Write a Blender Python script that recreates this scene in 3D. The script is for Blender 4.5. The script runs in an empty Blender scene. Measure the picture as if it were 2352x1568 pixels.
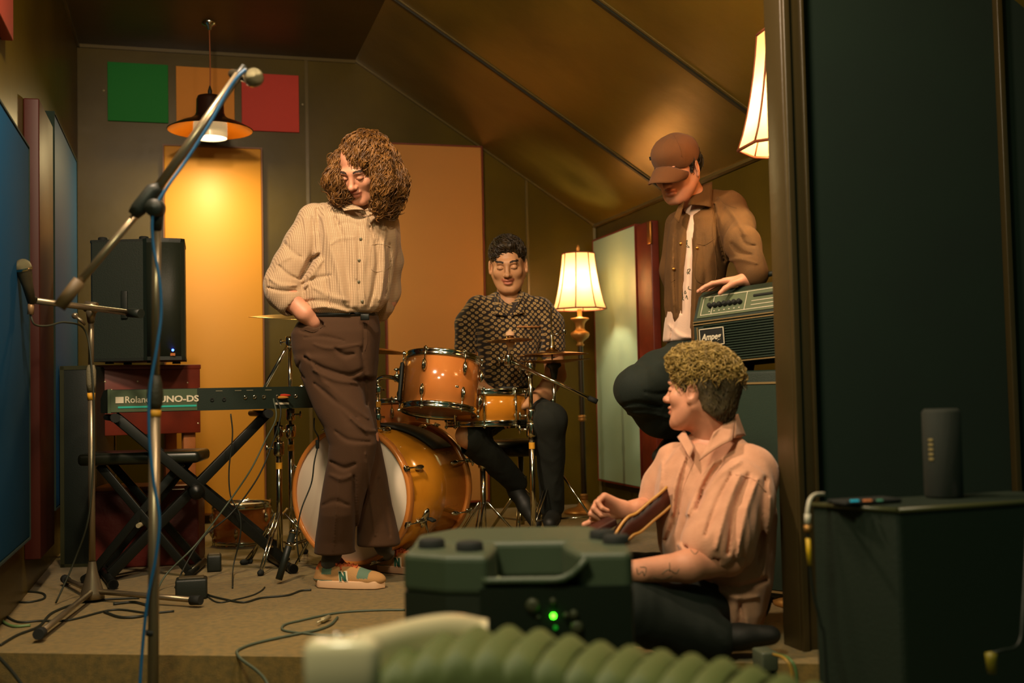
import bpy, bmesh, math, random
import numpy as np
from mathutils import Vector, Matrix, Euler

# ---------------------------------------------------------------- camera, world, lights, exposure
sc = bpy.context.scene
col = sc.collection
FPX = 2613.0                     # focal length in pixels at 2352 px wide
TH = math.radians(16.0)          # the camera looks 16 degrees right of the room's long axis
PITCH = math.atan(116.0 / FPX)
ROLL = 0.0217
CAMZ = 0.75
_f = np.array([0, math.cos(PITCH), math.sin(PITCH)])
_u0 = np.array([0, -math.sin(PITCH), math.cos(PITCH)])
_r0 = np.array([1.0, 0, 0])
_r = _r0 * math.cos(ROLL) - _u0 * math.sin(ROLL)
_u = _u0 * math.cos(ROLL) + _r0 * math.sin(ROLL)
GR = np.array([[math.cos(TH), math.sin(TH), 0], [-math.sin(TH), math.cos(TH), 0], [0, 0, 1.0]])

def G(x, d, z):
    "right of camera, depth in front of camera, height above the stage -> room coordinates"
    return GR @ np.array([x, d, z], float)
def GD(x, d, z=0.0):
    return GR @ np.array([x, d, z], float)
def RAY(px, py):
    v = _f * FPX + _r * (px - 1176.0) + _u * (784.0 - py)
    return v / v[1]
def P(px, py, D):
    "the point of the room seen at that pixel, D metres in front of the camera"
    v = RAY(px, py) * D
    return GR @ (v + np.array([0, 0, CAMZ]))
def S(D):
    return FPX / D

camd = bpy.data.cameras.new('camera')
cam = bpy.data.objects.new('camera', camd)
col.objects.link(cam)
R3 = GR @ np.stack([_r, _u, -_f], axis=1)
cam.matrix_world = Matrix([[*R3[0], 0], [*R3[1], 0], [*R3[2], CAMZ], [0, 0, 0, 1]])
camd.sensor_width = 36.0
camd.lens = FPX * 36.0 / 2352.0
camd.clip_start = 0.05
camd.dof.use_dof = True
camd.dof.focus_distance = 4.7
camd.dof.aperture_fstop = 2.2
sc.camera = cam

world = bpy.data.worlds.new('world')
sc.world = world
world.use_nodes = True
world.node_tree.nodes['Background'].inputs[0].default_value = (0.10, 0.215, 0.125, 1)
world.node_tree.nodes['Background'].inputs[1].default_value = 0.22

sc.view_settings.view_transform = 'Standard'
sc.view_settings.look = 'None'
sc.view_settings.gamma = 1.0
sc.view_settings.use_curve_mapping = False
sc.view_settings.exposure = 0.05

def lamp(name, loc, power, color, size=0.05, kind='POINT', rot=None, spot=None):
    l = bpy.data.lights.new(name, kind)
    l.energy = power
    l.color = color
    if kind == 'AREA':
        l.shape = 'DISK'; l.size = size
    else:
        l.shadow_soft_size = size
    if kind == 'SPOT':
        l.spot_size = spot or 1.2; l.spot_blend = 0.6
    o = bpy.data.objects.new(name, l)
    o.location = Vector(loc)
    if rot is not None: o.rotation_euler = rot
    col.objects.link(o)
    return o
def aim(o, target):
    d = Vector(target) - o.location
    o.rotation_euler = d.to_track_quat('-Z', 'Y').to_euler()
k = lamp('foreground_fill_light', G(-0.5, 0.9, 2.4), 30, (1.0, 0.93, 0.58), 0.4, 'AREA'); aim(k, G(0.3, 2.0, 0.2))  # added fill light above the camera, brightens the accordion and near loudspeaker
WARM = (1.0, 0.60, 0.24)
# ceiling light of the stage just above the frame, left of the players
k = lamp('ceiling_spot_left', G(-0.95, 2.9, 2.6), 60, (1.0, 0.73, 0.49), 0.22, 'AREA'); aim(k, G(-0.3, 4.6, 0.9))
k = lamp('ceiling_spot_right', G(0.15, 2.3, 2.4), 24, (1.0, 0.71, 0.47), 0.22, 'AREA'); aim(k, G(0.5, 4.0, 0.6))
# bulbs of the three lamps (their shades are built further down)
PEND = G(*( (RAY(483, 290)[0]) * 6.37, 6.37, 2.27))
FLAMP = P(1331, 710, 7.0)
HLAMP = P(1826, 338, 3.95)
lamp('pendant_bulb', tuple(PEND + np.array([0, 0, -0.054])), 17, (1.0, 0.76, 0.34), 0.16, 'AREA')
lamp('pendant_bulb_upper', tuple(PEND + np.array([0, 0, 0.095])), 3, (1.0, 0.74, 0.34), 0.02)
lamp('floor_lamp_bulb', tuple(FLAMP + np.array([0, 0, 0.16])), 11, (1.0, 0.78, 0.48), 0.035)
lamp('second_lamp_bulb', tuple(HLAMP + np.array([0, 0, 0.12])), 17, (1.0, 0.78, 0.46), 0.035)

# ---------------------------------------------------------------- materials
def lin(c):
    return tuple(((v / 255.0) / 12.92 if v / 255.0 <= 0.04045 else ((v / 255.0 + 0.055) / 1.055) ** 2.4) for v in c)
MATS = {}
def mat(name, c, rough=0.6, metal=0.0, bump=None, vary=None, spec=0.5, sheen=0.0, emit=None, coat=0.0, sss=0.0, trans=0.0):
    """c: base colour in 0-255 sRGB; bump=(scale,strength); vary=(colour2, scale)"""
    if name in MATS: return MATS[name]
    m = bpy.data.materials.new(name); m.use_nodes = True
    nt = m.node_tree; b = nt.nodes['Principled BSDF']
    b.inputs['Base Color'].default_value = (*lin(c), 1)
    b.inputs['Roughness'].default_value = rough
    b.inputs['Metallic'].default_value = metal
    b.inputs['Specular IOR Level'].default_value = spec
    if sheen: b.inputs['Sheen Weight'].default_value = sheen
    if coat: b.inputs['Coat Weight'].default_value = coat; b.inputs['Coat Roughness'].default_value = 0.08
    if sss:
        b.inputs['Subsurface Weight'].default_value = sss
        b.inputs['Subsurface Radius'].default_value = (0.01, 0.004, 0.002)
        b.inputs['Subsurface Scale'].default_value = 1.0
    if trans: b.inputs['Transmission Weight'].default_value = trans
    if emit:
        b.inputs['Emission Color'].default_value = (*lin(emit[0]), 1)
        b.inputs['Emission Strength'].default_value = emit[1]
    if bump or vary:
        tc = nt.nodes.new('ShaderNodeTexCoord')
    if vary:
        n = nt.nodes.new('ShaderNodeTexNoise'); n.inputs['Scale'].default_value = vary[1]; n.inputs['Detail'].default_value = 6
        nt.links.new(tc.outputs['Object'], n.inputs['Vector'])
        r = nt.nodes.new('ShaderNodeValToRGB')
        r.color_ramp.elements[0].position = 0.38; r.color_ramp.elements[1].position = 0.66
        r.color_ramp.elements[0].color = (*lin(c), 1); r.color_ramp.elements[1].color = (*lin(vary[0]), 1)
        nt.links.new(n.outputs['Fac'], r.inputs['Fac'])
        nt.links.new(r.outputs['Color'], b.inputs['Base Color'])
    if bump:
        n = nt.nodes.new('ShaderNodeTexNoise'); n.inputs['Scale'].default_value = bump[0]; n.inputs['Detail'].default_value = 4
        nt.links.new(tc.outputs['Object'], n.inputs['Vector'])
        bn = nt.nodes.new('ShaderNodeBump'); bn.inputs['Strength'].default_value = bump[1]; bn.inputs['Distance'].default_value = 0.01 if bump[0] < 60 else 0.0022
        nt.links.new(n.outputs['Fac'], bn.inputs['Height'])
        nt.links.new(bn.outputs['Normal'], b.inputs['Normal'])
    MATS[name] = m
    return m

# ---------------------------------------------------------------- object helpers
def tag(o, label=None, cat=None, group=None, kind=None):
    if label: o['label'] = label
    if cat: o['category'] = cat
    if group: o['group'] = group
    if kind: o['kind'] = kind
    return o
def thing(name, loc, label, cat, group=None):
    o = bpy.data.objects.new(name, None)
    o.empty_display_size = 0.05
    o.location = Vector(loc)
    col.objects.link(o)
    return tag(o, label, cat, group)
def wpos(o):
    p = Vector((0, 0, 0))
    while o is not None:
        p = p + o.location; o = o.parent
    return np.array(p)

class MB:
    "collects shapes given in room coordinates and links them as ONE mesh object"
    def __init__(s): s.v = []; s.f = []; s.m = []; s.n = 0; s.cur = 0; s.sm = []; s.smooth = True
    def add(s, v, f, smooth=None):
        v = np.asarray(v, float).reshape(-1, 3)
        s.v.append(v)
        sm = s.smooth if smooth is None else smooth
        for q in f:
            s.f.append([int(i) + s.n for i in q]); s.m.append(s.cur); s.sm.append(sm)
        s.n += len(v)
        return s
    def box(s, c, size, ax=None, bevel=0.0):
        "c centre, size full lengths, ax = 3 unit axes as rows (room coordinates)"
        ax = np.eye(3) if ax is None else np.asarray(ax, float)
        h = np.asarray(size, float) / 2
        if bevel <= 0:
            vs = []
            for i in (-1, 1):
                for j in (-1, 1):
                    for k in (-1, 1):
                        vs.append(np.asarray(c) + ax[0] * h[0] * i + ax[1] * h[1] * j + ax[2] * h[2] * k)
            s.add(vs, [(0, 1, 3, 2), (4, 6, 7, 5), (0, 4, 5, 1), (2, 3, 7, 6), (0, 2, 6, 4), (1, 5, 7, 3)], False)
        else:
            bm = bmesh.new(); bmesh.ops.create_cube(bm, size=1.0)
            for v in bm.verts: v.co = Vector((v.co.x * size[0], v.co.y * size[1], v.co.z * size[2]))
            bmesh.ops.bevel(bm, geom=list(bm.edges), offset=bevel, segments=3, profile=0.5, affect='EDGES')
            bm.verts.index_update()
            vs = [np.asarray(c) + ax[0] * v.co.x + ax[1] * v.co.y + ax[2] * v.co.z for v in bm.verts]
            s.add(vs, [[v.index for v in f.verts] for f in bm.faces], True); bm.free()
        return s
    def prism(s, poly, d, smooth=False):
        "poly: coplanar points (N,3), extruded by vector d"
        poly = np.asarray(poly, float); n = len(poly); d = np.asarray(d, float)
        v = np.vstack([poly, poly + d])
        s.add(v, [list(range(n))[::-1], list(range(n, 2 * n))], False)
        s.n -= 2 * n; s.v.pop()
        s.add(v, [(i, (i + 1) % n, n + (i + 1) % n, n + i) for i in range(n)], smooth)
        return s
    def quad(s, *p): return s.add(p, [tuple(range(len(p)))], False)
    def tube(s, pts, r, n=12, caps=True, flat=None):
        pts = np.asarray(pts, float); m = len(pts)
        r = np.broadcast_to(np.asarray(r, float), (m,)) if np.ndim(r) <= 1 else r
        t = np.gradient(pts, axis=0) if m > 2 else np.repeat((pts[1] - pts[0])[None], 2, 0)
        t = t / (np.linalg.norm(t, axis=1)[:, None] + 1e-12)
        up = np.array([0, 0, 1.0]) if abs(t[0][2]) < 0.9 else np.array([1.0, 0, 0])
        a = np.cross(t[0], up); a /= np.linalg.norm(a)
        vs = []
        for i in range(m):
            a = a - t[i] * np.dot(a, t[i]); a /= (np.linalg.norm(a) + 1e-12)
            b = np.cross(t[i], a)
            ang = np.arange(n) * 2 * math.pi / n
            ra, rb = r[i], r[i]
            vs.append(pts[i] + np.outer(np.cos(ang) * ra, a) + np.outer(np.sin(ang) * rb, b))
        f = []
        for i in range(m - 1):
            for j in range(n):
                k = (j + 1) % n
                f.append((i * n + j, i * n + k, (i + 1) * n + k, (i + 1) * n + j))
        s.add(np.vstack(vs), f, True)
        if caps:
            base = s.n - m * n
            s.f.append([base + j for j in range(n)][::-1]); s.m.append(s.cur); s.sm.append(False)
            s.f.append([base + (m - 1) * n + j for j in range(n)]); s.m.append(s.cur); s.sm.append(False)
        return s
    def lathe(s, o, prof, ax=None, n=32, arc=None):
        "prof: (radius, height) pairs along ax[2] from o; ax rows"
        ax = np.eye(3) if ax is None else np.asarray(ax, float); o = np.asarray(o, float)
        prof = [(max(a, 1e-5), b) for a, b in prof]; m = len(prof)
        ang = np.arange(n) * 2 * math.pi / n
        vs = [o + ax[2] * h + np.outer(np.cos(ang) * r, ax[0]) + np.outer(np.sin(ang) * r, ax[1]) for r, h in prof]
        f = []
        for i in range(m - 1):
            for j in range(n):
                k = (j + 1) % n
                f.append((i * n + j, i * n + k, (i + 1) * n + k, (i + 1) * n + j))
        s.add(np.vstack(vs), f, True)
        return s
    def ball(s, c, r, n=12, ax=None):
        r = np.broadcast_to(np.asarray(r, float), (3,)); ax = np.eye(3) if ax is None else np.asarray(ax)
        vs = []; f = []
        for i in range(n + 1):
            a = math.pi * i / n
            for j in range(2 * n):
                b = math.pi * j / n
                vs.append(np.asarray(c) + ax[0] * r[0] * math.sin(a) * math.cos(b) + ax[1] * r[1] * math.sin(a) * math.sin(b) + ax[2] * r[2] * math.cos(a))
        for i in range(n):
            for j in range(2 * n):
                k = (j + 1) % (2 * n)
                f.append((i * 2 * n + j, (i + 1) * 2 * n + j, (i + 1) * 2 * n + k, i * 2 * n + k))
        return s.add(vs, f, True)
    def mesh(s, name, org):
        me = bpy.data.meshes.new(name)
        v = np.vstack(s.v) - np.asarray(org)
        me.from_pydata(v.tolist(), [], s.f)
        me.polygons.foreach_set('use_smooth', s.sm)
        me.polygons.foreach_set('material_index', s.m)
        me.validate(); me.update()
        return me
    def build(s, name, mats, parent=None, label=None, cat=None, group=None, kind=None, origin=None):
        v = np.vstack(s.v)
        if parent is not None: org = wpos(parent)
        elif origin is not None: org = np.asarray(origin)
        else: org = np.array([(v[:, 0].min() + v[:, 0].max()) / 2, (v[:, 1].min() + v[:, 1].max()) / 2, v[:, 2].min()])
        me = s.mesh(name, org)
        for m in (mats if isinstance(mats, (list, tuple)) else [mats]): me.materials.append(m)
        o = bpy.data.objects.new(name, me)
        col.objects.link(o)
        if parent is not None: o.parent = parent
        else: o.location = Vector(org)
        return tag(o, label, cat, group, kind)

def copy_tree(o, parent=None, loc=None):
    c = o.copy(); col.objects.link(c)
    c.parent = parent
    if loc is not None: c.location = loc
    for ch in list(o.children): copy_tree(ch, c)
    return c
def norm(v):
    v = np.asarray(v, float); return v / (np.linalg.norm(v) + 1e-12)
def axes(z, x=None):
    "orthonormal rows with the third along z"
    z = norm(z)
    x = np.array([1.0, 0, 0]) if x is None else np.asarray(x, float)
    if abs(np.dot(norm(x), z)) > 0.98: x = np.array([0, 1.0, 0.1])
    y = norm(np.cross(z, x)); x = np.cross(y, z)
    return np.stack([x, y, z])
def smooth_path(pts, k=8):
    "Catmull-Rom through the points"
    p = np.asarray(pts, float); n = len(p)
    q = np.vstack([2 * p[0] - p[1], p, 2 * p[-1] - p[-2]]); out = []
    for i in range(n - 1):
        a, b, c, d = q[i], q[i + 1], q[i + 2], q[i + 3]
        for j in range(k):
            t = j / k
            out.append(0.5 * ((2 * b) + (c - a) * t + (2 * a - 5 * b + 4 * c - d) * t * t + (3 * b - a - 3 * c + d) * t ** 3))
    out.append(p[-1]); return np.array(out)
def text_part(s, size, o, xax, yax, m, name, parent, depth=0.002, align='LEFT', bold=0.0, shear=0.0, sx=1.0):
    cu = bpy.data.curves.new(name, 'FONT'); cu.body = s; cu.size = size; cu.extrude = depth / 2; cu.align_x = align
    cu.offset = bold; cu.shear = shear; cu.resolution_u = 3
    t = bpy.data.objects.new(name, cu); col.objects.link(t)
    dg = bpy.context.evaluated_depsgraph_get(); dg.update()
    me = bpy.data.meshes.new_from_object(t.evaluated_get(dg))
    bpy.data.objects.remove(t); bpy.data.curves.remove(cu)
    xax = norm(xax); yax = norm(yax); z = np.cross(xax, yax)
    org = wpos(parent)
    for v in me.vertices:
        v.co = Vector(np.asarray(o) + xax * v.co.x * sx + yax * v.co.y + z * v.co.z - org)
    me.materials.clear(); me.materials.append(m)
    ob = bpy.data.objects.new(name, me); col.objects.link(ob); ob.parent = parent
    return ob
CX, CD, CZ = GD(1, 0), GD(0, 1), np.array([0, 0, 1.0])     # camera-right, camera-away, up in room coordinates
def cax(yaw=0.0):
    "upright axes turned by yaw degrees (counter-clockwise) from the camera-aligned ones"
    a = math.radians(yaw)
    x = CX * math.cos(a) + CD * math.sin(a); y = -CX * math.sin(a) + CD * math.cos(a)
    return np.stack([x, y, CZ])
# ---------------------------------------------------------------- the room
XL, XR, YB = -0.61, 2.65, 7.15
ZC, ZK, XK = 2.88, 1.85, 1.05
ZF = -0.24
def wallmat(name, c, rough=0.3, b=0.12, c2=None):
    m = mat(name, c, rough, spec=0.22, vary=(c2 or tuple(int(v * 1.25) for v in c), 1.5), bump=(9.0, b))
    return m
M_wall = wallmat('painted_board', (68, 57, 10), 0.36, 0.10)
M_ceil = wallmat('painted_ceiling', (110, 94, 34), 0.30, 0.2); M_ceil.node_tree.nodes['Principled BSDF'].inputs['Specular IOR Level'].default_value = .7; M_ceil.node_tree.nodes['Principled BSDF'].inputs['Metallic'].default_value = .45
M_flat = wallmat('flat_ceiling', (62, 54, 30), 0.42, 0.1)
M_trim = mat('trim_paint', (92, 80, 44), 0.25)
M_dark = mat('dark_partition', (9, 32, 23), 0.9, vary=((11, 36, 25), 3))
M_post = mat('post_paint', (62, 52, 28), 0.35, bump=(20, 0.1))
M_carpet = mat('carpet', (128, 104, 46), 0.95, bump=(420, 0.9), vary=((102, 88, 40), 45), sheen=0.2)
M_low = mat('lower_carpet', (80, 74, 44), 0.95, bump=(160, 1.0), vary=((46, 56, 34), 16))

def struct(name, mb, m): return mb.build(name, m, kind='structure')
# stage platform: front edge line in camera ground coordinates
E0, E1 = G(-2.3, 3.57, 0), G(0.70, 3.12, 0)
e_dir = norm(E1 - E0)
EL = E0 + e_dir * ((XL - E0[0]) / e_dir[0]) ; ER = E0 + e_dir * ((XR + 0.0 - E0[0]) / e_dir[0])
top = [EL, ER, np.array([XR, YB, 0]), np.array([XL, YB, 0])]
mb = MB(); mb.prism([p + np.array([0, 0, ZF]) for p in top], [0, 0, -ZF]); struct('floor', mb, M_carpet)
mb = MB(); mb.box((1.1, 1.6, ZF - 0.05), (6.5, 6.0, 0.1)); struct('floor_lower', mb, M_low)
mb = MB(); mb.prism([(XL - .1, YB, ZF), (XR + .1, YB, ZF), (XR + .1, YB, ZK - .06), (XK, YB, ZC + .1), (XL - .1, YB, ZC + .1)], (0, 0.1, 0)); struct('wall_back', mb, M_wall)
mb = MB(); mb.box((XL - .05, (YB + 1.6) / 2, (ZC + ZF) / 2), (0.1, YB - 1.6, ZC - ZF)); struct('wall_left', mb, M_wall)
mb = MB(); mb.box((XR + .05, (YB + 2.9) / 2, (ZK + ZF) / 2), (0.1, YB - 2.9, ZK - ZF)); struct('wall_right', mb, M_wall)
mb = MB(); mb.box(((XL + XK) / 2, (YB + 2.2) / 2, ZC + .05), (XK - XL + .2, YB - 2.2, 0.1)); struct('ceiling', mb, M_flat)
mb = MB(); mb.prism([(XK, 2.2, ZC), (XR + .1, 2.2, ZK - .065), (XR + .1, 2.2, ZK + .05), (XK, 2.2, ZC + .12)], (0, YB - 2.2, 0)); struct('ceiling_slope', mb, M_ceil)
def backp(px, py):
    v = GR @ RAY(px, py); t = YB / v[1]; return np.array([0, 0, CAMZ]) + v * t
def leftp(px, py):
    v = GR @ RAY(px, py); t = (XL + .05) / v[0]; return np.array([0, 0, CAMZ]) + v * t
def rightp(px, py):
    v = GR @ RAY(px, py); t = XR / v[0]; return np.array([0, 0, CAMZ]) + v * t
def planep(px, py, Y):
    v = GR @ RAY(px, py); return np.array([0, 0, CAMZ]) + v * (Y / v[1])
# seams and beads
def on_slope(x): return ZC - (x - XK) * (ZC - ZK) / (XR - XK)
tn = 1
def trim(mb, m=None, nm=None):
    global tn
    o = struct('trim_%d' % tn, mb, m or M_trim); tn += 1; return o
def batten(a, b, w=0.03, t=0.01, nrm=(0, -1, 0), m=None):
    a = np.asarray(a, float); b = np.asarray(b, float); x = norm(b - a); z = norm(nrm); y = np.cross(z, x)
    mb = MB(); mb.box((a + b) / 2 + z * t / 2, (np.linalg.norm(b - a), w, t), np.stack([x, y, z])); return trim(mb, m)
batten((XK, YB, ZC), (XR, YB, ZK), 0.02, 0.018)                                # slope edge on the back wall
batten((XR, YB, ZF + .24), (XR, YB, ZK), 0.02, 0.018, (-1, -1, 0))             # corner bead
batten((XR, 3.0, ZK), (XR, YB, ZK), 0.035, 0.02, (-1, 0, 0.4))                 # top of the right wall
batten((XL, YB, ZC - .01), (XK, YB, ZC - .01), 0.02, 0.015)                    # ceiling line, back wall
sl = norm(np.array([XR - XK, 0, ZK - ZC])); sn = np.array([sl[2], 0, -sl[0]])
M_seam = mat('dark_seam', (30, 32, 20), 0.5)
for yy in (float(rightp(1540, 428)[1]), float(rightp(1815, 280)[1])):
    a = np.array([XK, yy, ZC]); b = np.array([XR, yy, ZK])
    batten(a, b, 0.022, 0.012, sn, M_seam)
    batten(a + np.array([0, -.024, 0]), b + np.array([0, -.024, 0]), 0.014, 0.006, sn, M_trim)
for px, w in ((705, .02), (1206, .014)):
    x = backp(px, 300)[0]
    zt = min(ZC, on_slope(x)) if x > XK else ZC
    batten((x, YB, 0), (x, YB, zt - .01), w, 0.008)
batten((XL, 3.95, 0), (XL, 3.95, ZC), 0.05, 0.03, (1, 0, 0))
batten((XL, 2.9, ZC - .005), (XL, YB, ZC - .005), 0.03, 0.015, (1, 0, 0))
# partition on the right with its post
YP = 2.91
XP = planep(1777, 784, YP + .10)[0]
mb = MB(); mb.box(((XP + .07 + 3.1) / 2, YP + .06, (ZC + ZF) / 2), (3.1 - XP - .07, 0.06, ZC - ZF)); struct('wall_partition', mb, M_dark)
mb = MB(); mb.box((XP + .034, YP + .05, (ZC + ZF) / 2), (0.068, 0.10, ZC - ZF), bevel=0.006)
mb.box((XP + .012, YP - .004, (ZC + ZF) / 2), (0.02, 0.02, ZC - ZF), bevel=.003)
mb.box((XP + .068, YP + .004, (ZC + ZF) / 2), (0.012, 0.02, ZC - ZF), bevel=.003); trim(mb, M_post)
mb = MB(); mb.box((2.43, YP + .018, 0.75 + .6), (0.02, 0.025, 2.6), bevel=.003); trim(mb, M_post)

# ---------------------------------------------------------------- acoustic panels and coloured squares
def panel(name, corner_lo, corner_hi, face_axis, t, m, medge, label, cat='acoustic panel', edge=0.008):
    "a rectangle on a wall: two opposite corners, thickness t away from the wall"
    a = np.asarray(corner_lo, float); b = np.asarray(corner_hi, float)
    mb = MB(); ctr = (a + b) / 2; size = np.abs(b - a)
    n = np.asarray(face_axis, float); size[np.argmax(np.abs(n))] = t
    th = thing(name, (ctr[0], ctr[1], min(a[2], b[2])), label, cat)
    mb.box(ctr + n * t / 2, size, bevel=min(0.006, t / 3)); mb.build('cloth_face', m, th)
    e = MB(); i = 0 if abs(n[1]) > .5 else 1
    for sgn in (-1, 1):
        c = ctr + n * (t / 2 + .0015); c[i] += sgn * (size[i] / 2 + edge / 2); sz = size.copy(); sz[i] = edge; sz[int(np.argmax(np.abs(n)))] = t + .003
        e.box(c, sz)
        c = ctr + n * (t / 2 + .0015); c[2] += sgn * (size[2] / 2 + edge / 2); sz = size.copy(); sz[2] = edge; sz[i] += 2 * edge; sz[int(np.argmax(np.abs(n)))] = t + .003
        e.box(c, sz)
    e.build('frame', medge, th)
    return th
def cloth(name, c, r=0.75, b=0.15): return mat(name, c, r, bump=(260, b))
M_y1 = cloth('yellow_cloth', (214, 150, 44), 0.45, .05); M_y2 = cloth('orange_cloth', (184, 128, 60))
M_wood_edge = mat('wood_edge', (120, 72, 34), 0.5); M_red_wood = mat('red_wood', (118, 42, 22), 0.42, vary=((98, 34, 18), 9))
a, b = backp(377, 338), backp(603, 1165)
a2 = backp(598, 348)
panel('acoustic_panel', (a[0], YB, 0.06), (a2[0], YB, a[2]), (0, -1, 0), 0.05, M_y1, M_wood_edge, 'tall yellow wall panel under the hanging lamp, behind the speaker')
a, b = backp(880, 337), backp(1101, 342)
panel('acoustic_panel', (a[0], YB, 0.06), (b[0], YB, b[2]), (0, -1, 0), 0.05, M_y2, M_red_wood, 'tall dull orange wall panel between the standing man and the drummer')
for (x0, y0, x1, y1, c, lab) in ((247, 143, 387, 278, (22, 124, 46), 'square green wall panel, left of the three coloured ones above'),
                                 (404, 153, 539, 300, (216, 142, 56), 'square orange wall panel in the middle, behind the hanging lamp'),
                                 (554, 168, 687, 300, (196, 66, 54), 'square red wall panel, right of the three coloured ones above')):
    a, b = backp(x0, y0), backp(x1, y1)
    za = backp(x0, y0)[2]; zb = backp(x0, y1)[2]
    mb = MB(); mb.box(((a[0] + b[0]) / 2, YB - .009, (za + zb) / 2), (b[0] - a[0], 0.018, za - zb), bevel=.003)
    mb.build('wall_panel', cloth('sq%d' % c[0], c, .8, .3), label=lab, cat='wall panel')
# screws beside the coloured squares
for (x, y, lab) in ((238, 208, 'tiny pale screw in the wall left of the green square'), (695, 240, 'tiny pale screw in the wall right of the red square')):
    p = backp(x, y); mb = MB(); mb.lathe(p + np.array([0, -.003, 0]), [(0, .004), (.006, .003), (.007, 0)], axes((0, -1, 0)), 12)
    mb.build('screw', mat('pale_metal', (200, 190, 150), .35, .6), label=lab, cat='screw')
# left wall: blue panels, dark red board between them
M_blue = mat('blue_cloth', (6, 64, 100), .9, spec=.12, bump=(260, .1)); 
a, b = leftp(-30, 260), leftp(66, 340); zb = leftp(66, 1235)[2]
panel('acoustic_panel', (XL, a[1], zb), (XL, b[1], b[2]), (1, 0, 0), 0.05, M_blue, M_dark, 'nearer blue wall panel at the left edge behind the vocal microphone')
a, b = leftp(124, 262), leftp(176, 372)
panel('acoustic_panel', (XL, a[1], 0.28), (XL, b[1], b[2]), (1, 0, 0), 0.05, mat('blue_cloth_far', (12, 74, 122), .6, spec=.2), M_dark, 'farther blue wall panel beside the dark red board')
a, b = leftp(84, 255), leftp(116, 300)
mb = MB(); mb.box((XL + .03, (a[1] + b[1]) / 2, (1.95 + .14) / 2), (0.06, b[1] - a[1], 1.95 - .14), bevel=.006)
mb.build('wall_board', mat('maroon_board', (56, 20, 12), .5, spec=.25), label='tall dark red board standing out from the left wall between blue panels', cat='board')
a = leftp(-40, 0); b = leftp(38, 95)
mb = MB(); mb.box((XL + .02, (a[1] + b[1]) / 2, b[2] + .35), (.04, b[1] - a[1], .7), bevel=.004)
mb.build('wall_panel', cloth('red_corner', (150, 52, 28)), label='red wall panel high in the top left corner', cat='wall panel')
# right wall: pale panel and red frame
a, b = rightp(1378, 555), rightp(1475, 517); zt = b[2]; zb = rightp(1384, 1098)[2]
panel('acoustic_panel', (XR, a[1], zb), (XR, b[1] - .0, (a[2] + zt) / 2), (-1, 0, 0), 0.05, mat('pale_panel', (172, 206, 184), 0.3, bump=(5, .03)), M_red_wood, 'pale grey-green glossy wall panel right of the floor lamp')
a, b = rightp(1479, 520), rightp(1512, 500)
mb = MB(); mb.box((XR - .025, (a[1] + b[1]) / 2, (ZK - .12 + .0) / 2), (.05, abs(b[1] - a[1]), ZK - .12), bevel=.005)
fr = mb.build('door_1', M_red_wood, kind='structure')
h = MB(); p = rightp(1512, 535); h.box((XR - .056, p[1] - .0, p[2]), (.012, .05, .13), bevel=.003); h.build('hinge', mat('brass', (190, 130, 60), .3, .9), fr)
# ---------------------------------------------------------------- common materials
M_chrome = mat('chrome', (205, 205, 190), 0.12, 1.0)
M_blackm = mat('black_metal', (20, 24, 20), 0.38, 0.3)
M_blackp = mat('black_plastic', (22, 30, 24), 0.5, bump=(300, .2))
M_rubber = mat('rubber', (14, 20, 16), 0.8)
M_brass = mat('brass', (190, 130, 60), .3, .9)
M_tape = mat('yellow_tape', (222, 160, 40), .6)
M_steel = mat('stand_grey', (140, 128, 104), .32, .75)
M_cymbal = mat('cymbal_bronze', (180, 128, 60), .26, 1.0)
M_screw = mat('pale_metal', (200, 190, 150), .35, .6)

# ---------------------------------------------------------------- pendant lamp
M_shade_out = mat('shade_brown', (46, 26, 14), .35)
M_shade_in = mat('shade_gold', (200, 140, 60), .3, .6)
pl = thing('pendant_lamp', PEND, 'lit hat-shaped brown pendant lamp hanging in front of the coloured squares', 'lamp')
so = [(0.0, .192), (.05, .192), (.068, .186), (.075, .168), (.077, .095), (.086, .072), (.115, .052), (.165, .034), (.21, .012), (.2375, -.004)]
mb = MB(); mb.lathe(PEND, so); mb.lathe(PEND, [(.2375, -.004), (.236, -.008), (.232, -.004)]); sh = mb.build('lamp_shade', M_shade_out, pl)
mb = MB(); mb.lathe(PEND, [(max(0, r - .004), z - .004) for r, z in so]); mb.build('lining', M_shade_in, sh)
mb = MB(); mb.lathe(PEND, [(.092, -.052), (.094, -.03), (.094, .03), (.088, .055)])
mb.build('diffuser', mat('glass_side', (235, 215, 170), .25, emit=((255, 225, 160), .35)), pl)
mb = MB(); mb.lathe(PEND, [(0, -.046), (.088, -.046), (.092, -.044)]); mb.build('diffuser_glass', mat('lit_glass', (255, 245, 230), .3, emit=((255, 240, 220), 3.0)), pl)
zt = ZC
mb = MB(); mb.tube(smooth_path([PEND + np.array([0, 0, .19]), PEND + np.array([.003, 0, .35]), (PEND[0], PEND[1], zt - .03)], 6), .0035, 8); mb.build('cord', mat('cord_orange', (150, 84, 40), .6), pl)
mb = MB(); mb.lathe((PEND[0], PEND[1], zt), [(0, -.045), (.012, -.04), (.016, -.022), (.04, -.014), (.042, 0)]); mb.build('ceiling_rose', M_chrome, pl)
mb = MB(); mb.lathe(PEND + np.array([0, 0, .19]), [(.012, 0), (.012, .03), (.006, .05), (.003, .06)]); mb.build('cord_grip', M_blackp, pl)

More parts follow.
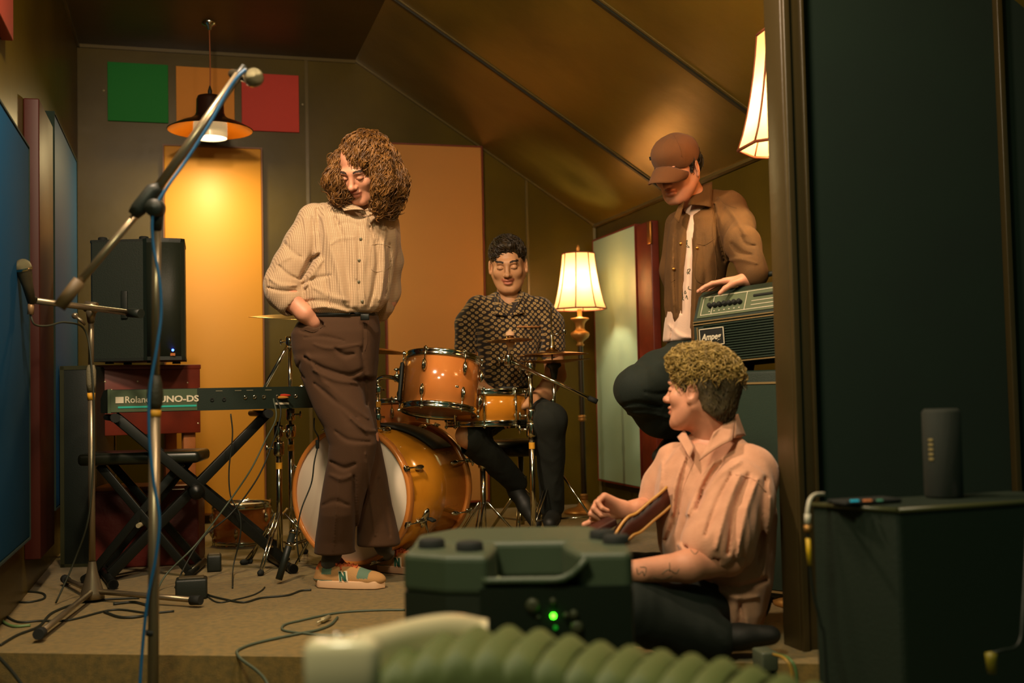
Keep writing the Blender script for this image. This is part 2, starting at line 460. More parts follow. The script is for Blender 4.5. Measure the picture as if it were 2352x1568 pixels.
# ---------------------------------------------------------------- floor lamps with bell shades
def shade_mat():
    if 'shade_silk' in MATS: return MATS['shade_silk']
    m = bpy.data.materials.new('shade_silk'); m.use_nodes = True; nt = m.node_tree; nt.nodes.clear()
    o = nt.nodes.new('ShaderNodeOutputMaterial'); mx = nt.nodes.new('ShaderNodeMixShader'); t = nt.nodes.new('ShaderNodeBsdfTranslucent'); d = nt.nodes.new('ShaderNodeBsdfDiffuse')
    t.inputs[0].default_value = (1.0, .64, .34, 1); d.inputs[0].default_value = (.75, .5, .25, 1); mx.inputs[0].default_value = .36
    nt.links.new(d.outputs[0], mx.inputs[1]); nt.links.new(t.outputs[0], mx.inputs[2]); nt.links.new(mx.outputs[0], o.inputs[0])
    MATS['shade_silk'] = m; return m
M_gold = mat('antique_gold', (176, 128, 66), .38, .55, bump=(60, .3))
M_pole = mat('pole_brown', (52, 44, 28), .35, .3)
M_rib = mat('shade_trim', (120, 60, 26), .6)
def bell_lamp(B, k, label, floor_z):
    """B: centre of the shade's lower rim; k: scale"""
    th = thing('floor_lamp', (B[0], B[1], floor_z), label, 'lamp')
    B = np.asarray(B)
    pr = [(.166, 0), (.150, .045), (.136, .10), (.124, .16), (.114, .22), (.106, .28), (.100, .345)]
    pr = [(r * k, h * k) for r, h in pr]
    ax = cax(11)
    mb = MB(); mb.smooth = False
    n = 8
    vs = []; f = []
    for r, h in pr:
        for j in range(n):
            a = 2 * math.pi * (j + .5) / n; vs.append(B + ax[0] * r * math.cos(a) + ax[1] * r * math.sin(a) + CZ * h)
    for i in range(len(pr) - 1):
        for j in range(n):
            q = (j + 1) % n; f.append((i * n + j, i * n + q, (i + 1) * n + q, (i + 1) * n + j))
    mb.add(vs, f, False); s = mb.build('lamp_shade', shade_mat(), th)
    mb = MB()
    for j in range(n):
        mb.tube([vs[i * n + j] for i in range(len(pr))], .0035 * k, 6)
    for i in (0, len(pr) - 1):
        for j in range(n):
            mb.tube([vs[i * n + j], vs[i * n + (j + 1) % n]], .005 * k, 6)
    mb.build('trim', M_rib, s)
    c0 = B
    mb = MB(); mb.lathe(c0, [(0, .40 * k), (.006 * k, .395 * k), (.012 * k, .375 * k), (.007 * k, .357 * k), (.014 * k, .35 * k), (0, .346 * k)], n=12); mb.build('finial', M_gold, th)
    mb = MB()
    for a in (0, math.pi / 3, 2 * math.pi / 3):
        d = (ax[0] * math.cos(a) + ax[1] * math.sin(a)) * .095 * k; mb.tube([c0 - d + CZ * .343 * k, c0 + d + CZ * .343 * k], .0025 * k, 6)
    mb.build('shade_spider', M_gold, th)
    neck = [(.014, -.0), (.014, -.045), (.02, -.05), (.055, -.055), (.058, -.062), (.040, -.075), (.030, -.09), (.027, -.115), (.032, -.128), (.040, -.134), (.056, -.145), (.059, -.158), (.050, -.175), (.030, -.19), (.018, -.2), (.017, -.212), (.024, -.217), (.024, -.222), (.016, -.228)]
    mb = MB(); mb.lathe(c0, [(r * k, h * k) for r, h in neck], n=24); mb.build('urn', M_gold, th)
    H = B[2] - floor_z
    mb = MB(); mb.lathe(c0, [(.0155 * k, -.222 * k), (.017 * k, -(H) + .07)], n=16); mb.build('pole', M_pole, th)
    for hh in (-.36 * H - .22, -H + .10):
        mb = MB(); mb.lathe(c0 + CZ * hh, [(.016 * k, .02), (.024 * k, .016), (.026 * k, .006), (.02 * k, 0), (.026 * k, -.006), (.022 * k, -.014), (.016 * k, -.02)], n=20); mb.build('collar', M_gold, th)
    mb = MB(); mb.lathe((B[0], B[1], floor_z), [(.012, .09), (.03, .07), (.05, .04), (.10, .028), (.125, .012), (.125, 0), (0, 0)], n=28); mb.build('base', M_gold, th)
    return th
bell_lamp(FLAMP, 1.0, 'lit standing lamp with a bell shade and gold urn, behind the hi-hat', 0)
bell_lamp(HLAMP, 1.18, 'lit bell-shaded lamp half hidden behind the dark post', 0)
# ---------------------------------------------------------------- PA speaker on the red stand
def LED(name, p, r, m, par, n=(0, -1, 0)):
    mb = MB(); mb.lathe(p, [(0, r * .4), (r * .7, r * .3), (r, 0)], axes(n), 10); return mb.build(name, m, par)
M_spk = mat('speaker_black', (24, 36, 26), .55, bump=(240, .35))
M_grl = mat('speaker_grille', (30, 38, 26), .5, bump=(500, .5))
zb = .922; ht = .575; D0 = 5.42
c = P(330, 838, 5.25); yaw = 32
A = cax(yaw)
c = np.array([c[0], c[1], zb])
# plan outline in (A0, A1): near corner at c; front face (curved) goes right-away, side face goes left-away
pl_ = []
for t in np.linspace(0, 1, 9):
    pl_.append((0.02 + .36 * t, -.045 * math.sin(math.pi * t) + .0))
side = [(.38, .06), (.30, .30), (.10, .34), (-.10, .30), (-.15, .22)]
A2 = cax(8)
def pp(a, b, z): return c + A2[0] * a + A2[1] * b + CZ * (z)
outline = [(0.0, 0.0), (.02, -.02), (.07, -.028), (.12, -.024), (.17, -.008), (.185, .01), (.15, .30), (-.15, .33), (-.245, .06), (-.235, .04)]
th = thing('loudspeaker', (c[0], c[1], zb), 'black loudspeaker with a small blue light, standing on the red wooden stand', 'speaker')
mb = MB(); mb.prism([pp(a, b, .012) for a, b in outline], CZ * (ht - .012)); bx_ = mb.build('cabinet', M_spk, th)
mb = MB(); gr = [(a, b - .004) for a, b in outline[1:5]]
mb.prism([pp(a, b - .001, .03) for a, b in gr] + [pp(a, b + .01, .03) for a, b in gr[::-1]], CZ * (ht - .05), True); mb.build('grille', M_grl, th)
mb = MB(); mb.prism([pp(a * 1.012, b * 1.01, ht - .012) for a, b in outline], CZ * .012); mb.build('top_trim', M_blackp, th); mb = MB(); mb.prism([pp(a * 1.012, b * 1.01, .01) for a, b in outline], CZ * .014); mb.build('bottom_trim', M_blackp, th)
for a, b in ((-.19, .06), (.0, .03), (.12, .25), (-.12, .28)):
    mb = MB(); mb.lathe(pp(a, b, ht), [(.022, 0), (.022, .012), (.018, .015), (0, .015)], n=14); mb.build('foot', M_rubber, th)
for a, b in ((-.17, .09), (.03, .03), (.11, .25), (-.12, .26)):
    mb = MB(); mb.lathe(pp(a, b, 0), [(.02, 0), (.018, .014)], n=12); mb.build('foot', M_rubber, th)
hp = P(292, 700, 5.2); 
mb = MB(); q0 = c - A2[0] * .10 + A2[1] * -.0; nrm_ = norm(np.cross(pp(-.235, .04, 0) - pp(0, 0, 0), CZ))
hc = pp(-.085, .0145, .27); nrm_ = nrm_ if np.dot(nrm_, CD) < 0 else -nrm_
mb.box(hc + nrm_ * .006, (.03, .012, .13), axes(nrm_)[[0, 2, 1]] if False else np.stack([norm(np.cross(CZ, nrm_)), nrm_, CZ]), bevel=.004); mb.build('handle', M_blackp, th)
LED('power_light', pp(.135, -.026, .055), .006, mat('blue_led', (60, 90, 255), .3, emit=((50, 80, 255), 12)), th, -A2[1])
mb = MB(); mb.box(pp(.135, -.0265, .035), (.022, .004, .012), A2); mb.build('badge', mat('badge_orange', (190, 110, 50), .4), th)

# red wooden stand (a table with a deep apron), D ~ 5.4
T0, T1 = P(215, 850, 5.35), P(458, 850, 5.62)
u = norm([*(T1 - T0)[:2], 0]); v = np.array([-u[1], u[0], 0]); L = np.linalg.norm((T1 - T0)[:2])
v = v if np.dot(v, CD) > 0 else -v
ax3 = np.stack([u, v, CZ]); o = np.array([T0[0], T0[1], 0])
th = thing('speaker_stand', o + u * L / 2 + v * .2, 'red wooden stand with a deep front board under the loudspeaker', 'stand')
mb = MB(); mb.box(o + u * L / 2 + v * .2 + CZ * .908, (L + .01, .42, .022), ax3, bevel=.003); mb.build('top', M_red_wood, th)
mb = MB(); mb.box(o + u * L / 2 + CZ * (.585 + .897) / 2, (L, .022, .312), ax3, bevel=.003); ap = mb.build('front_board', M_red_wood, th)
mb = MB(); mb.box(o + u * .011 + v * .2 + CZ * .741, (.022, .38, .312), ax3); mb.box(o + u * (L - .011) + v * .2 + CZ * .741, (.022, .38, .312), ax3); mb.build('side_board', M_red_wood, th)
for a_, z_ in ((.05, .84), (.08, .80), (.28, .82), (.44, .83), (.50, .80), (.49, .63), (.2, .84)):
    if a_ < L:
        mb = MB(); mb.lathe(o + u * a_ - v * .012 + CZ * z_, [(0, .002), (.004, 0)], axes(-v), 8); mb.build('screw', M_screw, ap)
M_leg = mat('pine', (190, 120, 60), .5, vary=((170, 100, 48), 12))
for a_ in (.035, L - .045):
    for b_ in (.04, .36):
        mb = MB(); mb.box(o + u * a_ + v * b_ + CZ * .29, (.06, .04, .60), ax3, bevel=.004); mb.build('leg', M_leg, th)
# black flight case behind the left microphone stand
def cased(name, px0, px1, ytop, D, depth, zb_, m, label, cat, yaw=0, edge=None, **kw):
    a, b = P(px0, ytop, D), P(px1, ytop, D); w = np.linalg.norm((b - a)[:2]); ax = cax(yaw)
    z1 = a[2]; ctr = (a + b) / 2 + ax[1] * depth / 2; ctr[2] = (z1 + zb_) / 2
    th = thing(name, (ctr[0], ctr[1], zb_), label, cat)
    mb = MB(); mb.box(ctr, (w, depth, z1 - zb_), ax, bevel=.01); mb.build('shell', m, th)
    if edge:
        e = MB()
        for i in (-1, 1):
            for j in (-1, 1):
                e.box(ctr + ax[0] * i * (w / 2 - .006) + ax[1] * j * (depth / 2 - .006), (.018, .018, z1 - zb_ + .002), ax)
                e.box(ctr + ax[1] * i * (depth / 2 - .006) + CZ * j * ((z1 - zb_) / 2 - .006), (w + .002, .018, .018), ax)
        e.build('edge', edge, th)
    return th, ctr, w, ax, z1
cased('flight_case', 140, 216, 842, 5.2, .34, 0, M_blackp, 'tall black equipment case left of the red stand', 'case', 4, mat('case_edge', (60, 62, 40), .4, .3))
# dark red suitcase under the stand
th, ctr, w, ax, z1 = cased('suitcase', 212, 452, 1128, 5.15, .30, 0, mat('red_leather', (86, 26, 18), .5, bump=(40, .2)), 'dark red case on the carpet under the red stand', 'case', 10)
mb = MB(); mb.box(ctr + CZ * (z1 - ctr[2]) , (w - .02, .26, .03), ax, bevel=.006); mb.build('lid_edge', M_leg, th)
# ---------------------------------------------------------------- drum kit
M_maple = mat('amber_lacquer', (210, 132, 66), .13, coat=.6, vary=((196, 118, 54), 5))
M_bass = mat('bass_lacquer', (196, 130, 34), .12, coat=.6, vary=((180, 116, 28), 4))
M_hoopw = mat('hoop_lacquer', (206, 130, 60), .22, coat=.4)
M_head = mat('drum_head', (226, 212, 190), .5)
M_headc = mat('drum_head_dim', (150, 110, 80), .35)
def hoop(mb, o, ax, R, h=.028, lip=.004):
    mb.lathe(o, [(R - .002, 0), (R + .007, 0), (R + .005, h * .3), (R + .004, h * .75), (R + .007, h), (R + .001, h + .002), (R - .004, h * .6), (R - .002, 0)], ax, 56)
def lug(mb, p, radial, axial, L=.055, w=.017):
    t = norm(np.cross(axial, radial))
    mb.ball(p + radial * .010, (w * .62, .012, L / 2), 8, np.stack([t, radial, axial]))
    mb.ball(p + radial * .016, (w * .4, .010, L / 3.2), 8, np.stack([t, radial, axial]))
def drum(name, ctr, ax, R, H, label, cat='drum', nl=6, shell=None, twolugs=True, a0=0.0, rods=True, hooph=.026, batter=M_head, reso=M_headc):
    "ctr: centre of the shell; ax rows, third = up axis of the drum"
    th = thing(name, ctr, label, cat)
    ctr = np.asarray(ctr, float)
    mb = MB(); mb.lathe(ctr, [(R - .006, -H / 2), (R, -H / 2 + .002), (R, H / 2 - .002), (R - .006, H / 2)], ax, 56); mb.build('shell', shell or M_maple, th)
    for s_, nm, m in ((1, 'batter_head', batter), (-1, 'bottom_head', reso)):
        a2 = np.stack([ax[0], ax[1] * s_, ax[2] * s_])
        mb = MB(); mb.lathe(ctr, [(0, H / 2 + .006), (R - .006, H / 2 + .006), (R, H / 2)], a2, 48); mb.build(nm, m, th)
        mb = MB(); hoop(mb, ctr + a2[2] * (H / 2 - .004), a2, R, hooph); hp = mb.build('hoop', M_chrome, th)
        if rods:
            for k in range(nl):
                mb = MB(); a = a0 + 2 * math.pi * k / nl; rd = ax[0] * math.cos(a) + ax[1] * math.sin(a)
                q = ctr + rd * (R + .010)
                mb.tube([q + a2[2] * (H / 2 - .035), q + a2[2] * (H / 2 + hooph + .006)], .0028, 6)
                mb.box(q + a2[2] * (H / 2 + hooph - .004), (.014, .014, .012), np.stack([np.cross(rd, ax[2]), rd, ax[2]]), bevel=.003)
                mb.build('tension_rod', M_chrome, hp)
    for k in range(nl):
        a = a0 + 2 * math.pi * k / nl; rd = ax[0] * math.cos(a) + ax[1] * math.sin(a)
        mb = MB()
        if twolugs:
            lug(mb, ctr + rd * R - ax[2] * (H / 2 - .048), rd, ax[2]); mb.build('lug', M_chrome, th); mb = MB()
            lug(mb, ctr + rd * R + ax[2] * (H / 2 - .048), rd, ax[2])
        else:
            mb.tube([ctr + rd * (R + .012) - ax[2] * (H / 2), ctr + rd * (R + .012) + ax[2] * (H / 2)], .0055, 10)
            for s_ in (-1, 1): mb.ball(ctr + rd * (R + .006) + ax[2] * s_ * H * .28, (.008, .008, .008), 6)
        mb.build('lug', M_chrome, th)
    return th
# bass drum
BF = G(-.695, 4.79, .332)
ph = math.radians(25)
bz = GD(math.sin(ph), math.cos(ph)); bx = norm(np.cross(CZ, bz)); bax = np.stack([bx, np.cross(bz, bx), bz])
BR, BL = .279, .50
th = thing('bass_drum', (BF + bz * .25) * np.array([1, 1, 0]), 'large amber bass drum with a white front head behind the standing man', 'drum')
mb = MB(); mb.lathe(BF, [(BR - .01, .03), (BR, .03), (BR, .03 + BL), (BR - .01, .03 + BL)], bax, 72); mb.build('shell', M_bass, th)
mb = MB(); mb.lathe(BF, [(0, .012), (BR - .004, .012), (BR + .002, .02)], bax, 64); mb.build('front_head', M_head, th)
mb = MB(); mb.lathe(BF + bz * (BL + .06), [(0, -.012), (BR - .004, -.012)], bax, 64); mb.build('batter_head', M_headc, th)
for q in (0.0, BL + .022):
    mb = MB(); mb.lathe(BF + bz * q, [(BR - .004, .003), (BR, 0), (BR + .012, 0), (BR + .014, .004), (BR + .014, .034), (BR + .012, .038), (BR, .038), (BR - .004, .034), (BR - .004, .003)], bax, 72); hp = mb.build('hoop', M_hoopw, th)
nb = 8
for k in range(nb):
    a = math.pi * 2 * (k + .5) / nb; rd = bx * math.cos(a) + bax[1] * math.sin(a); tg = np.cross(bz, rd)
    for q, s_ in ((.0, 1), (BL + .06, -1)):
        mb = MB(); base = BF + bz * q
        mb.box(base + rd * (BR + .016) + bz * s_ * .012, (.022, .012, .034), np.stack([tg, rd, bz]), bevel=.004)
        mb.tube([base + rd * (BR + .022) - bz * s_ * .004, base + rd * (BR + .020) + bz * s_ * .10], .0035, 8)
        mb.box(base + rd * (BR + .022) - bz * s_ * .006, (.030, .006, .008), np.stack([tg, rd, bz]), bevel=.002)
        mb.ball(base + rd * (BR + .010) + bz * s_ * .125, (.012, .016, .032), 8, np.stack([tg, rd, bz]))
        mb.build('claw', M_chrome, th)
# spurs
for px, py in ((962, 1185),):
    q = BF + bz * .24 + bx * 0; rd = norm(CX * .93 - CZ * .37 - CD * .2)
    rd = norm(rd - bz * np.dot(rd, bz)); b0 = BF + bz * .17 + rd * (BR + .004)
    mb = MB(); mb.ball(b0, (.024, .045, .014), 10, np.stack([bz, np.cross(rd, bz), rd])); foot = b0 + rd * .10 - bz * .08; foot[2] = .004
    mb.tube([b0, foot], .006, 8); mb.build('spur', M_chrome, th)
    mb = MB(); mb.box(b0 + rd * .025 + bz * .02, (.032, .012, .03), np.stack([bz, np.cross(rd, bz), rd]), bevel=.004); mb.build('wing_nut', M_rubber, th)
    rd2 = norm(-CX * .93 - CZ * .37); rd2 = norm(rd2 - bz * np.dot(rd2, bz)); b0 = BF + bz * .17 + rd2 * (BR + .004); foot = b0 + rd2 * .10 - bz * .08; foot[2] = .004
    mb = MB(); mb.ball(b0, (.024, .045, .014), 10, np.stack([bz, np.cross(rd2, bz), rd2])); mb.tube([b0, foot], .006, 8); mb.build('spur', M_chrome, th)
# black rubber practice mute lying over the top of the bass drum
mb = MB(); vs = []; ff = []; na = 20
for layer, R_ in ((0, BR + .006), (1, BR + .016)):
    for i in range(na):
        a = math.radians(100 - 62 * i / (na - 1)); w0, w1 = .30 - .02 * math.sin(i / 19 * 9), .47
        w0 = .10 + .22 * (i / (na - 1)) ** .8 ; w1 = w0 + .16
        rd = None
        # angle measured from camera right towards up
        ux = norm(np.cross(bz, CZ)); ux = ux if np.dot(ux, CX) > 0 else -ux
        rd = ux * math.cos(a) + CZ * math.sin(a)
        vs += [BF + rd * R_ + bz * w0, BF + rd * R_ + bz * w1]
for i in range(na - 1):
    o0, o1 = i * 2, na * 2 + i * 2
    ff += [(o0, o0 + 1, o0 + 3, o0 + 2), (o1, o1 + 2, o1 + 3, o1 + 1), (o0, o0 + 2, o1 + 2, o1), (o0 + 1, o1 + 1, o1 + 3, o0 + 3)]
ff += [(0, na * 2, na * 2 + 1, 1), (na * 2 - 2, na * 2 - 1, na * 4 - 1, na * 4 - 2)]
mb.add(vs, ff, True); mb.build('drum_pad', mat('pad_rubber', (34, 34, 26), .6, bump=(60, .5)), label='black curved rubber mat draped over the top of the bass drum', cat='mat')

def tilt(back, right, yaw=0):
    "axes of a drum tilted back (top away from camera) and leaning right, degrees"
    A = cax(yaw); b, r = math.radians(back), math.radians(right)
    z = norm(CZ + CD * math.tan(b) + CX * math.tan(r)); return axes(z, A[0])
# rack tom
TC = P(1013, 884, 4.90)
TOM = drum('rack_tom', TC, tilt(11, 5, 20), .160, .205, 'glossy amber tom with chrome rims mounted above the bass drum', nl=6, a0=math.radians(48))
mb = MB(); q = TC + norm(-CX * .1 - CD) * 0; ax = tilt(11, 5)
gp = TC + ax[0] * .075 - CD * .138 - ax[2] * .006
mb.lathe(gp, [(0, .004), (.008, .004), (.011, .001), (.012, 0)], axes(norm(ax[0] * .5 - CD)), 14); mb.build('badge', M_chrome, TOM)
# mounting bracket + black arm on the left side of the tom
lft = TC - ax[0] * .166 - CD * .03
mb = MB(); mb.box(lft + ax[0] * -.004, (.016, .05, .17), np.stack([ax[0], ax[1], ax[2]]), bevel=.005); mb.build('mount_plate', M_blackp, TOM)
# tom holder, rising from the bass drum
th = thing('tom_holder', P(868, 985, 4.93), 'chrome tom holder with a short arm between the standing man and the tom', 'holder')
h0, h1 = P(868, 992, 4.93), P(866, 885, 4.93)
mb = MB(); mb.tube([h0, h1], .0125, 14); mb.build('post', M_chrome, th)
mb = MB(); mb.tube(smooth_path([h1 - CZ * .01, P(866, 874, 4.93), P(880, 866, 4.92), P(905, 868, 4.91), lft], 5), .010, 10)
mb.build('arm', M_chrome, th)
for (x, y, w) in ((868, 895, .030), (868, 958, .028), (912, 868, .026)):
    mb = MB(); p = P(x, y, 4.92); mb.box(p, (w, .032, .034), cax(10), bevel=.006); mb.tube([p - CZ * .0 - CX * .03, p + CX * .03], .005, 8); mb.tube([p, p + CZ * .035], .0045, 8); mb.ball(p + CZ * .037, (.014, .005, .007), 6); mb.build('clamp', M_chrome, th)
mb = MB(); mb.lathe(P(868, 928, 4.93), [(.0135, -.012), (.0135, .012)], n=14); mb.build('tape_mark', M_tape, th)
# floor tom behind
FC = P(906, 985, 5.6); FC[2] = .535
ft = drum('floor_tom', FC, tilt(0, 0, 10), .175, .35, 'amber floor tom partly hidden behind the rack tom', nl=6, a0=.4)
for k in range(3):
    a = 2 * math.pi * k / 3 + .9; rd = CX * math.cos(a) + CD * math.sin(a); q = FC + rd * .195
    mb = MB(); mb.tube([q + CZ * .08, q - CZ * .45, (q[0] + rd[0] * .02, q[1] + rd[1] * .02, .012)], .005, 8); mb.box(q, (.03, .03, .05), bevel=.006); mb.ball((q[0] + rd[0] * .02, q[1] + rd[1] * .02, .012), .012, 6); mb.build('leg', M_chrome, ft)
# snare drum and stand
SC = P(1120, 937, 5.12)
sax = tilt(1.5, 0, 12)
SN = drum('snare_drum', SC, sax, .178, .118, 'amber snare drum with chrome rims in front of the drummer', nl=8, a0=.52, twolugs=False, shell=mat('snare_lacquer', (206, 132, 36), .14, coat=.5))
mb = MB(); mb.box(P(1205, 925, 5.08), (.02, .03, .07), bevel=.004); mb.lathe(P(1205, 902, 5.06), [(0, .015), (.014, .012), (.012, 0), (.006, -.02)], n=12); mb.build('throw_off', M_chrome, SN)
def tripod(th, hub, r, zfoot, n=3, a0=0.0, hub_up=.28, m=None, rleg=.008, double=True, spread=None):
    "folding three-legged base: legs from a collar on the tube to the floor with stays"
    m = m or M_chrome
    for k in range(n):
        a = a0 + 2 * math.pi * k / n; d = CX * math.cos(a) + CD * math.sin(a); t = np.cross(CZ, d)
        foot = np.array([hub[0], hub[1], 0]) + d * r + CZ * (zfoot + .012); topp = hub + d * .018
        mb = MB()
        for s_ in ((-1, 1) if double else (0,)):
            mb.tube([topp + t * s_ * .009, foot + t * s_ * .006], rleg * (.55 if double else 1), 8)
        low = hub - CZ * hub_up; mid = topp * .45 + foot * .55
        mb.tube([low + d * .012, mid], .0045, 6)
        mb.build('leg', m, th)
        mb = MB(); mb.ball(foot, (.02, .014, .014), 8, np.stack([d, t, CZ])); mb.build('rubber_foot', M_rubber, th)
def cyl(th, name, a, b, r, m, n=14):
    mb = MB(); mb.tube([a, b], r, n); return mb.build(name, m, th)
def clampbit(th, p, s_=1.0, name='clamp', yaw=0):
    mb = MB(); mb.lathe(p, [(.0, .028 * s_), (.018 * s_, .028 * s_), (.021 * s_, .02 * s_), (.021 * s_, -.02 * s_), (.018 * s_, -.028 * s_), (0, -.028 * s_)], n=14)
    A = cax(yaw); mb.tube([p, p - A[0] * .042 * s_], .006 * s_, 8); mb.ball(p - A[0] * .045 * s_, (.006 * s_, .007 * s_, .018 * s_), 6, A)
    return mb.build(name, M_chrome, th)
sb = np.array([SC[0], SC[1], 0]) - CX * .028
th = thing('snare_stand', sb, 'chrome snare stand with a three-armed basket under the snare drum', 'stand')
cyl(th, 'lower_tube', sb + CZ * .06, sb + CZ * .44, .0125, M_chrome); cyl(th, 'upper_tube', sb + CZ * .40, sb + CZ * .56, .009, M_chrome)
clampbit(th, sb + CZ * .44); clampbit(th, sb + CZ * .55, .9)
for k in range(3):
    a = math.radians(200 + 120 * k); d = CX * math.cos(a) + CD * math.sin(a)
    mb = MB(); mb.tube(smooth_path([sb + CZ * .565, sb + d * .09 + CZ * .60, sb + d * .175 + CZ * .645, sb + d * .19 + CZ * .68], 5), .006, 8); arm = mb.build('basket_arm', M_chrome, th)
    mb = MB(); mb.tube([sb + d * .172 + CZ * .640, sb + d * .192 + CZ * .70], .010, 8); mb.build('grip', M_rubber, arm)
tripod(th, sb + CZ * .26, .24, 0, a0=.3, hub_up=.18)
# cymbals
def cymbal(name, c, ax, R, label, dome=.016, bell=.018, cat='cymbal', m=None, up=1):
    pr = [(0, dome + bell)] + [(R * .19 * math.sin(t), dome + bell * math.cos(t)) for t in np.linspace(.25, 1.5, 6)]
    pr += [(R * (.2 + .8 * t), dome * (1 - t ** 1.6)) for t in np.linspace(0.03, 1, 14)]
    pr = [(r, h * up) for r, h in pr]
    mb = MB(); mb.lathe(c, pr + [(R, -.0012 * up)] + [(r, h - .0016 * up) for r, h in pr[::-1]], ax, 64)
    mm = m or M_cymbal
    o = mb.build(name, mm, label=label, cat=cat, group=None, origin=c)
    return o
# groove bump for cymbals
nt = M_cymbal.node_tree; b_ = nt.nodes['Principled BSDF']; tc = nt.nodes.new('ShaderNodeTexCoord'); wv = nt.nodes.new('ShaderNodeTexWave'); wv.wave_type = 'RINGS'; wv.rings_direction = 'Z'; wv.inputs['Scale'].default_value = 90; bn = nt.nodes.new('ShaderNodeBump'); bn.inputs['Strength'].default_value = .25; bn.inputs['Distance'].default_value = .002
nt.links.new(tc.outputs['Object'], wv.inputs['Vector']); nt.links.new(wv.outputs['Fac'], bn.inputs['Height']); nt.links.new(bn.outputs['Normal'], b_.inputs['Normal'])
# hi-hat
HH = P(1268, 813, 5.12); HL = P(1272, 829, 5.12)
cymbal('hi_hat_cymbal', HH - CZ * .004, tilt(0.5, -1.2), .163, 'upper cymbal of the hi-hat pair in front of the drummer', .014, .016)
cymbal('hi_hat_cymbal', HL + CZ * .004, tilt(-1.5, -1.0), .165, 'lower, darker cymbal of the hi-hat pair, dished downwards', .014, .016, up=-1)
hb = np.array([HH[0], HH[1], 0])
th = thing('hi_hat_stand', hb, 'chrome hi-hat stand with a pedal and yellow tape, left of the floor lamp', 'stand')
cyl(th, 'pull_rod', hb + CZ * .5, np.array([hb[0], hb[1], P(1255, 705, 5.12)[2]]), .0035, M_chrome)
mb = MB(); mb.lathe(HH + CZ * .045, [(.006, .045), (.010, .04), (.008, .015), (.013, .01), (.013, -.008), (.016, -.012), (.016, -.022), (0, -.022)], n=14); mb.tube([HH + CZ * .085, HH + CZ * .085 + CX * .05 + CZ * .01], .004, 6); mb.ball(HH + CX * .06 + CZ * .1, (.008, .004, .014), 6); mb.build('clutch', M_chrome, th)
mb = MB(); mb.lathe(HL - CZ * .022, [(.032, .010), (.034, 0), (.020, -.012), (.014, -.045), (.011, -.06)], n=18); mb.build('seat_cup', M_blackp, th)
cyl(th, 'upper_tube', hb + CZ * .58, HL - CZ * .05, .0095, M_chrome); cyl(th, 'lower_tube', hb + CZ * .05, hb + CZ * .60, .0135, M_chrome)
clampbit(th, hb + CZ * .60, 1.1); clampbit(th, hb + CZ * .70, .6)
mb = MB(); mb.lathe(hb + CZ * .545, [(.0148, -.014), (.0148, .014)], n=14); mb.build('tape_mark', M_tape, th)
tripod(th, hb + CZ * .40, .27, 0, a0=math.radians(-8), hub_up=.22)
mb = MB(); fp = hb - CD * .02; A = cax(12); mb.prism([fp + A[0] * .04 + A[1] * .02 + CZ * .02, fp - A[0] * .04 + A[1] * .02 + CZ * .02, fp - A[0] * .035 + A[1] * .26 + CZ * .03, fp + A[0] * .035 + A[1] * .26 + CZ * .03], CZ * .012); mb.build('pedal', M_chrome, th)
# cymbal boom stand at the right
cb = P(1218, 1000, 4.98); cb = np.array([cb[0], cb[1], 0]) + CX * .006
j = P(1212, 846, 4.98); j = np.array([cb[0], cb[1], j[2]])
th = thing('cymbal_stand', cb, 'chrome boom cymbal stand with yellow tape, right of the snare drum', 'stand')
cyl(th, 'upper_tube', cb + CZ * .60, j, .0095, M_chrome); cyl(th, 'lower_tube', cb + CZ * .04, cb + CZ * .62, .0125, M_chrome)
clampbit(th, cb + CZ * .645, 1.1); clampbit(th, cb + CZ * .585, 1.15); clampbit(th, j, 1.0)
mb = MB(); mb.lathe(cb + CZ * .515, [(.0138, -.014), (.0138, .014)], n=14); mb.build('tape_mark', M_tape, th)
b0, b1 = P(1168, 826, 4.98), P(1362, 918, 4.9)
mb = MB(); mb.tube([b0, b1], .0085, 12); bm_ = mb.build('boom_arm', M_chrome, th)
mb = MB(); mb.tube([b1 - norm(b1 - b0) * .02, b1 + norm(b1 - b0) * .02], .0115, 12); mb.build('end_cap', M_rubber, bm_)
clampbit(th, b0, .9, 'tilter')
sp = P(1172, 781, 4.98)
mb = MB(); mb.tube([b0, sp + CZ * .035], .004, 8); mb.lathe(sp - CZ * .012, [(.012, -.03), (.014, -.012), (.02, -.008), (.02, .004), (0, .004)], n=14); mb.lathe(sp + CZ * .028, [(.02, -.008), (.02, .006), (.008, .012), (.006, .02), (0, .02)], n=14)
mb.build('wing_nut', mat('felt_white', (210, 170, 130), .8), th)
tripod(th, cb + CZ * .16, .27, 0, a0=math.radians(-15), hub_up=.10)
cymbal('splash_cymbal', sp + CZ * -.002, tilt(2, -2), .101, 'small splash cymbal with a pale felt, in front of the drummer\'s chest', .010, .014)
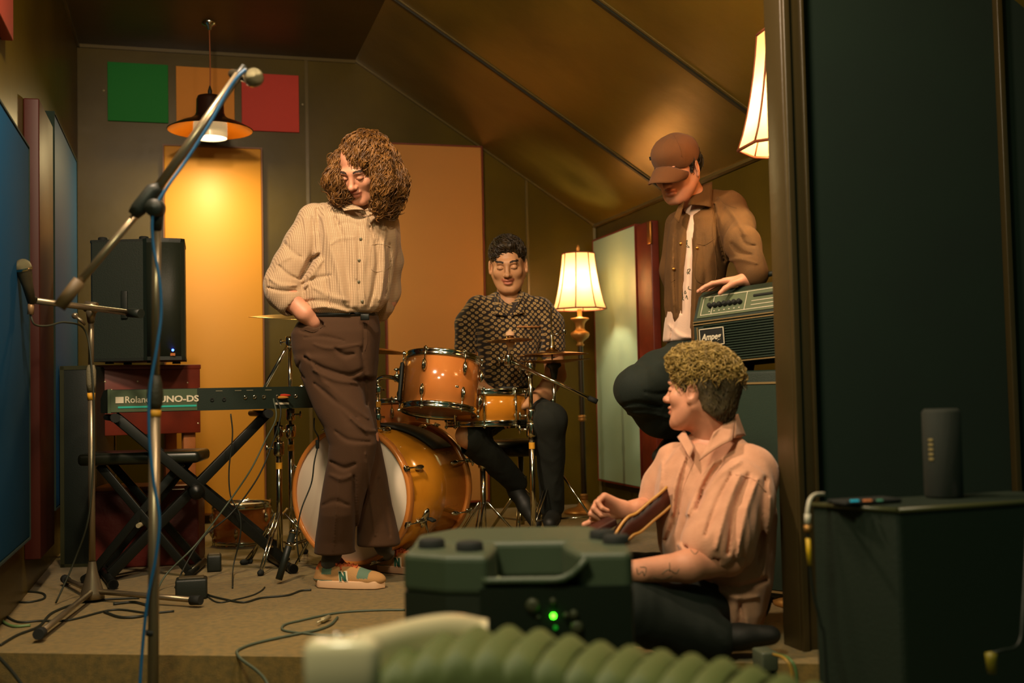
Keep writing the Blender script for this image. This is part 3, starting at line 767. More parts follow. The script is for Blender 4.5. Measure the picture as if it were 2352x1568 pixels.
# crash cymbals left and centre, behind the standing man
lc = P(690, 733, 5.25)
cymbal('crash_cymbal', lc, tilt(-3.5, 4, 0), .235, 'crash cymbal at the left hip of the standing man', .02, .02, m=mat('cymbal_pale', (200, 165, 90), .3, 1.0, bump=(90, .15)))
rc = P(845, 806, 5.55)
cymbal('ride_cymbal', rc, tilt(1.2, 5), .20, 'brown ride cymbal between the standing man and the tom', .018, .016)
for (bx_, by_, dd, yt, yb, lab, boomend, tp) in ((668, 1000, 5.25, 785, 960, 'chrome boom cymbal stand rising behind the keyboard', (606, 892), 1022),
                                      (640, 1000, 5.05, 968, 1000, 'short chrome stand with clamps left of the bass drum', None, 1045)):
    bb = P(bx_, by_, dd); bb[2] = 0
    th = thing('cymbal_stand', bb, lab, 'stand')
    zt_ = P(bx_, yt, dd)[2]; zm = P(bx_, yb + 30, dd)[2]
    cyl(th, 'lower_tube', bb + CZ * .05, bb + CZ * (zm + .02), .0135, M_chrome); cyl(th, 'upper_tube', bb + CZ * zm, bb + CZ * zt_, .0095, M_chrome)
    clampbit(th, bb + CZ * zm, 1.15); clampbit(th, bb + CZ * (zm + .075), 1.0, yaw=180)
    if boomend:
        e = P(*boomend, dd - .12); t_ = bb + CZ * zt_
        mb = MB(); mb.tube([e, t_, t_ + norm(t_ - e) * .10], .008, 10); mb.build('boom_arm', M_chrome, th); clampbit(th, t_, .9, 'tilter')
        mb = MB(); mb.tube([t_ + norm(t_ - e) * .10, lc + CZ * .05], .004, 8); mb.ball(lc + CZ * .052, (.012, .006, .012), 6); mb.build('rod', M_chrome, th)
        mb = MB(); mb.tube([P(662, 905, 5.2), P(712, 878, 5.2)], .008, 10); mb.build('side_arm', M_chrome, th); 
        mb = MB(); mb.tube([bb + CZ * P(662, 905, 5.25)[2], P(662, 905, 5.2)], .007, 8); mb.build('clamp', M_chrome, th)
    mb = MB(); mb.lathe(bb + CZ * (zm - .075), [(.0148, -.014), (.0148, .014)], n=14); mb.build('tape_mark', M_tape, th)
    tripod(th, bb + CZ * .24, .22, 0, a0=math.radians(-35 if boomend else 20), hub_up=.16)
# ride cymbal stand (short, hidden by the man's legs)
bb = np.array([rc[0], rc[1], 0]); th = thing('cymbal_stand', bb, 'straight chrome stand under the brown ride cymbal', 'stand')
cyl(th, 'tube', bb + CZ * .05, rc + CZ * .045, .011, M_chrome); tripod(th, bb + CZ * .24, .2, 0, a0=.7, hub_up=.16)
# bass drum pedal and drummer's throne
pb = BF + bz * (BL + .09); pb[2] = 0; A = np.stack([bx, -bz, CZ]); 
th = thing('bass_drum_pedal', pb, 'chrome kick pedal behind the bass drum', 'pedal')
mb = MB(); mb.box(pb + bz * .14 + CZ * .012, (.09, .30, .01), np.stack([bx, bz, CZ]), bevel=.003); mb.build('base_plate', M_blackm, th)
mb = MB(); mb.prism([pb + bz * .04 + bx * .035 + CZ * .12, pb + bz * .04 - bx * .035 + CZ * .12, pb + bz * .29 - bx * .035 + CZ * .03, pb + bz * .29 + bx * .035 + CZ * .03], CZ * .01); mb.build('footboard', M_chrome, th)
mb = MB()
for s_ in (-1, 1): mb.tube([pb + bx * s_ * .05 + CZ * .01, pb + bx * s_ * .05 + CZ * .22], .007, 8)
mb.tube([pb - bx * .05 + CZ * .22, pb + bx * .05 + CZ * .22], .006, 8); mb.build('yoke', M_chrome, th)
mb = MB(); mb.tube([pb + CZ * .22, pb - bz * .03 + CZ * .34], .004, 8); mb.ball(pb - bz * .035 + CZ * .345, (.022, .022, .022), 8); mb.build('beater', M_chrome, th)
# snare-like drum lying on the carpet at the back left
qc = P(556, 1190, 5.9); qc[2] = P(556, 1196, 5.9)[2]
d2 = drum('snare_drum', (qc[0], qc[1], .105), tilt(0, 0, 15), .145, .17, 'small amber drum standing on the carpet below the keyboard', nl=6, a0=.3, shell=M_maple)
# ---------------------------------------------------------------- keyboard, its stand and bench
kd = np.array([.9063, .4226])                       # along the keyboard in camera ground coordinates
K0 = np.array([-1.66, 4.66])
def kline(px, off=0.0):
    "depth at that pixel column of a line parallel to the keyboard, off metres behind its back panel"
    o = K0 + off * np.array([-kd[1], kd[0]]); c = (px - 1176) / FPX
    t = (c * o[1] - o[0]) / (kd[0] - c * kd[1]); return o[1] + kd[1] * t
kx = GD(kd[0], kd[1]); ky = GD(-kd[1], kd[0]); kax = np.stack([kx, ky, CZ]); KO = G(K0[0], K0[1], 0)
M_kb = mat('keyboard_black', (24, 38, 28), .42, bump=(300, .2)); M_kend = mat('keyboard_end', (66, 84, 56), .5)
th = thing('keyboard', KO + kx * .5 + ky * .15 + CZ * .697, 'black keyboard with white lettering and a teal stripe, left of the standing man', 'keyboard')
LK = 1.02
mb = MB(); mb.prism([KO + kx * .012 + CZ * .700, KO + kx * .012 + CZ * .795, KO + kx * .012 + ky * .16 + CZ * .790, KO + kx * .012 + ky * .30 + CZ * .755, KO + kx * .012 + ky * .30 + CZ * .700], kx * (LK - .024)); mb.build('case', M_kb, th)
for a_ in (0.0, LK - .014):
    mb = MB(); mb.prism([KO + kx * a_ + ky * (-.002) + CZ * .698, KO + kx * a_ + ky * (-.002) + CZ * .797, KO + kx * a_ + ky * .16 + CZ * .793, KO + kx * a_ + ky * .305 + CZ * .758, KO + kx * a_ + ky * .305 + CZ * .698], kx * .014); mb.build('end_cheek', M_kend, th)
mb = MB(); mb.box(KO + kx * .185 - ky * .0025 + CZ * .7475, (.345, .005, .090), kax); bp = mb.build('back_panel', M_kend, th)
M_print = mat('print_white', (214, 206, 180), .5); M_teal = mat('teal_stripe', (40, 176, 160), .45)
mb = MB(); mb.box(KO + kx * .197 - ky * .006 + CZ * .722, (.315, .003, .008), kax); mb.build('stripe', M_teal, bp)
for i in range(5):
    pass
mb = MB(); mb.box(KO + kx * .046 - ky * .006 + CZ * .752, (.032, .003, .026), kax); mb.build('emblem', M_print, bp)
text_part('Roland', .038, KO + kx * .066 - ky * .006 + CZ * .740, kx, CZ, M_print, 'lettering', bp, bold=.0006, sx=.95)
text_part('JUNO-DS', .036, KO + kx * .19 - ky * .006 + CZ * .740, kx, CZ, M_print, 'lettering', bp, bold=.0012, sx=1.18)
for a_ in (.42, .47, .56, .60, .64, .70, .74, .78, .86):
    mb = MB(); mb.lathe(KO + kx * a_ + CZ * (.752 if a_ > .5 else .745), [(.004, -.004), (.004, .004), (.0085, .004), (.0085, 0)], axes(-ky), 12); mb.build('jack_socket', M_chrome if a_ > .5 else M_rubber, th)
for a_ in (.45, .53, .58, .66):
    mb = MB(); mb.box(KO + kx * a_ - ky * .001 + CZ * .782, (.028, .002, .0035), kax); mb.build('panel_print', mat('print_dim', (120, 116, 90), .5), th)
mb = MB(); mb.box(KO + kx * .72 - ky * .002 + CZ * .722, (.06, .003, .009), kax); mb.build('panel_print', M_print, th)
for a_, m_ in ((.715, 'plug_red'), (.705, 'plug_orange')):
    mb = MB(); p = KO + kx * a_ - ky * .004 + CZ * (.757 if m_ == 'plug_red' else .748); mb.lathe(p, [(.006, 0), (.007, .02), (.005, .04), (.003, .055)], axes(norm(-ky * .8 + kx * .5)), 10)
    mb.build('audio_plug', mat(m_, (200, 60, 36) if m_ == 'plug_red' else (200, 140, 60), .4), label='small %s plug in the back of the keyboard' % ('red' if m_ == 'plug_red' else 'orange'), cat='plug')
mb = MB()
for i in range(36): mb.box(KO + kx * (.09 + i * .0235) + ky * .235 + CZ * .776, (.022, .13, .012), kax)
tag(mb.build('keys', mat('ivory', (220, 215, 200), .3), th), kind='stuff')
# X stand
th = thing('keyboard_stand', KO + kx * .42 + ky * .15, 'black double-braced X stand carrying the keyboard', 'stand')
def kp(px, py, off): return P(px, py, kline(px, off))
zt_ = .685
def kz(px, z, off):
    D = kline(px, off); q = P(px, 784, D); q[2] = z; return q
for off, nm in ((.10, 0), (.155, 0)):
    mb = MB()
    a, b = kz(250, .03, off), kz(615, zt_, off); mb.box((a + b) / 2, (np.linalg.norm(b - a), .022, .042), np.stack([norm(b - a), ky, np.cross(norm(b - a), ky)]), bevel=.003); mb.build('brace', M_blackm, th)
for off in (.03, .225):
    mb = MB()
    a, b = kz(652, .03, off), kz(262, zt_, off); mb.box((a + b) / 2, (np.linalg.norm(b - a), .022, .042), np.stack([norm(b - a), ky, np.cross(norm(b - a), ky)]), bevel=.003); mb.build('brace', M_blackm, th)
xc = (kz(250, .03, .12) + kz(615, zt_, .12)) * .5
xc = KO + kx * np.dot(xc - KO, kx) + ky * .12 + CZ * .36
mb = MB(); mb.tube([xc - ky * .13, xc + ky * .13], .012, 12); mb.lathe(xc - ky * .12, [(0, .02), (.03, .016), (.034, 0), (.03, -.006)], axes(-ky), 18); mb.build('pivot', M_blackm, th)
for px, off0, off1 in ((652, -.12, .32), (250, -.12, .32)):
    o = kz(px, .02, 0)
    mb = MB(); mb.tube([o + ky * off0, o + ky * off1], .018, 12); mb.tube([o + ky * off0, o + ky * (off0 + .03)], .021, 12); mb.tube([o + ky * (off1 - .03), o + ky * off1], .021, 12); mb.build('foot_bar', M_blackm, th)
for px in (262, 612):
    o = kz(px, zt_ - .006, 0)
    mb = MB(); mb.tube([o - ky * .02, o + ky * .33], .014, 12); arm = mb.build('top_arm', M_blackm, th)
    mb = MB(); mb.tube([o - ky * .035, o + ky * .01], .019, 12); mb.build('rubber_sleeve', M_rubber, arm)
# keyboard bench
c = P(335, 1040, 4.95); c = np.array([c[0], c[1], 0]); A = cax(6)
th = thing('keyboard_bench', c, 'black padded bench on crossed legs behind the keyboard stand', 'bench')
zb_ = P(335, 1030, 4.95)[2]
mb = MB(); mb.box(c + CZ * (zb_ - .035), (.50, .30, .05), A, bevel=.018); mb.build('seat', mat('black_vinyl', (26, 30, 20), .32), th)
for s_ in (-1, 1):
    for t_ in (-1, 1):
        a, b = c + A[0] * .20 * s_ + A[1] * .13 * t_ + CZ * .025, c - A[0] * .17 * s_ + A[1] * .10 * t_ + CZ * (zb_ - .06)
        mb = MB(); mb.box((a + b) / 2, (np.linalg.norm(b - a), .018, .035), np.stack([norm(b - a), A[1], np.cross(norm(b - a), A[1])]), bevel=.003); mb.build('leg', M_blackm, th)
    mb = MB(); mb.tube([c + A[0] * .21 * s_ - A[1] * .2 + CZ * .018, c + A[0] * .21 * s_ + A[1] * .2 + CZ * .018], .016, 10); mb.build('foot_bar', M_blackm, th)
mb = MB(); mb.tube([c - A[1] * .16 + CZ * .225, c + A[1] * .16 + CZ * .225], .01, 10); mb.build('pivot', M_screw, th)
# small black boxes on the floor behind (pedal block) and power supply
for (px, py, D, sz, lab, nm, cat_) in ((440, 1362, 4.33, (.115, .09, .075), 'small black power supply box on the carpet in front of the keyboard stand', 'power_supply', 'power supply'),
                             (492, 1275, 5.0, (.06, .09, .07), 'black foot pedal on the carpet below the small drum', 'sustain_pedal', 'pedal')):
    p = P(px, py, D); p[2] = sz[2] / 2 + .001; A = cax(14)
    th = thing(nm, (p[0], p[1], 0), lab, cat_)
    mb = MB(); mb.box(p, sz, A, bevel=.008); mb.build('body', M_blackp, th)
    mb = MB(); mb.box(p + CZ * (sz[2] / 2 + .002) - A[1] * .0, (sz[0] * .8, sz[1] * .6, .006), A, bevel=.002); mb.build('top_plate', mat('dull_olive', (70, 62, 40), .5), th)

# ---------------------------------------------------------------- microphones and stands
M_grill = mat('mic_grille', (120, 116, 88), .35, .9, bump=(900, 1.0)); M_micb = mat('mic_body', (60, 56, 40), .4, .4)
M_blue = mat('cable_blue', (26, 92, 140), .5)
def microphone(ball, direction, label, k=1.0, L=.15):
    "ball: centre of the grille; direction: from grille towards the cable end"
    ax = axes(-norm(direction)); th = thing('microphone', ball, label, 'microphone')
    mb = MB(); mb.ball(ball, (.0255 * k, .0255 * k, .027 * k), 14, ax); mb.build('grille', M_grill, th)
    mb = MB(); mb.lathe(ball, [(.0262 * k, -.003), (.0268 * k, -.006), (.0262 * k, -.010), (.024 * k, -.012)], ax, 24); mb.build('band', M_chrome, th)
    mb = MB(); mb.lathe(ball, [(.023 * k, -.012 * k), (.021 * k, -.03 * k), (.0165 * k, -.055 * k), (.0125 * k, -L), (.0, -L)], ax, 20); mb.build('body', M_micb, th)
    return th
# front stand, on the lower floor
D = 3.0
b0 = P(349, 1560, D); b0[2] = ZF; t0 = P(361, 480, D)
th = thing('microphone_stand', b0, 'grey boom microphone stand in the foreground with a blue cable along it', 'microphone stand')
def on(py): return P(361 - (py - 480) * 13 / 1080, py, D)
cyl(th, 'upper_tube', on(500), on(880), .0115, M_steel); cyl(th, 'lower_tube', on(915), np.array([b0[0], b0[1], ZF + .05]), .0145, M_steel)
mb = MB(); pts = [on(y) for y in (862, 880, 905, 925, 940)]; mb.tube(pts, [.0125, .018, .0215, .020, .0155], 16); mb.build('height_clutch', mat('clutch_black', (44, 44, 30), .6, bump=(120, .8)), th)
mb = MB(); mb.tube([on(941), on(957)], .0162, 16); mb.build('tape_mark', M_tape, th)
mb = MB(); mb.tube([on(1446), on(1458)], .0158, 16); mb.build('black_band', M_rubber, th)
mb = MB(); mb.lathe((b0[0], b0[1], ZF), [(.015, .12), (.03, .09), (.05, .05), (.05, .03), (.015, .03)], n=20); mb.build('leg_hub', M_steel, th)
for k in range(3):
    a = .5 + k * 2.094; d = CX * math.cos(a) + CD * math.sin(a); q = np.array([b0[0], b0[1], ZF])
    mb = MB(); mb.tube([q + CZ * .045, q + d * .30 + CZ * .012], .0095, 10); lg = mb.build('leg', M_steel, th)
    mb = MB(); mb.tube([q + d * .28 + CZ * .0145, q + d * .32 + CZ * .012], .0135, 10); mb.build('rubber_foot', M_rubber, lg)
lo, hi = P(136, 705, 2.93), P(548, 172, 3.07); bd = norm(hi - lo); jn = P(330, 478, 2.995)
cyl(th, 'boom_arm', lo + bd * .02, P(345, 455, 3.0), .0100, M_steel); cyl(th, 'boom_extension', P(345, 455, 3.0), hi, .0125, M_steel)
cyl(th, 'counterweight', lo, lo + bd * .085, .0165, mat('weight_grip', (92, 74, 44), .6))
mb = MB(); mb.tube([P(306, 494, 2.99), P(318, 480, 2.99), P(352, 437, 3.0), P(368, 430, 3.0)], [.016, .021, .021, .014], 14); mb.build('boom_clamp', M_blackp, th)
kn = P(360, 480, 2.985)
mb = MB(); mb.lathe(kn - CD * .02, [(0, .016), (.020, .014), (.024, .006), (.024, -.02), (.016, -.024)], axes(-CD), 20); mb.tube([kn - CZ * .005, on(528)], [.019, .013], 14); mb.build('knuckle', M_blackp, th)
mb = MB(); mb.tube([hi - bd * .03, hi + bd * .03], .0105, 10); cl = P(572, 168, 3.07); mb.tube([hi + bd * .02, cl], .009, 10); mb.build('microphone_clip', M_blackp, th)
microphone(P(584, 178, 3.04), (-.35, .9, .3), 'vocal microphone at the top of the foreground boom stand')
pts = [P(563, 160, 3.03), P(545, 178, 3.02), P(520, 215, 3.02), P(478, 290, 3.01), P(425, 372, 3.0), P(385, 428, 2.97), P(352, 490, 2.96), P(352, 560, 2.97), P(366, 640, 2.97), P(370, 720, 2.975), P(360, 800, 2.97), P(344, 900, 2.97), P(343, 1000, 2.97), P(352, 1100, 2.97), P(366, 1190, 2.97), P(358, 1280, 2.97), P(340, 1370, 2.97), P(328, 1480, 2.97), P(320, 1600, 2.96), P(318, 1700, 2.95)]
pts[-1][2] = max(pts[-1][2], ZF + .01); e_ = pts[-1].copy(); e_[2] = ZF + .006
mb = MB(); mb.tube(smooth_path(pts + [e_, e_ - CX * .2 + CD * .05], 6), .0042, 8); mb.build('microphone_cable', M_blue, label='blue cable running down the foreground microphone stand', cat='cable')
# left stand on the stage
D = 4.3
b1 = P(212, 1345, D); b1[2] = 0
th = thing('microphone_stand', b1, 'grey boom microphone stand at the left in front of the loudspeaker', 'microphone stand')
def on2(py): return P(209 + (py - 700) * 0.002, py, D)
cyl(th, 'upper_tube', on2(715), on2(860), .0105, M_steel); cyl(th, 'lower_tube', on2(880), np.array([b1[0], b1[1], .07]), .0125, M_steel)
mb = MB(); mb.tube([on2(y) for y in (838, 850, 880, 900)], [.012, .018, .018, .014], 14); mb.build('height_clutch', mat('clutch_grey', (110, 104, 80), .6, bump=(120, .8)), th)
mb = MB(); mb.tube([on2(902), on2(918)], .0142, 14); mb.build('tape_mark', M_tape, th)
mb = MB(); mb.lathe(b1, [(.0135, .15), (.020, .11), (.042, .035), (.045, .012), (.015, .01)], n=22); mb.build('leg_hub', M_steel, th)
for px, py in ((90, 1455), (455, 1378), (150, 1330)):
    q = P(px, py, FPX * .75 / max(1, (py - (784 + 116 - (px - 1176) * -.0217 * -1)))) if False else None
    hz = 900 - (px - 1176) * .0217; D_ = FPX * (CAMZ - .02) / (py - hz); q = P(px, py, D_)
    mb = MB(); mb.tube([b1 + CZ * .04, q], .0105, 10); lg = mb.build('leg', M_steel, th); d = norm(q - b1)
    mb = MB(); mb.tube([q - d * .03, q + d * .012], .0175, 12); mb.build('rubber_foot', M_rubber, lg)
l0, l1 = P(80, 690, 3.98), P(296, 718, 4.42)
cyl(th, 'boom_arm', l0, l1, .0115, M_steel); cyl(th, 'counterweight', l1, P(324, 720, 4.38), .018, M_blackp)
mb = MB(); mb.tube([P(196, 703, 4.28), P(222, 707, 4.28)], .021, 14); mb.tube([P(209, 706, 4.28), on2(740)], [.021, .013], 14); mb.build('boom_clamp', M_steel, th)
mb = MB(); mb.tube([P(196, 745, 4.27), P(176, 728, 4.25)], .006, 8); mb.ball(P(172, 725, 4.25), (.012, .008, .012), 6); mb.build('wing_nut', M_steel, th)
cyl(th, 'microphone_clip', l0, P(66, 678, 3.96), .013, M_blackp)
microphone(P(53, 614, 3.93), P(72, 690, 3.96) - P(53, 614, 3.93), 'vocal microphone on the left boom stand in front of the blue panel', 1.12, .13)
mb = MB(); mb.tube([P(72, 692, 3.96), P(70, 722, 3.96)], .011, 10); mb.build('cable_plug', mat('plug_tan', (150, 120, 84), .4, .4), label='pale plug hanging below the left microphone', cat='plug')
mb = MB(); mb.tube(smooth_path([P(70, 722, 3.96), P(80, 745, 3.97), P(110, 748, 4.05), P(150, 740, 4.15), P(196, 760, 4.27), P(212, 860, 4.27), P(216, 1000, 4.27), P(205, 1180, 4.27), P(170, 1290, 4.3), P(128, 1385, 4.25)], 8), .0035, 8); mb.build('microphone_cable', mat('cable_dark', (40, 44, 30), .6), label='thin dark cable hanging beside the left microphone stand', cat='cable')

# ---------------------------------------------------------------- bass amplifier head on its cabinet
M_tolex = mat('black_tolex', (24, 42, 30), .55, bump=(420, .6)); M_panel = mat('amp_panel', (88, 100, 72), .4)
M_pipe = mat('amp_piping', (150, 128, 84), .4, .3)
F0 = P(1600, 830, 4.16)                               # lower left front corner of the head
ang = -44
A = cax(ang); W_, Dp = .60, .30
cb0 = P(1612, 852, 4.15); ztop = P(1700, 851, 4.0)[2]
CO = np.array([F0[0], F0[1], 0])
zc1 = ztop
th = thing('speaker_cabinet', CO + A[0] * W_ / 2 + A[1] * .2, 'large black bass cabinet under the amplifier, behind the seated man', 'cabinet')
mb = MB(); mb.box(CO + A[0] * W_ / 2 + A[1] * .20 + CZ * (.02 + zc1) / 2, (W_, .40, zc1 - .02), A, bevel=.012); mb.build('box', M_tolex, th)
mb = MB(); mb.box(CO + A[0] * W_ / 2 + A[1] * -.004 + CZ * (zc1 / 2 - .0), (W_ - .06, .012, zc1 - .10), A, bevel=.004); gr_ = mb.build('grille', mat('grille_cloth', (26, 48, 34), .8, bump=(700, .6)), th)
mb = MB()
for (c_, s_) in (((0, zc1 - .045), (W_ - .05, .007)), ((0, .045), (W_ - .05, .007))): mb.box(CO + A[0] * W_ / 2 - A[1] * .010 + CZ * c_[1], (s_[0], .006, s_[1]), A)
for s_ in (-1, 1): mb.box(CO + A[0] * (W_ / 2 + s_ * (W_ / 2 - .028)) - A[1] * .010 + CZ * zc1 / 2, (.007, .006, zc1 - .09), A)
mb.build('piping', M_pipe, th)
for s_ in (0.02, W_ - .02):
    mb = MB(); mb.box(CO + A[0] * s_ + A[1] * .012 + CZ * (zc1 - .012), (.05, .05, .03), A, bevel=.008); mb.build('corner_guard', M_screw, th)
    mb = MB(); mb.box(CO + A[0] * s_ + A[1] * .04 + CZ * .01, (.04, .05, .02), A, bevel=.006); mb.build('foot', M_rubber, th)
# head: slightly tipped back
ha = math.radians(4); hz_ = zc1 + .022; HHh = .285
th = thing('amplifier_head', CO + A[0] * W_ / 2 + A[1] * .15 + CZ * zc1, 'black amplifier head with knobs and a framed badge, on the big cabinet', 'amplifier')
tl_ = math.radians(3.0); HX = A[0] * math.cos(tl_) + CZ * math.sin(tl_); HZ = CZ * math.cos(tl_) - A[0] * math.sin(tl_); A = np.stack([HX, A[1], HZ]); HO = CO + CZ * hz_
def hp_(u_, v_, w_): return HO + A[0] * u_ + A[1] * v_ + HZ * w_
sec = [(0, 0), (0, .165), (.045, .255), (.075, .275), (.30, .275), (.30, 0)]
mb = MB(); mb.prism([hp_(0, v_, w_) for v_, w_ in sec], A[0] * W_); mb.build('case', M_tolex, th)
pn = norm(np.cross(A[0], hp_(0, .045, .255) - hp_(0, 0, .165))); pu = norm(hp_(0, .045, .255) - hp_(0, 0, .165)); pn = pn if np.dot(pn, CD) < 0 else -pn
def pf(u_, w_, o_=0.0): return hp_(u_, 0, .165) + A[0] * 0 + pu * w_ + pn * o_
mb = MB(); mb.box(pf(W_ / 2, .053, .002), (W_ - .03, .004, .090), np.stack([A[0], -pn, pu])); cp = mb.build('control_panel', M_panel, th)
def pline(u0, w0, u1, w1):
    m_ = MB(); m_.box(pf((u0 + u1) / 2, (w0 + w1) / 2, .005), (max(.0022, abs(u1 - u0)), .001, max(.0022, abs(w1 - w0))), np.stack([A[0], -pn, pu])); m_.build('panel_line', M_print, cp)
for a_ in ((.03, .018, .57, .018), (.03, .092, .57, .092), (.03, .018, .03, .092), (.57, .018, .57, .092), (.075, .018, .075, .092), (.215, .018, .215, .092), (.36, .018, .36, .092), (.24, .034, .34, .034), (.24, .050, .34, .050)): pline(*a_)
for i in range(7):
    m_ = MB(); m_.lathe(pf(.066 + i * .021, .052, .004), [(.0095, 0), (.0085, .014), (.006, .016), (0, .016)], axes(pn), 14); m_.build('knob', M_rubber, cp)
    m_ = MB(); m_.box(pf(.066 + i * .021, .030, .005), (.006, .001, .003), np.stack([A[0], -pn, pu])); m_.build('panel_line', M_print, cp)
m_ = MB(); m_.box(pf(.29, .070, .006), (.09, .006, .008), np.stack([A[0], -pn, pu])); m_.build('slot', M_rubber, cp)
m_ = MB(); m_.box(pf(.52, .058, .008), (.035, .012, .040), np.stack([A[0], -pn, pu]), bevel=.003); m_.build('switch', M_rubber, cp)
text_part('SVT-VR', .018, pf(.40, .050, .005), A[0], pu, M_print, 'lettering', cp, bold=.0006)
mb = MB()
for w_ in (.160, .150): mb.box(hp_(W_ / 2, -.003, w_), (W_, .006, .004), A)
mb.build('piping', M_pipe, th)
M_ribs = mat('ribbed_grille', (26, 46, 32), .55)
mb = MB()
for i in range(15):
    mb.box(hp_(W_ / 2 + .012, -.003, .012 + i * .0093), (W_ - .06, .006, .005), A, bevel=.001)
tag(mb.build('grille', M_ribs, th), kind='stuff')
mb = MB()
for s_ in (.018, W_ - .018): mb.box(hp_(s_, -.004, .072), (.004, .006, .135), A)
mb.box(hp_(W_ / 2, -.004, .004), (W_ - .03, .006, .004), A); mb.build('piping', M_pipe, th)
mb = MB(); mb.box(hp_(.082, -.008, .10), (.105, .005, .062), A, bevel=.002); bd_ = mb.build('badge', M_rubber, th)
mb = MB()
for (c_, w_, h__) in (((.082, .130), .105, .003), ((.082, .070), .105, .003)): mb.box(hp_(c_[0], -.0115, c_[1]), (w_, .003, h__), A)
for s_ in (-1, 1): mb.box(hp_(.082 + s_ * .051, -.0115, .10), (.003, .003, .062), A)
mb.build('badge_border', M_print, bd_)
text_part('Ampeg', .032, hp_(.038, -.0115, .090), A[0], HZ, M_print, 'lettering', bd_, bold=.0008, shear=.3, sx=.88)
for s_ in (.06, W_ - .06):
    for v_ in (.04, .26):
        m_ = MB(); m_.lathe(hp_(s_, v_, -.021), [(.014, 0), (.018, .021)], n=12); m_.build('foot', M_rubber, th)
mb = MB(); mb.tube(smooth_path([hp_(.12, .14, .278), hp_(.15, .14, .305), hp_(.30, .14, .315), hp_(.45, .14, .305), hp_(.48, .14, .278)], 5), .010, 8); mb.build('handle', M_blackp, th)
AMPA, AMPO = A.copy(), HO.copy()
def AMP_TOP(u_, v_): return AMPO + AMPA[0] * u_ + AMPA[1] * v_ + AMPA[2] * .275
# flat thing lying on the amp under the hand
mb = MB(); c_ = P(1668, 634, 4.05); q_ = hp_(.11, .13, .285); 

# ---------------------------------------------------------------- foreground loudspeaker seen from behind
M_wdg = mat('monitor_lit', (68, 80, 60), .48, bump=(260, .35)); M_wdk = mat('monitor_back', (20, 34, 24), .6)  # paler copy for the top shell: light from above put into the colour
WF = 2.17
c0 = P(1178, 1275, WF); zt_ = P(1178, 1268, WF)[2]
A = cax(-3); o = np.array([P(922, 1275, WF)[0], P(922, 1275, WF)[1], 0]); Wd = .432
def wp(u_, v_, z_): return o + A[0] * u_ + A[1] * v_ + CZ * z_
th = thing('loudspeaker', o + A[0] * Wd / 2 + A[1] * .2 + CZ * ZF, 'big black loudspeaker in the foreground seen from behind, with a green light', 'speaker')
plan = [(.085, -.02), (.165, -.03), (.165, .0), (.425, .0), (.432, .03), (.42, .30), (.36, .42), (.06, .42), (-.01, .30), (.0, .03), (.02, .0)]
body = [(.085, -.02), (.165, -.03), (.432, -.01), (.437, .03), (.42, .30), (.36, .42), (.06, .42), (-.01, .30), (.0, .03)]
mb = MB(); mb.prism([wp(u_, v_, ZF + .015) for u_, v_ in body], CZ * (zt_ - .075 - ZF - .015)); mb.build('cabinet', mat('monitor_shaded', (34, 40, 28), .55, bump=(260, .35)), th)  # darker copy of the shell colour: shade on the sides put into it
# top shell: side blocks and rear bridge leave the handle recess open
mb = MB()
blkL = [(.085, -.02), (.165, -.03), (.175, .10), (.17, .17), (.0, .17), (-.002, .03)]
blkR = [(.335, -.012), (.432, -.01), (.437, .03), (.432, .17), (.30, .17), (.31, .08)]
bk = [(-.002, .165), (.432, .165), (.42, .30), (.36, .42), (.06, .42), (-.01, .30)]
for pb_ in (blkL, blkR, bk): mb.prism([wp(u_, v_, zt_ - .075) for u_, v_ in pb_], CZ * .075)
me_o = mb.build('top_shell', M_wdg, th)
md = me_o.modifiers.new('bevel', 'BEVEL'); md.width = .012; md.segments = 3
mb = MB(); sc_ = []
nU = 14
prof = []
for i in range(9):
    t = i / 8; prof.append((-.03 + .20 * t, zt_ - .040 - .030 * math.sin(math.pi * t * .5) + (.0 if t < .8 else 0)))
rows = []
for v_, z_ in prof:
    for j in range(nU + 1):
        u_ = .155 + .19 * j / nU
        e = max(0, (j - nU + 4) / 4.0); rows.append(wp(u_, v_, z_ + e * e * .036))
ff = []
for i in range(len(prof) - 1):
    for j in range(nU): a_ = i * (nU + 1) + j; ff.append((a_, a_ + 1, a_ + nU + 2, a_ + nU + 1))
mb.add(rows, ff, True); h_ = mb.build('handle_recess', M_wdg, th)
sm_ = h_.modifiers.new('solid', 'SOLIDIFY'); sm_.thickness = .012
mb = MB(); mb.prism([wp(.150, -.034, ZF + .05), wp(.432, -.016, ZF + .05), wp(.432, -.016, zt_ - .060), wp(.150, -.034, zt_ - .060)], A[1] * .01); rp = mb.build('rear_panel', mat('rear_panel', (14, 26, 18), .4), th)
for (u_, v_) in ((.045, .10), (.125, .05), (.41, .12), (.385, .20)):
    mb = MB(); mb.lathe(wp(u_, v_, zt_), [(.027, 0), (.026, .014), (.022, .017), (0, .017)], n=20); mb.build('rubber_foot', M_rubber, th)
def onp(px, py): 
    return P(px, py, WF - .044)
for (px, py, r_, m_, nm) in ((1271, 1414, .0045, mat('green_led', (60, 255, 60), .3, emit=((70, 255, 30), 14)), 'power_light'), (1276, 1441, .0038, mat('green_led_reflection', (20, 90, 30), .3, emit=((20, 200, 40), .35)), 'glint_or_control'), (1237, 1417, .003, mat('control_dim', (64, 66, 44), .5), 'glint_or_control')):  # the dim green ball stands in for the power light's reflection
    p = onp(px, py); 
    mb = MB(); mb.ball(p + A[1] * .0, (r_, r_ * .8, r_), 10, A); mb.build(nm, m_, rp)
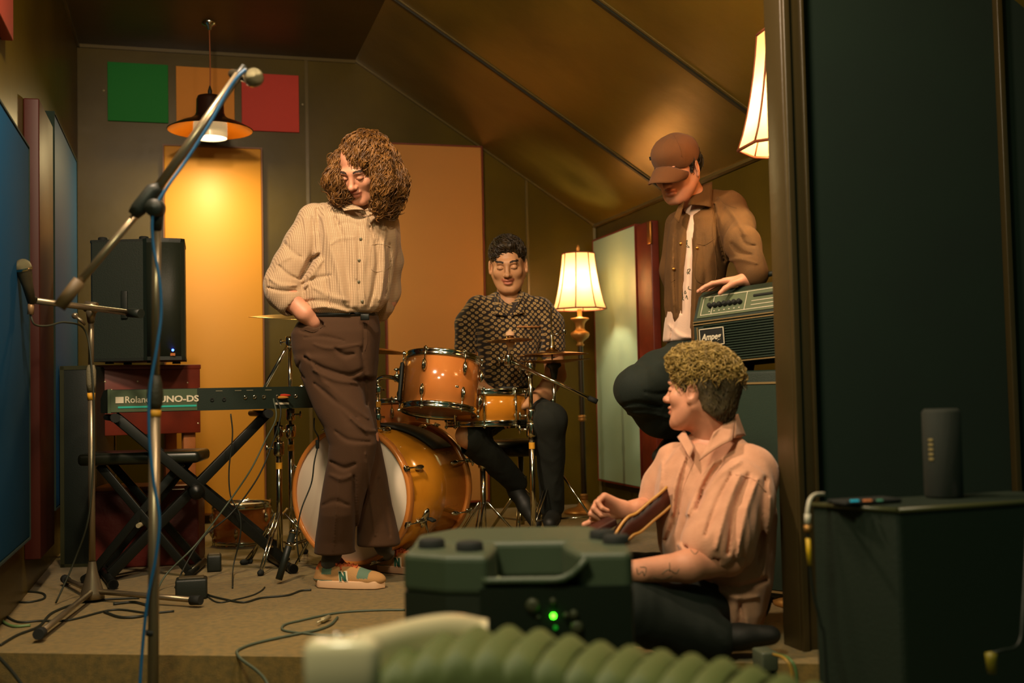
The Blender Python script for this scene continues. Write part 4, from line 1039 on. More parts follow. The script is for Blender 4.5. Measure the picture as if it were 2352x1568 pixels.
for (px, py, r_) in ((1223, 1390, .013), (1270, 1380, .006), (1318, 1410, .008), (1325, 1440, .012), (1300, 1412, .005)):
    p = onp(px, py); mb = MB(); mb.lathe(p, [(0, .006), (r_ * .7, .007), (r_, .003), (r_, -.006)], axes(-A[1]), 16); mb.build('control', mat('control_dim', (64, 66, 44), .5), rp)
for (px, py) in ((994, 1312), (1120, 1335), (1385, 1285), (1146, 1330)):
    p = P(px, py, WF - .02 if px > 1100 else WF + .0); mb = MB(); mb.ball(p, (.006, .006, .006), 8); mb.build('screw', mat('screw_dim', (110, 120, 80), .4, .5), th)

# ---------------------------------------------------------------- accordion-like bellows box in the near foreground
M_acc = mat('pearl_white', (236, 218, 180), .28, coat=.4); M_bel = mat('bellows_green_cast', (90, 100, 52), .6, bump=(30, .15)); M_accy = mat('accordion_side', (126, 120, 52), .5)  # green cast of the lighting is put into the bellows colour
AD = 1.42
th = thing('accordion', P(900, 1560, AD + .05) * np.array([1, 1, 0]) + CZ * (ZF + .45), 'pale accordion with ribbed bellows given a green light cast at the bottom edge in front', 'accordion')
lf = P(728, 1480, AD); zlow = ZF + .45
def ac(px, py, D): return P(px, py, D)
# body end block: rounded top edge rising to the right-back
mb = MB()
path = [ac(742, 1478, AD), ac(800, 1456, AD + .03), ac(880, 1438, AD + .08), ac(960, 1418, AD + .14), ac(1040, 1409, AD + .20), ac(1120, 1422, AD + .26)]
pp_ = smooth_path(path, 4); vs = []; ff = []; ns = 12
side_ = norm(np.array([-1, -.35, 0]))
for i, q in enumerate(pp_):
    lo_ = q[2] - zlow; w_ = .028
    fr = -CD * w_; row = []
    for k_ in range(9):
        a_ = math.pi * k_ / 8; row.append(q + CD * (-math.cos(a_)) * w_ + CZ * (math.sin(a_) * .022 - .022))
    row = [row[0] - CZ * (lo_ - .03)] + row + [row[-1] - CZ * (lo_ - .03)]
    vs += row
m__ = len(row)
for i in range(len(pp_) - 1):
    for k_ in range(m__ - 1): a_ = i * m__ + k_; ff.append((a_, a_ + 1, a_ + m__ + 1, a_ + m__))
ff += [list(range(m__)), list(range((len(pp_) - 1) * m__, len(pp_) * m__))[::-1]]
mb.add(vs, ff, True); mb.build('end_frame', M_acc, th)
for px, py, D_ in ((776, 1466, AD - .02), (816, 1470, AD - .0)):
    mb = MB(); mb.ball(P(px, py, D_), (.007, .007, .007), 10); mb.build('strap_stud', M_chrome, th)
# bellows: pleats fanned towards the right
npl = 15
for i in range(npl):
    t = i / (npl - 1)
    xt = 880 + 980 * t; yt = float(np.interp(xt, [870, 960, 1050, 1130, 1250, 1350, 1500, 1650, 1860], [1492, 1464, 1442, 1434, 1446, 1470, 1490, 1510, 1566]))
    Dn = AD + .02 + .02 * t; Df = Dn + .20
    topn = P(xt - 46, yt + 66, Dn); topf = P(xt + 20, yt + 6, Df)
    r0 = []
    mb = MB(); wd = .030
    n_ = 12; vs = []
    arc = [topn * (1 - s_) + topf * s_ + CZ * .012 * math.sin(math.pi * s_) for s_ in np.linspace(0, 1, n_)]
    arc = [topn - CZ * (max(.05, topn[2] - zlow - .02)) - CD * .0] + [topn - CZ * .03 - CD * .006] + arc + [topf - CZ * .25]
    for q in arc:
        vs += [q - CX * wd * .75 - CZ * .014, q + CZ * .004, q + CX * wd * .75 - CZ * .014]
    ff = []
    for k_ in range(len(arc) - 1):
        for j_ in (0, 1): a_ = k_ * 3 + j_; ff.append((a_, a_ + 1, a_ + 4, a_ + 3))
    mb.add(vs, ff, True); mb.build('bellows_fold', M_bel, th)
mb = MB(); p0, p1 = P(738, 1600, AD + .08), P(1900, 1600, AD + .08); mb.box(((p0 + p1) / 2)[:2].tolist() + [zlow + .01], (np.linalg.norm(p1 - p0), .22, .02), cax(0)); mb.build('base', M_accy, th)
q = P(786, 1492, AD - .035); mb = MB(); mb.box((q[0], q[1], q[2] - .02), (.092, .04, .07), cax(0), bevel=.016); mb.build('corner_cover', M_acc, th)
mb = MB(); mb.box((q[0], q[1], (q[2] - .05 + zlow) / 2), (.088, .036, q[2] - .05 - zlow), cax(0), bevel=.01); mb.build('side_cover', M_accy, th)
# stool it lies on (below the frame)
pc = P(1300, 1568, AD + .08)
th = thing('stool', (pc[0], pc[1], ZF), 'black stool under the accordion', 'stool')
mb = MB(); mb.box((pc[0], pc[1], zlow - .02), (.75, .3, .035), cax(0), bevel=.01); mb.build('seat', M_blackp, th)
for i in (-1, 1):
    for j_ in (-1, 1):
        mb = MB(); q = pc + CX * i * .3 + CD * j_ * .12; mb.tube([(q[0], q[1], ZF), (q[0], q[1], zlow - .03)], .014, 10); mb.build('leg', M_blackm, th)

# ---------------------------------------------------------------- dark case on the right with the things on it
M_rc = mat('case_dark', (20, 34, 22), .6, bump=(120, .3)); M_rc2 = mat('case_side', (20, 40, 30), .7, bump=(120, .3))
RD = 2.45
q0 = P(2062, 1170, RD); zt_ = q0[2] + .004
A = cax(26)
th = thing('equipment_case', np.array([q0[0], q0[1], ZF]) + A[1] * .25, 'large dark case at the lower right in front of the black partition', 'case')
w1, w2 = .30, .52
A_l = norm(np.array([*(P(1862, 1160, RD + .16) - q0)[:2], 0])); A_r = norm(np.array([*(P(2420, 1150, RD + .13) - q0)[:2], 0]))
L1 = np.linalg.norm((P(1862, 1160, RD + .16) - q0)[:2]); L2 = .55
pol = [q0, q0 + A_r * L2, q0 + A_r * L2 + A_l * L1 , q0 + A_l * L1]
pol = [np.array([p[0], p[1], ZF]) for p in pol]
mb = MB(); mb.prism(pol, CZ * (zt_ - ZF)); ob = mb.build('shell', M_rc, th); md = ob.modifiers.new('bevel', 'BEVEL'); md.width = .012; md.segments = 3
mb = MB(); 
for a_, b_ in ((pol[0], pol[3]), (pol[0], pol[1])): mb.tube([np.array([a_[0], a_[1], zt_ - .006]), np.array([b_[0], b_[1], zt_ - .006])], .006, 8)
mb.build('edge', mat('case_trim', (60, 62, 34), .35), th)
can = P(2168, 1128, RD + .20); can[2] = zt_
th = thing('portable_speaker', can, 'dark cylindrical portable speaker standing on the case at the right', 'speaker')
Hc = .205; Rc = .043
mb = MB(); mb.lathe(can, [(0, 0), (Rc - .004, 0), (Rc, .006), (Rc, Hc - .008), (Rc - .006, Hc), (Rc - .012, Hc - .004), (0, Hc - .006)], n=32); mb.build('body', mat('mesh_dark', (26, 34, 26), .75, bump=(600, .8)), th)
for i in range(5):
    a_ = math.radians(215); d = CX * math.cos(a_) + CD * math.sin(a_)
    mb = MB(); mb.box(can + d * Rc + CZ * (.09 + i * .011), (.012, .003, .006), np.stack([np.cross(CZ, d), d, CZ]), bevel=.001); mb.build('button', mat('button_pale', (130, 116, 70), .5), th)
p = P(1985, 1140, RD + .10); p[2] = zt_ + .006
mb = MB(); mb.box(p, (.15, .07, .010), cax(20), bevel=.004); ph_ = mb.build('pedal_tuner', M_rubber, label='flat black gadget with cyan and orange lights on the right case', cat='gadget')
for px, py, c_, w_ in ((1962, 1130, (40, 170, 190), .018), (1992, 1138, (190, 110, 60), .018), (2020, 1128, (70, 120, 90), .012)):
    q = P(px, py, RD + .04); q[2] = zt_ + .013
    mb = MB(); mb.box(q, (w_, .006, .004), cax(10)); mb.build('light', mat('led%d' % c_[0], c_, .4, emit=(c_, .35)), ph_)
lead = thing('jack_lead', P(1885, 1135, RD), 'white and yellow jack lead hanging over the left corner of the right case', 'cable')
pts = smooth_path([P(1892, 1134, RD + .1), P(1872, 1136, RD + .06), P(1860, 1148, RD + .03), P(1855, 1172, RD + .02), P(1855, 1186, RD + .02)], 6)
mb = MB(); mb.tube(pts, .0045, 10); mb.build('cord', mat('lead_white', (196, 190, 170), .5), lead)
mb = MB(); mb.tube([P(1855, 1180, RD + .02), P(1855, 1205, RD + .02)], .0065, 12); mb.build('connector', mat('lead_white', ()), lead) if False else mb.build('connector', MATS['lead_white'], lead)
mb = MB(); mb.tube([P(1855, 1206, RD + .02), P(1856, 1222, RD + .02)], [.008, .007], 12); mb.build('coupler', M_gold, lead)
mb = MB(); mb.tube([P(1856, 1236, RD + .02), P(1860, 1298, RD + .02)], .005, 10); mb.build('yellow_sleeve', mat('sleeve_yellow', (210, 170, 20), .5), lead)
e_ = P(1895, 1500, RD + .02)
mb = MB(); mb.tube(smooth_path([P(1855, 1222, RD + .02), P(1857, 1260, RD + .02), P(1866, 1350, RD + .02), P(1884, 1430, RD + .02), e_, np.array([e_[0], e_[1], ZF + .006]), np.array([e_[0], e_[1], ZF + .006]) + CX * -.1], 6), .0032, 8); mb.build('lower_cord', M_blackp, lead)
p = P(2276, 1500, RD - .12); mb = MB(); mb.lathe(p, [(0, .004), (.012, 0), (.011, -.012), (.009, -.04), (0, -.04)], n=14); pg = mb.build('cable_end', mat('plug_yellow', (120, 110, 24), .5), label='small yellow plug end hanging in front of the right case', cat='plug')
mb = MB(); mb.tube(smooth_path([p, P(2300, 1494, RD - .12), P(2340, 1478, RD - .1), P(2350, 1400, RD - .08), P(2360, 1200, RD)], 5), .0035, 8); mb.build('cord', M_blackp, pg)
# socket block and leads at the foot of the post
p = P(1757, 1492, 2.98); th = thing('plug_adapter', (p[0], p[1], ZF), 'grey and black plug adapter on the floor left of the post', 'adapter')
mb = MB(); mb.box((p[0], p[1], ZF + .13), (.042, .06, .26), cax(10), bevel=.004); mb.build('base', M_blackm, th)
mb = MB(); mb.box((p[0], p[1], ZF + .285), (.045, .07, .05), cax(10), bevel=.006); mb.build('top', mat('adapter_grey', (72, 80, 62), .5), th)
for (c_, dx, lab) in (((150, 120, 44), 0, 'yellow lead curling down beside the post foot'), ((76, 110, 60), 10, 'green lead curling down beside the post foot')):
    mb = MB(); mb.tube(smooth_path([P(1776 + dx * .5, 1502, 2.9), P(1802 + dx, 1512, 2.8), P(1818 + dx, 1540, 2.78), P(1822 + dx, 1600, 2.78), P(1822 + dx, 1690, 2.78)], 6), .0038, 8); mb.build('lead', mat('lead%d' % c_[0], c_, .5), label=lab, cat='cable')

# ---------------------------------------------------------------- cables on the floor
M_cb = mat('cable_black', (28, 34, 26), .55); M_cg = mat('cable_grey', (70, 82, 66), .55)
def floorp(px, py, z=.005):
    hz = 900 - (px - 1176) * .0217; D_ = FPX * (CAMZ - z) / (py - hz); q = P(px, py, D_); q[2] = z; return q
def fcable(pts, r, m, label, lift=None, name='floor_cable'):
    q = [p if isinstance(p, np.ndarray) else floorp(p[0], p[1], r) for p in pts]
    sp_ = smooth_path(q, 8); 
    if lift is None: sp_[:, 2] = np.maximum(sp_[:, 2], r)
    mb = MB(); mb.tube(sp_, r, 8); return mb.build(name, m, label=label, cat='cable')
fcable([(930, 1395), (860, 1396), (790, 1400), (740, 1408), (695, 1418), (655, 1428), (650, 1440), (690, 1447), (760, 1452), (850, 1448)], .004, M_cg, 'grey cable looping on the carpet in front of the standing man')
e1, e2 = floorp(560, 1483, .005), None
fcable([(775, 1412), (760, 1428), (730, 1440), (690, 1448), (640, 1458), (580, 1472), (548, 1485), (545, 1494)] + [P(556, 1515, 3.30), P(590, 1540, 3.22), P(612, 1566, 3.15), P(625, 1610, 3.1)], .0045, M_cg, 'grey cable running off the front edge of the stage', lift=1)
p0, p1 = floorp(728, 1424, .012), floorp(756, 1411, .012)
mb = MB(); mb.tube([p0, p0 + (p1 - p0) * .35, p0 + (p1 - p0) * .4, p1], [.003, .003, .0085, .008], 10); mb.build('jack_plug', M_screw, label='metal jack plug lying in the grey cable loop', cat='plug')
fcable([(715, 1350), (690, 1352), (660, 1362), (600, 1368), (560, 1378), (520, 1372), (480, 1362), (466, 1352)], .004, M_cb, 'black cable from the power supply to the standing man\'s shoe')
fcable([(470, 1360), (500, 1378), (540, 1372), (580, 1362), (600, 1352), (608, 1344)], .003, M_cb, 'thin black cable curling beside the power supply')
fcable([(0, 1400), (40, 1422), (90, 1420), (160, 1418), (260, 1395), (340, 1402), (400, 1398)], .004, M_cb, 'black cable across the carpet at the lower left')
fcable([(0, 1475), (40, 1452), (90, 1432), (120, 1402), (180, 1380), (240, 1372), (320, 1368)], .0045, M_cb, 'thick black cable curving in from the left edge')
fcable([(0, 1350), (20, 1372), (60, 1378), (100, 1370), (98, 1358), (60, 1354), (20, 1358)], .004, M_cb, 'black cable loop at the far left of the carpet')
fcable([(20, 1402), (5, 1418), (30, 1432), (70, 1430)], .005, mat('cable_green', (90, 120, 70), .5), 'pale green cable end at the left edge')
fcable([(240, 1400), (280, 1412), (330, 1408), (350, 1392), (310, 1378), (260, 1382)], .005, M_cb, 'coiled black cable beside the left stand base')
fcable([P(-30, 1480, 3.42), P(0, 1512, 3.35), P(30, 1545, 3.25), P(70, 1600, 3.1)], .005, M_cb, 'black cable hanging over the stage edge at the left', lift=1)
# cables hanging from the keyboard
def hcable(pts, r, m, label):
    mb = MB(); mb.tube(smooth_path([P(*p) if len(p) == 3 else floorp(*p) for p in pts], 8), r, 8); return mb.build('hanging_cable', m, label=label, cat='cable')
KDp = lambda px: kline(px, -.03)
hcable([(628, 915, KDp(628)), (634, 960, KDp(628) - .03), (610, 1010, KDp(600) - .03), (575, 1080, KDp(560) - .03), (520, 1160, KDp(500)), (450, 1250, 4.6), (385, 1315, 4.55), (360, 1352)], .0035, M_cg, 'grey cable drooping from the red plug down across the stand')
hcable([(634, 914, KDp(628)), (645, 950, KDp(628) - .03), (625, 1020, KDp(600) - .03), (590, 1100, KDp(560) - .03), (530, 1180, KDp(500)), (470, 1230, 4.7), (430, 1290, 4.65), (402, 1345)], .0035, M_cb, 'dark cable drooping beside the grey one from the keyboard')
hcable([(530, 950, KDp(530)), (534, 1000, KDp(530)), (526, 1080, KDp(530)), (530, 1140, KDp(530)), (550, 1180, KDp(530)), (552, 1230, KDp(530)), (536, 1300, KDp(530)), (534, 1345)], .003, M_cb, 'thin cable hanging straight from the middle of the keyboard')
hcable([(722, 960, 4.72), (722, 985, 4.7), (732, 1010, 4.7), (722, 1060, 4.68), (715, 1110, 4.68), (692, 1170, 4.66), (682, 1225, 4.66), (684, 1262, 4.66), (688, 1290, 4.68)], .003, M_cb, 'thin cable hanging in front of the white bass drum head')
mb = MB(); p = P(729, 1020, 4.69); mb.box(p, (.014, .012, .036), cax(0), bevel=.003); mb.build('cable_control', M_blackp, label='small black inline control on the cable before the drum head', cat='cable control')
# small microphone aimed at the bass drum, on a short stand
q = floorp(640, 1335, .02)
th = thing('drum_microphone', floorp(645, 1310, 0), 'small microphone on a short arm pointing at the bass drum edge', 'microphone')
m0, m1 = P(640, 1300, 4.6), P(672, 1225, 4.66); m0[2] = .02
mb = MB(); mb.tube([m0, m1], [.014, .014], 12); mb.build('body', M_blackp, th)
mb = MB(); mb.tube([m0 + (m1 - m0) * .72, m0 + (m1 - m0) * .8], .0155, 12); mb.build('ring', M_chrome, th)
mb = MB(); mb.tube([m1, m1 + norm(m1 - m0) * .02], [.016, .012], 12); mb.build('tip', M_chrome, th)
# drummer's throne
TH0 = G(.03, 5.62, 0)
th = thing('drum_throne', TH0, 'black round drum throne under the drummer', 'stool')
mb = MB(); mb.lathe(TH0, [(0, .44), (.15, .44), (.175, .455), (.175, .495), (.15, .515), (0, .515)], n=36); mb.build('seat', mat('black_vinyl', ()) if False else MATS['black_vinyl'], th)
cyl(th, 'tube', TH0 + CZ * .1, TH0 + CZ * .45, .014, M_chrome); tripod(th, TH0 + CZ * .27, .24, 0, a0=.4, hub_up=.15)
# ---------------------------------------------------------------- soft-body modelling: distance fields turned into meshes
from mathutils.bvhtree import BVHTree
from mathutils import noise as mnoise
_Rinv = np.stack([_r, _u, -_f]) @ GR.T          # room -> camera
def PROJ(p):
    q = np.asarray(p, float) - np.array([0, 0, CAMZ]); c = q @ _Rinv.T
    return 1176 + FPX * c[..., 0] / -c[..., 2], 784 - FPX * c[..., 1] / -c[..., 2]
class Grid:
    def __init__(s, lo, hi, h):
        s.h = h; s.lo = np.asarray(lo, float); n = np.ceil((np.asarray(hi) - s.lo) / h).astype(int) + 1
        s.ax = [s.lo[i] + h * np.arange(n[i]) for i in range(3)]
        s.d = np.full(tuple(n), 0.2, np.float32)
    @classmethod
    def around(c, pts, m, h):
        p = np.asarray(pts); return c(p.min(0) - m, p.max(0) + m, h)
    @classmethod
    def px(c, x0, x1, y0, y1, d0, d1, h):
        p = np.array([P(x, y, d) for x in (x0, x1) for y in (y0, y1) for d in (d0, d1)]); return c(p.min(0), p.max(0), h)
    def reg(s, lo, hi, m):
        sl = []
        for i in range(3):
            a = int(max(0, math.floor((lo[i] - m - s.lo[i]) / s.h))); b = int(min(s.d.shape[i], math.ceil((hi[i] + m - s.lo[i]) / s.h) + 1))
            if b <= a: return None, None
            sl.append(slice(a, b))
        X, Y, Z = np.meshgrid(s.ax[0][sl[0]], s.ax[1][sl[1]], s.ax[2][sl[2]], indexing='ij')
        return tuple(sl), np.stack([X, Y, Z], -1)
    def comb(s, sl, nd, k, sub=False):
        o = s.d[sl]
        if sub:
            if k > 0: h = np.clip(.5 - .5 * (o + nd) / k, 0, 1); s.d[sl] = o * (1 - h) - nd * h + k * h * (1 - h)
            else: s.d[sl] = np.maximum(o, -nd)
        elif k > 0: h = np.clip(.5 + .5 * (o - nd) / k, 0, 1); s.d[sl] = o * (1 - h) + nd * h - k * h * (1 - h)
        else: s.d[sl] = np.minimum(o, nd)
        return s
    def cap(s, a, b, ra, rb=None, k=.02, sub=False, flat=None):
        rb = ra if rb is None else rb; a = np.asarray(a, float); b = np.asarray(b, float); m = max(ra, rb) + k + .03
        sl, p = s.reg(np.minimum(a, b), np.maximum(a, b), m)
        if sl is None: return s
        ab = b - a; L = max(np.dot(ab, ab), 1e-9); t = np.clip(((p - a) @ ab) / L, 0, 1)
        q = p - a - t[..., None] * ab
        if flat is not None:
            n = norm(flat[0]); c = q @ n; q = q + n * (c * (1 / flat[1] - 1))[..., None]
        return s.comb(sl, np.sqrt((q ** 2).sum(-1)) - (ra + (rb - ra) * t), k, sub)
    def chain(s, pts, rs, k=.02, **kw):
        for i in range(len(pts) - 1): s.cap(pts[i], pts[i + 1], rs[i], rs[i + 1], k, **kw)
        return s
    def ell(s, c, r, ax=None, k=.02, sub=False):
        ax = np.eye(3) if ax is None else np.asarray(ax); r = np.asarray(r, float); c = np.asarray(c, float); m = r.max()
        sl, p = s.reg(c - m, c + m, k + .02)
        if sl is None: return s
        q = (p - c) @ ax.T; k0 = np.sqrt(((q / r) ** 2).sum(-1)) + 1e-6; k1 = np.sqrt(((q / r ** 2) ** 2).sum(-1)) + 1e-6
        return s.comb(sl, k0 * (k0 - 1) / k1, k, sub)
    def loft(s, rows, k=.02, pw=2.0, sub=False):
        "rows: (py, px_left, px_right, D, half_depth) from top to bottom"
        R = []
        for py, l, r, D, b in rows:
            a = P(l, py, D); c = P(r, py, D); ce = (a + c) / 2; R.append((ce[2], ce @ CX, ce @ CD, abs((c - a) @ CX) / 2, b))
        R = np.array(sorted(R)); mx = R[:, 3].max(); z0, z1 = R[0, 0], R[-1, 0]
        cs = [G(x, d, z) for z, x, d, a, b in R]; lo = np.min(cs, 0) - mx; hi = np.max(cs, 0) + mx; lo[2] = z0; hi[2] = z1
        sl, p = s.reg(lo, hi, k + .03)
        z = p[..., 2]; f = [np.interp(z, R[:, 0], R[:, i]) for i in (1, 2, 3, 4)]
        x = np.abs(p @ CX - f[0]) / f[2]; y = np.abs(p @ CD - f[1]) / f[3]
        d = ((x ** pw + y ** pw) ** (1 / pw) - 1) * np.minimum(f[2], f[3])
        e = .012; dz = np.maximum(z0 - z, z - z1) 
        d = np.where((d > -e) & (dz > -e), np.sqrt(np.maximum(d + e, 0) ** 2 + np.maximum(dz + e, 0) ** 2) - e, np.maximum(d, dz))
        return s.comb(sl, d, k, sub)
    def band(s, w=.05): return np.abs(s.d) < w
    def folds(s, lst, side=None):
        "lst: (pixel polyline, width px, amplitude m) raised (+) or sunk (-) creases"
        idx = np.argwhere(s.band(.045)); p = np.stack([s.ax[i][idx[:, i]] for i in range(3)], -1); px, py = PROJ(p); acc = np.zeros(len(p))
        for poly, w, amp in lst:
            best = np.full(len(p), 1e9)
            pl = np.asarray(poly, float)
            if len(pl) > 2: pl = smooth_path(np.c_[pl, np.zeros(len(pl))], 3)[:, :2]
            N = len(pl) - 1
            for i in range(N):
                a, b = pl[i], pl[i + 1]; ab = b - a; t = np.clip(((px - a[0]) * ab[0] + (py - a[1]) * ab[1]) / (ab @ ab + 1e-9), 0, 1)
                dd = (px - a[0] - t * ab[0]) ** 2 + (py - a[1] - t * ab[1]) ** 2
                u_ = (i + t) / N; ww = w * (.45 + .55 * np.sin(math.pi * np.clip(u_, .02, .98)))
                best = np.minimum(best, dd / ww ** 2)
            acc += 1.15 * amp * np.exp(-best)
        s.d[tuple(idx.T)] -= acc.astype(np.float32); return s
    def rumple(s, amp, freq, seed=0, stretch=(1, 1, .45)):
        idx = np.argwhere(s.band(.04)); p = np.stack([s.ax[i][idx[:, i]] for i in range(3)], -1) * np.array(stretch) * freq
        rs = np.random.RandomState(seed); v = 0
        w = p + .6 * np.sin(p[:, [1, 2, 0]] * 1.3 + seed)
        for o_ in range(4):
            kk = rs.normal(size=(3, 3)); kk /= np.linalg.norm(kk, axis=1)[:, None]; f_ = 1.75 ** o_
            for q in kk: v = v + np.sin(w @ q * f_ * 2 + rs.rand() * 6) / (3 * f_ ** .9)
        v = 1 - 2 * np.abs(v) / 1.2
        s.d[tuple(idx.T)] -= (amp * np.clip(v, -1, 1)).astype(np.float32); return s
    def cutpx(s, fn, keep=False):
        "remove material where fn(px,py,p) is true"
        idx = np.argwhere(s.d < .03); p = np.stack([s.ax[i][idx[:, i]] for i in range(3)], -1); px, py = PROJ(p)
        m = fn(px, py, p); s.d[tuple(idx[m].T)] = np.maximum(s.d[tuple(idx[m].T)], s.h * .6); return s
    def mesh(s):
        d = s.d; n = d.shape
        inside = d < 0; idx = np.zeros((n[0] - 1, n[1] - 1, n[2] - 1), np.uint8)
        corners = [(i, j, k) for i in (0, 1) for j in (0, 1) for k in (0, 1)]
        cnt = np.zeros(idx.shape, np.int8)
        for c in corners: cnt += inside[c[0]:n[0] - 1 + c[0], c[1]:n[1] - 1 + c[1], c[2]:n[2] - 1 + c[2]]
        act = np.argwhere((cnt > 0) & (cnt < 8)); vid = np.full(idx.shape, -1, np.int32); vid[tuple(act.T)] = np.arange(len(act))
        acc = np.zeros((len(act), 3)); num = np.zeros(len(act))
        for ai, a in enumerate(corners):
            for b in corners[ai + 1:]:
                if sum(abs(x - y) for x, y in zip(a, b)) != 1: continue
                da = d[act[:, 0] + a[0], act[:, 1] + a[1], act[:, 2] + a[2]]; db = d[act[:, 0] + b[0], act[:, 1] + b[1], act[:, 2] + b[2]]
                m = (da < 0) != (db < 0); t = np.where(m, da / (da - db + 1e-12), 0)[:, None]
                acc += np.where(m[:, None], np.array(a) + t * (np.array(b) - np.array(a)), 0); num += m
        v = s.lo + (act + acc / num[:, None]) * s.h
        F = []
        for axx in range(3):
            o1, o2 = [(1, 2), (2, 0), (0, 1)][axx]
            sa = [slice(0, n[i]) for i in range(3)]; sb = list(sa); sa[axx] = slice(0, n[axx] - 1); sb[axx] = slice(1, n[axx])
            A_, B_ = inside[tuple(sa)], inside[tuple(sb)]
            e = np.argwhere(A_ != B_)
            e = e[(e[:, o1] > 0) & (e[:, o2] > 0) & (e[:, o1] < n[o1] - 1) & (e[:, o2] < n[o2] - 1)]
            if not len(e): continue
            fl = A_[tuple(e.T)]
            def vv(d1, d2):
                q = e.copy(); q[:, o1] += d1; q[:, o2] += d2; return vid[q[:, 0], q[:, 1], q[:, 2]]
            quad = np.stack([vv(-1, -1), vv(0, -1), vv(0, 0), vv(-1, 0)], 1)
            quad[~fl] = quad[~fl][:, ::-1]; F.append(quad)
        F = np.vstack(F); F = F[(F >= 0).all(1)]
        return v, F
def link_mesh(name, parts, mats, parent, label=None, matfn=None):
    "parts: list of (verts, faces); one mesh object, smooth"
    V = []; F = []; n = 0
    for v, f in parts: V.append(v); F.append(np.asarray(f) + n); n += len(v)
    V = np.vstack(V); F = np.vstack(F)
    me = bpy.data.meshes.new(name); me.from_pydata((V - wpos(parent)).tolist(), [], F.tolist())
    me.polygons.foreach_set('use_smooth', [True] * len(F))
    for m in (mats if isinstance(mats, (list, tuple)) else [mats]): me.materials.append(m)
    if matfn is not None:
        me.polygons.foreach_set('material_index', matfn(V[F].mean(1)).astype(int).tolist())
    me.update(); o = bpy.data.objects.new(name, me); col.objects.link(o); o.parent = parent
    if label: o['label'] = label
    return o, (V, F)
def bvh(vf): return BVHTree.FromPolygons(vf[0].tolist(), np.asarray(vf[1]).tolist())
CAMP = np.array([0, 0, CAMZ])
def surf(tree, px, py, off=0.0):
    dr = Vector(norm(P(px, py, 5.0) - CAMP)); h, nn, i, ds = tree.ray_cast(Vector(CAMP), dr)
    if h is None: return None
    n_ = np.array(nn); 
    if np.dot(n_, np.array(dr)) > 0: n_ = -n_
    return np.array(h) + n_ * off
def seam(tree, pts, r, m, name, parent, off=.0005, k=5):
    "a thin cord lying on the surface along a pixel polyline"
    pl = smooth_path([(x, y, 0) for x, y in pts], k) if len(pts) > 2 else np.array([(pts[0][0] + (pts[1][0] - pts[0][0]) * t, pts[0][1] + (pts[1][1] - pts[0][1]) * t, 0) for t in np.linspace(0, 1, 10)])
    q = [surf(tree, x, y, off) for x, y, _ in pl]; q = [a for a in q if a is not None]
    if len(q) < 2: return
    mb = MB(); mb.tube(q, r, 5); return mb.build(name, m, parent)
def patch(tree, pts, m, name, parent, off=.003, nx=10, ny=8, thick=.002, label=None):
    "a cloth piece lying on the surface inside a pixel quadrilateral (4 corners in order)"
    c = np.asarray(pts, float); rows = []
    for j in range(ny + 1):
        for i in range(nx + 1):
            a, b = i / nx, j / ny
            p = (c[0] * (1 - a) + c[1] * a) * (1 - b) + (c[3] * (1 - a) + c[2] * a) * b
            q = surf(tree, p[0], p[1], off); rows.append(q if q is not None else (rows[-1] if rows else None))
    if any(r is None for r in rows): return None
    f = [(j * (nx + 1) + i, j * (nx + 1) + i + 1, (j + 1) * (nx + 1) + i + 1, (j + 1) * (nx + 1) + i) for j in range(ny) for i in range(nx)]
    mb = MB(); mb.add(rows, f, True); o = mb.build(name, m, parent, label=label); s_ = o.modifiers.new('solid', 'SOLIDIFY'); s_.thickness = thick; s_.offset = 0; return o
def wing(pts, m, name, parent, thick=.0022, D=None, bulge=.004):
    "a collar wing: corners given as (px,py,D)"
    q = [P(*p) for p in pts]; n = norm(np.cross(q[1] - q[0], q[3] - q[0])); n = n if n @ CD < 0 else -n
    vs = []; N = 6
    for j in range(N + 1):
        for i in range(N + 1):
            a, b = i / N, j / N; vs.append((q[0] * (1 - a) + q[1] * a) * (1 - b) + (q[3] * (1 - a) + q[2] * a) * b + n * bulge * math.sin(math.pi * a) * math.sin(math.pi * b * .5))
    f = [(j * (N + 1) + i, j * (N + 1) + i + 1, (j + 1) * (N + 1) + i + 1, (j + 1) * (N + 1) + i) for j in range(N) for i in range(N)]
    mb = MB(); mb.add(vs, f, True); o = mb.build(name, m, parent); s_ = o.modifiers.new('solid', 'SOLIDIFY'); s_.thickness = thick; s_.offset = 0; return o
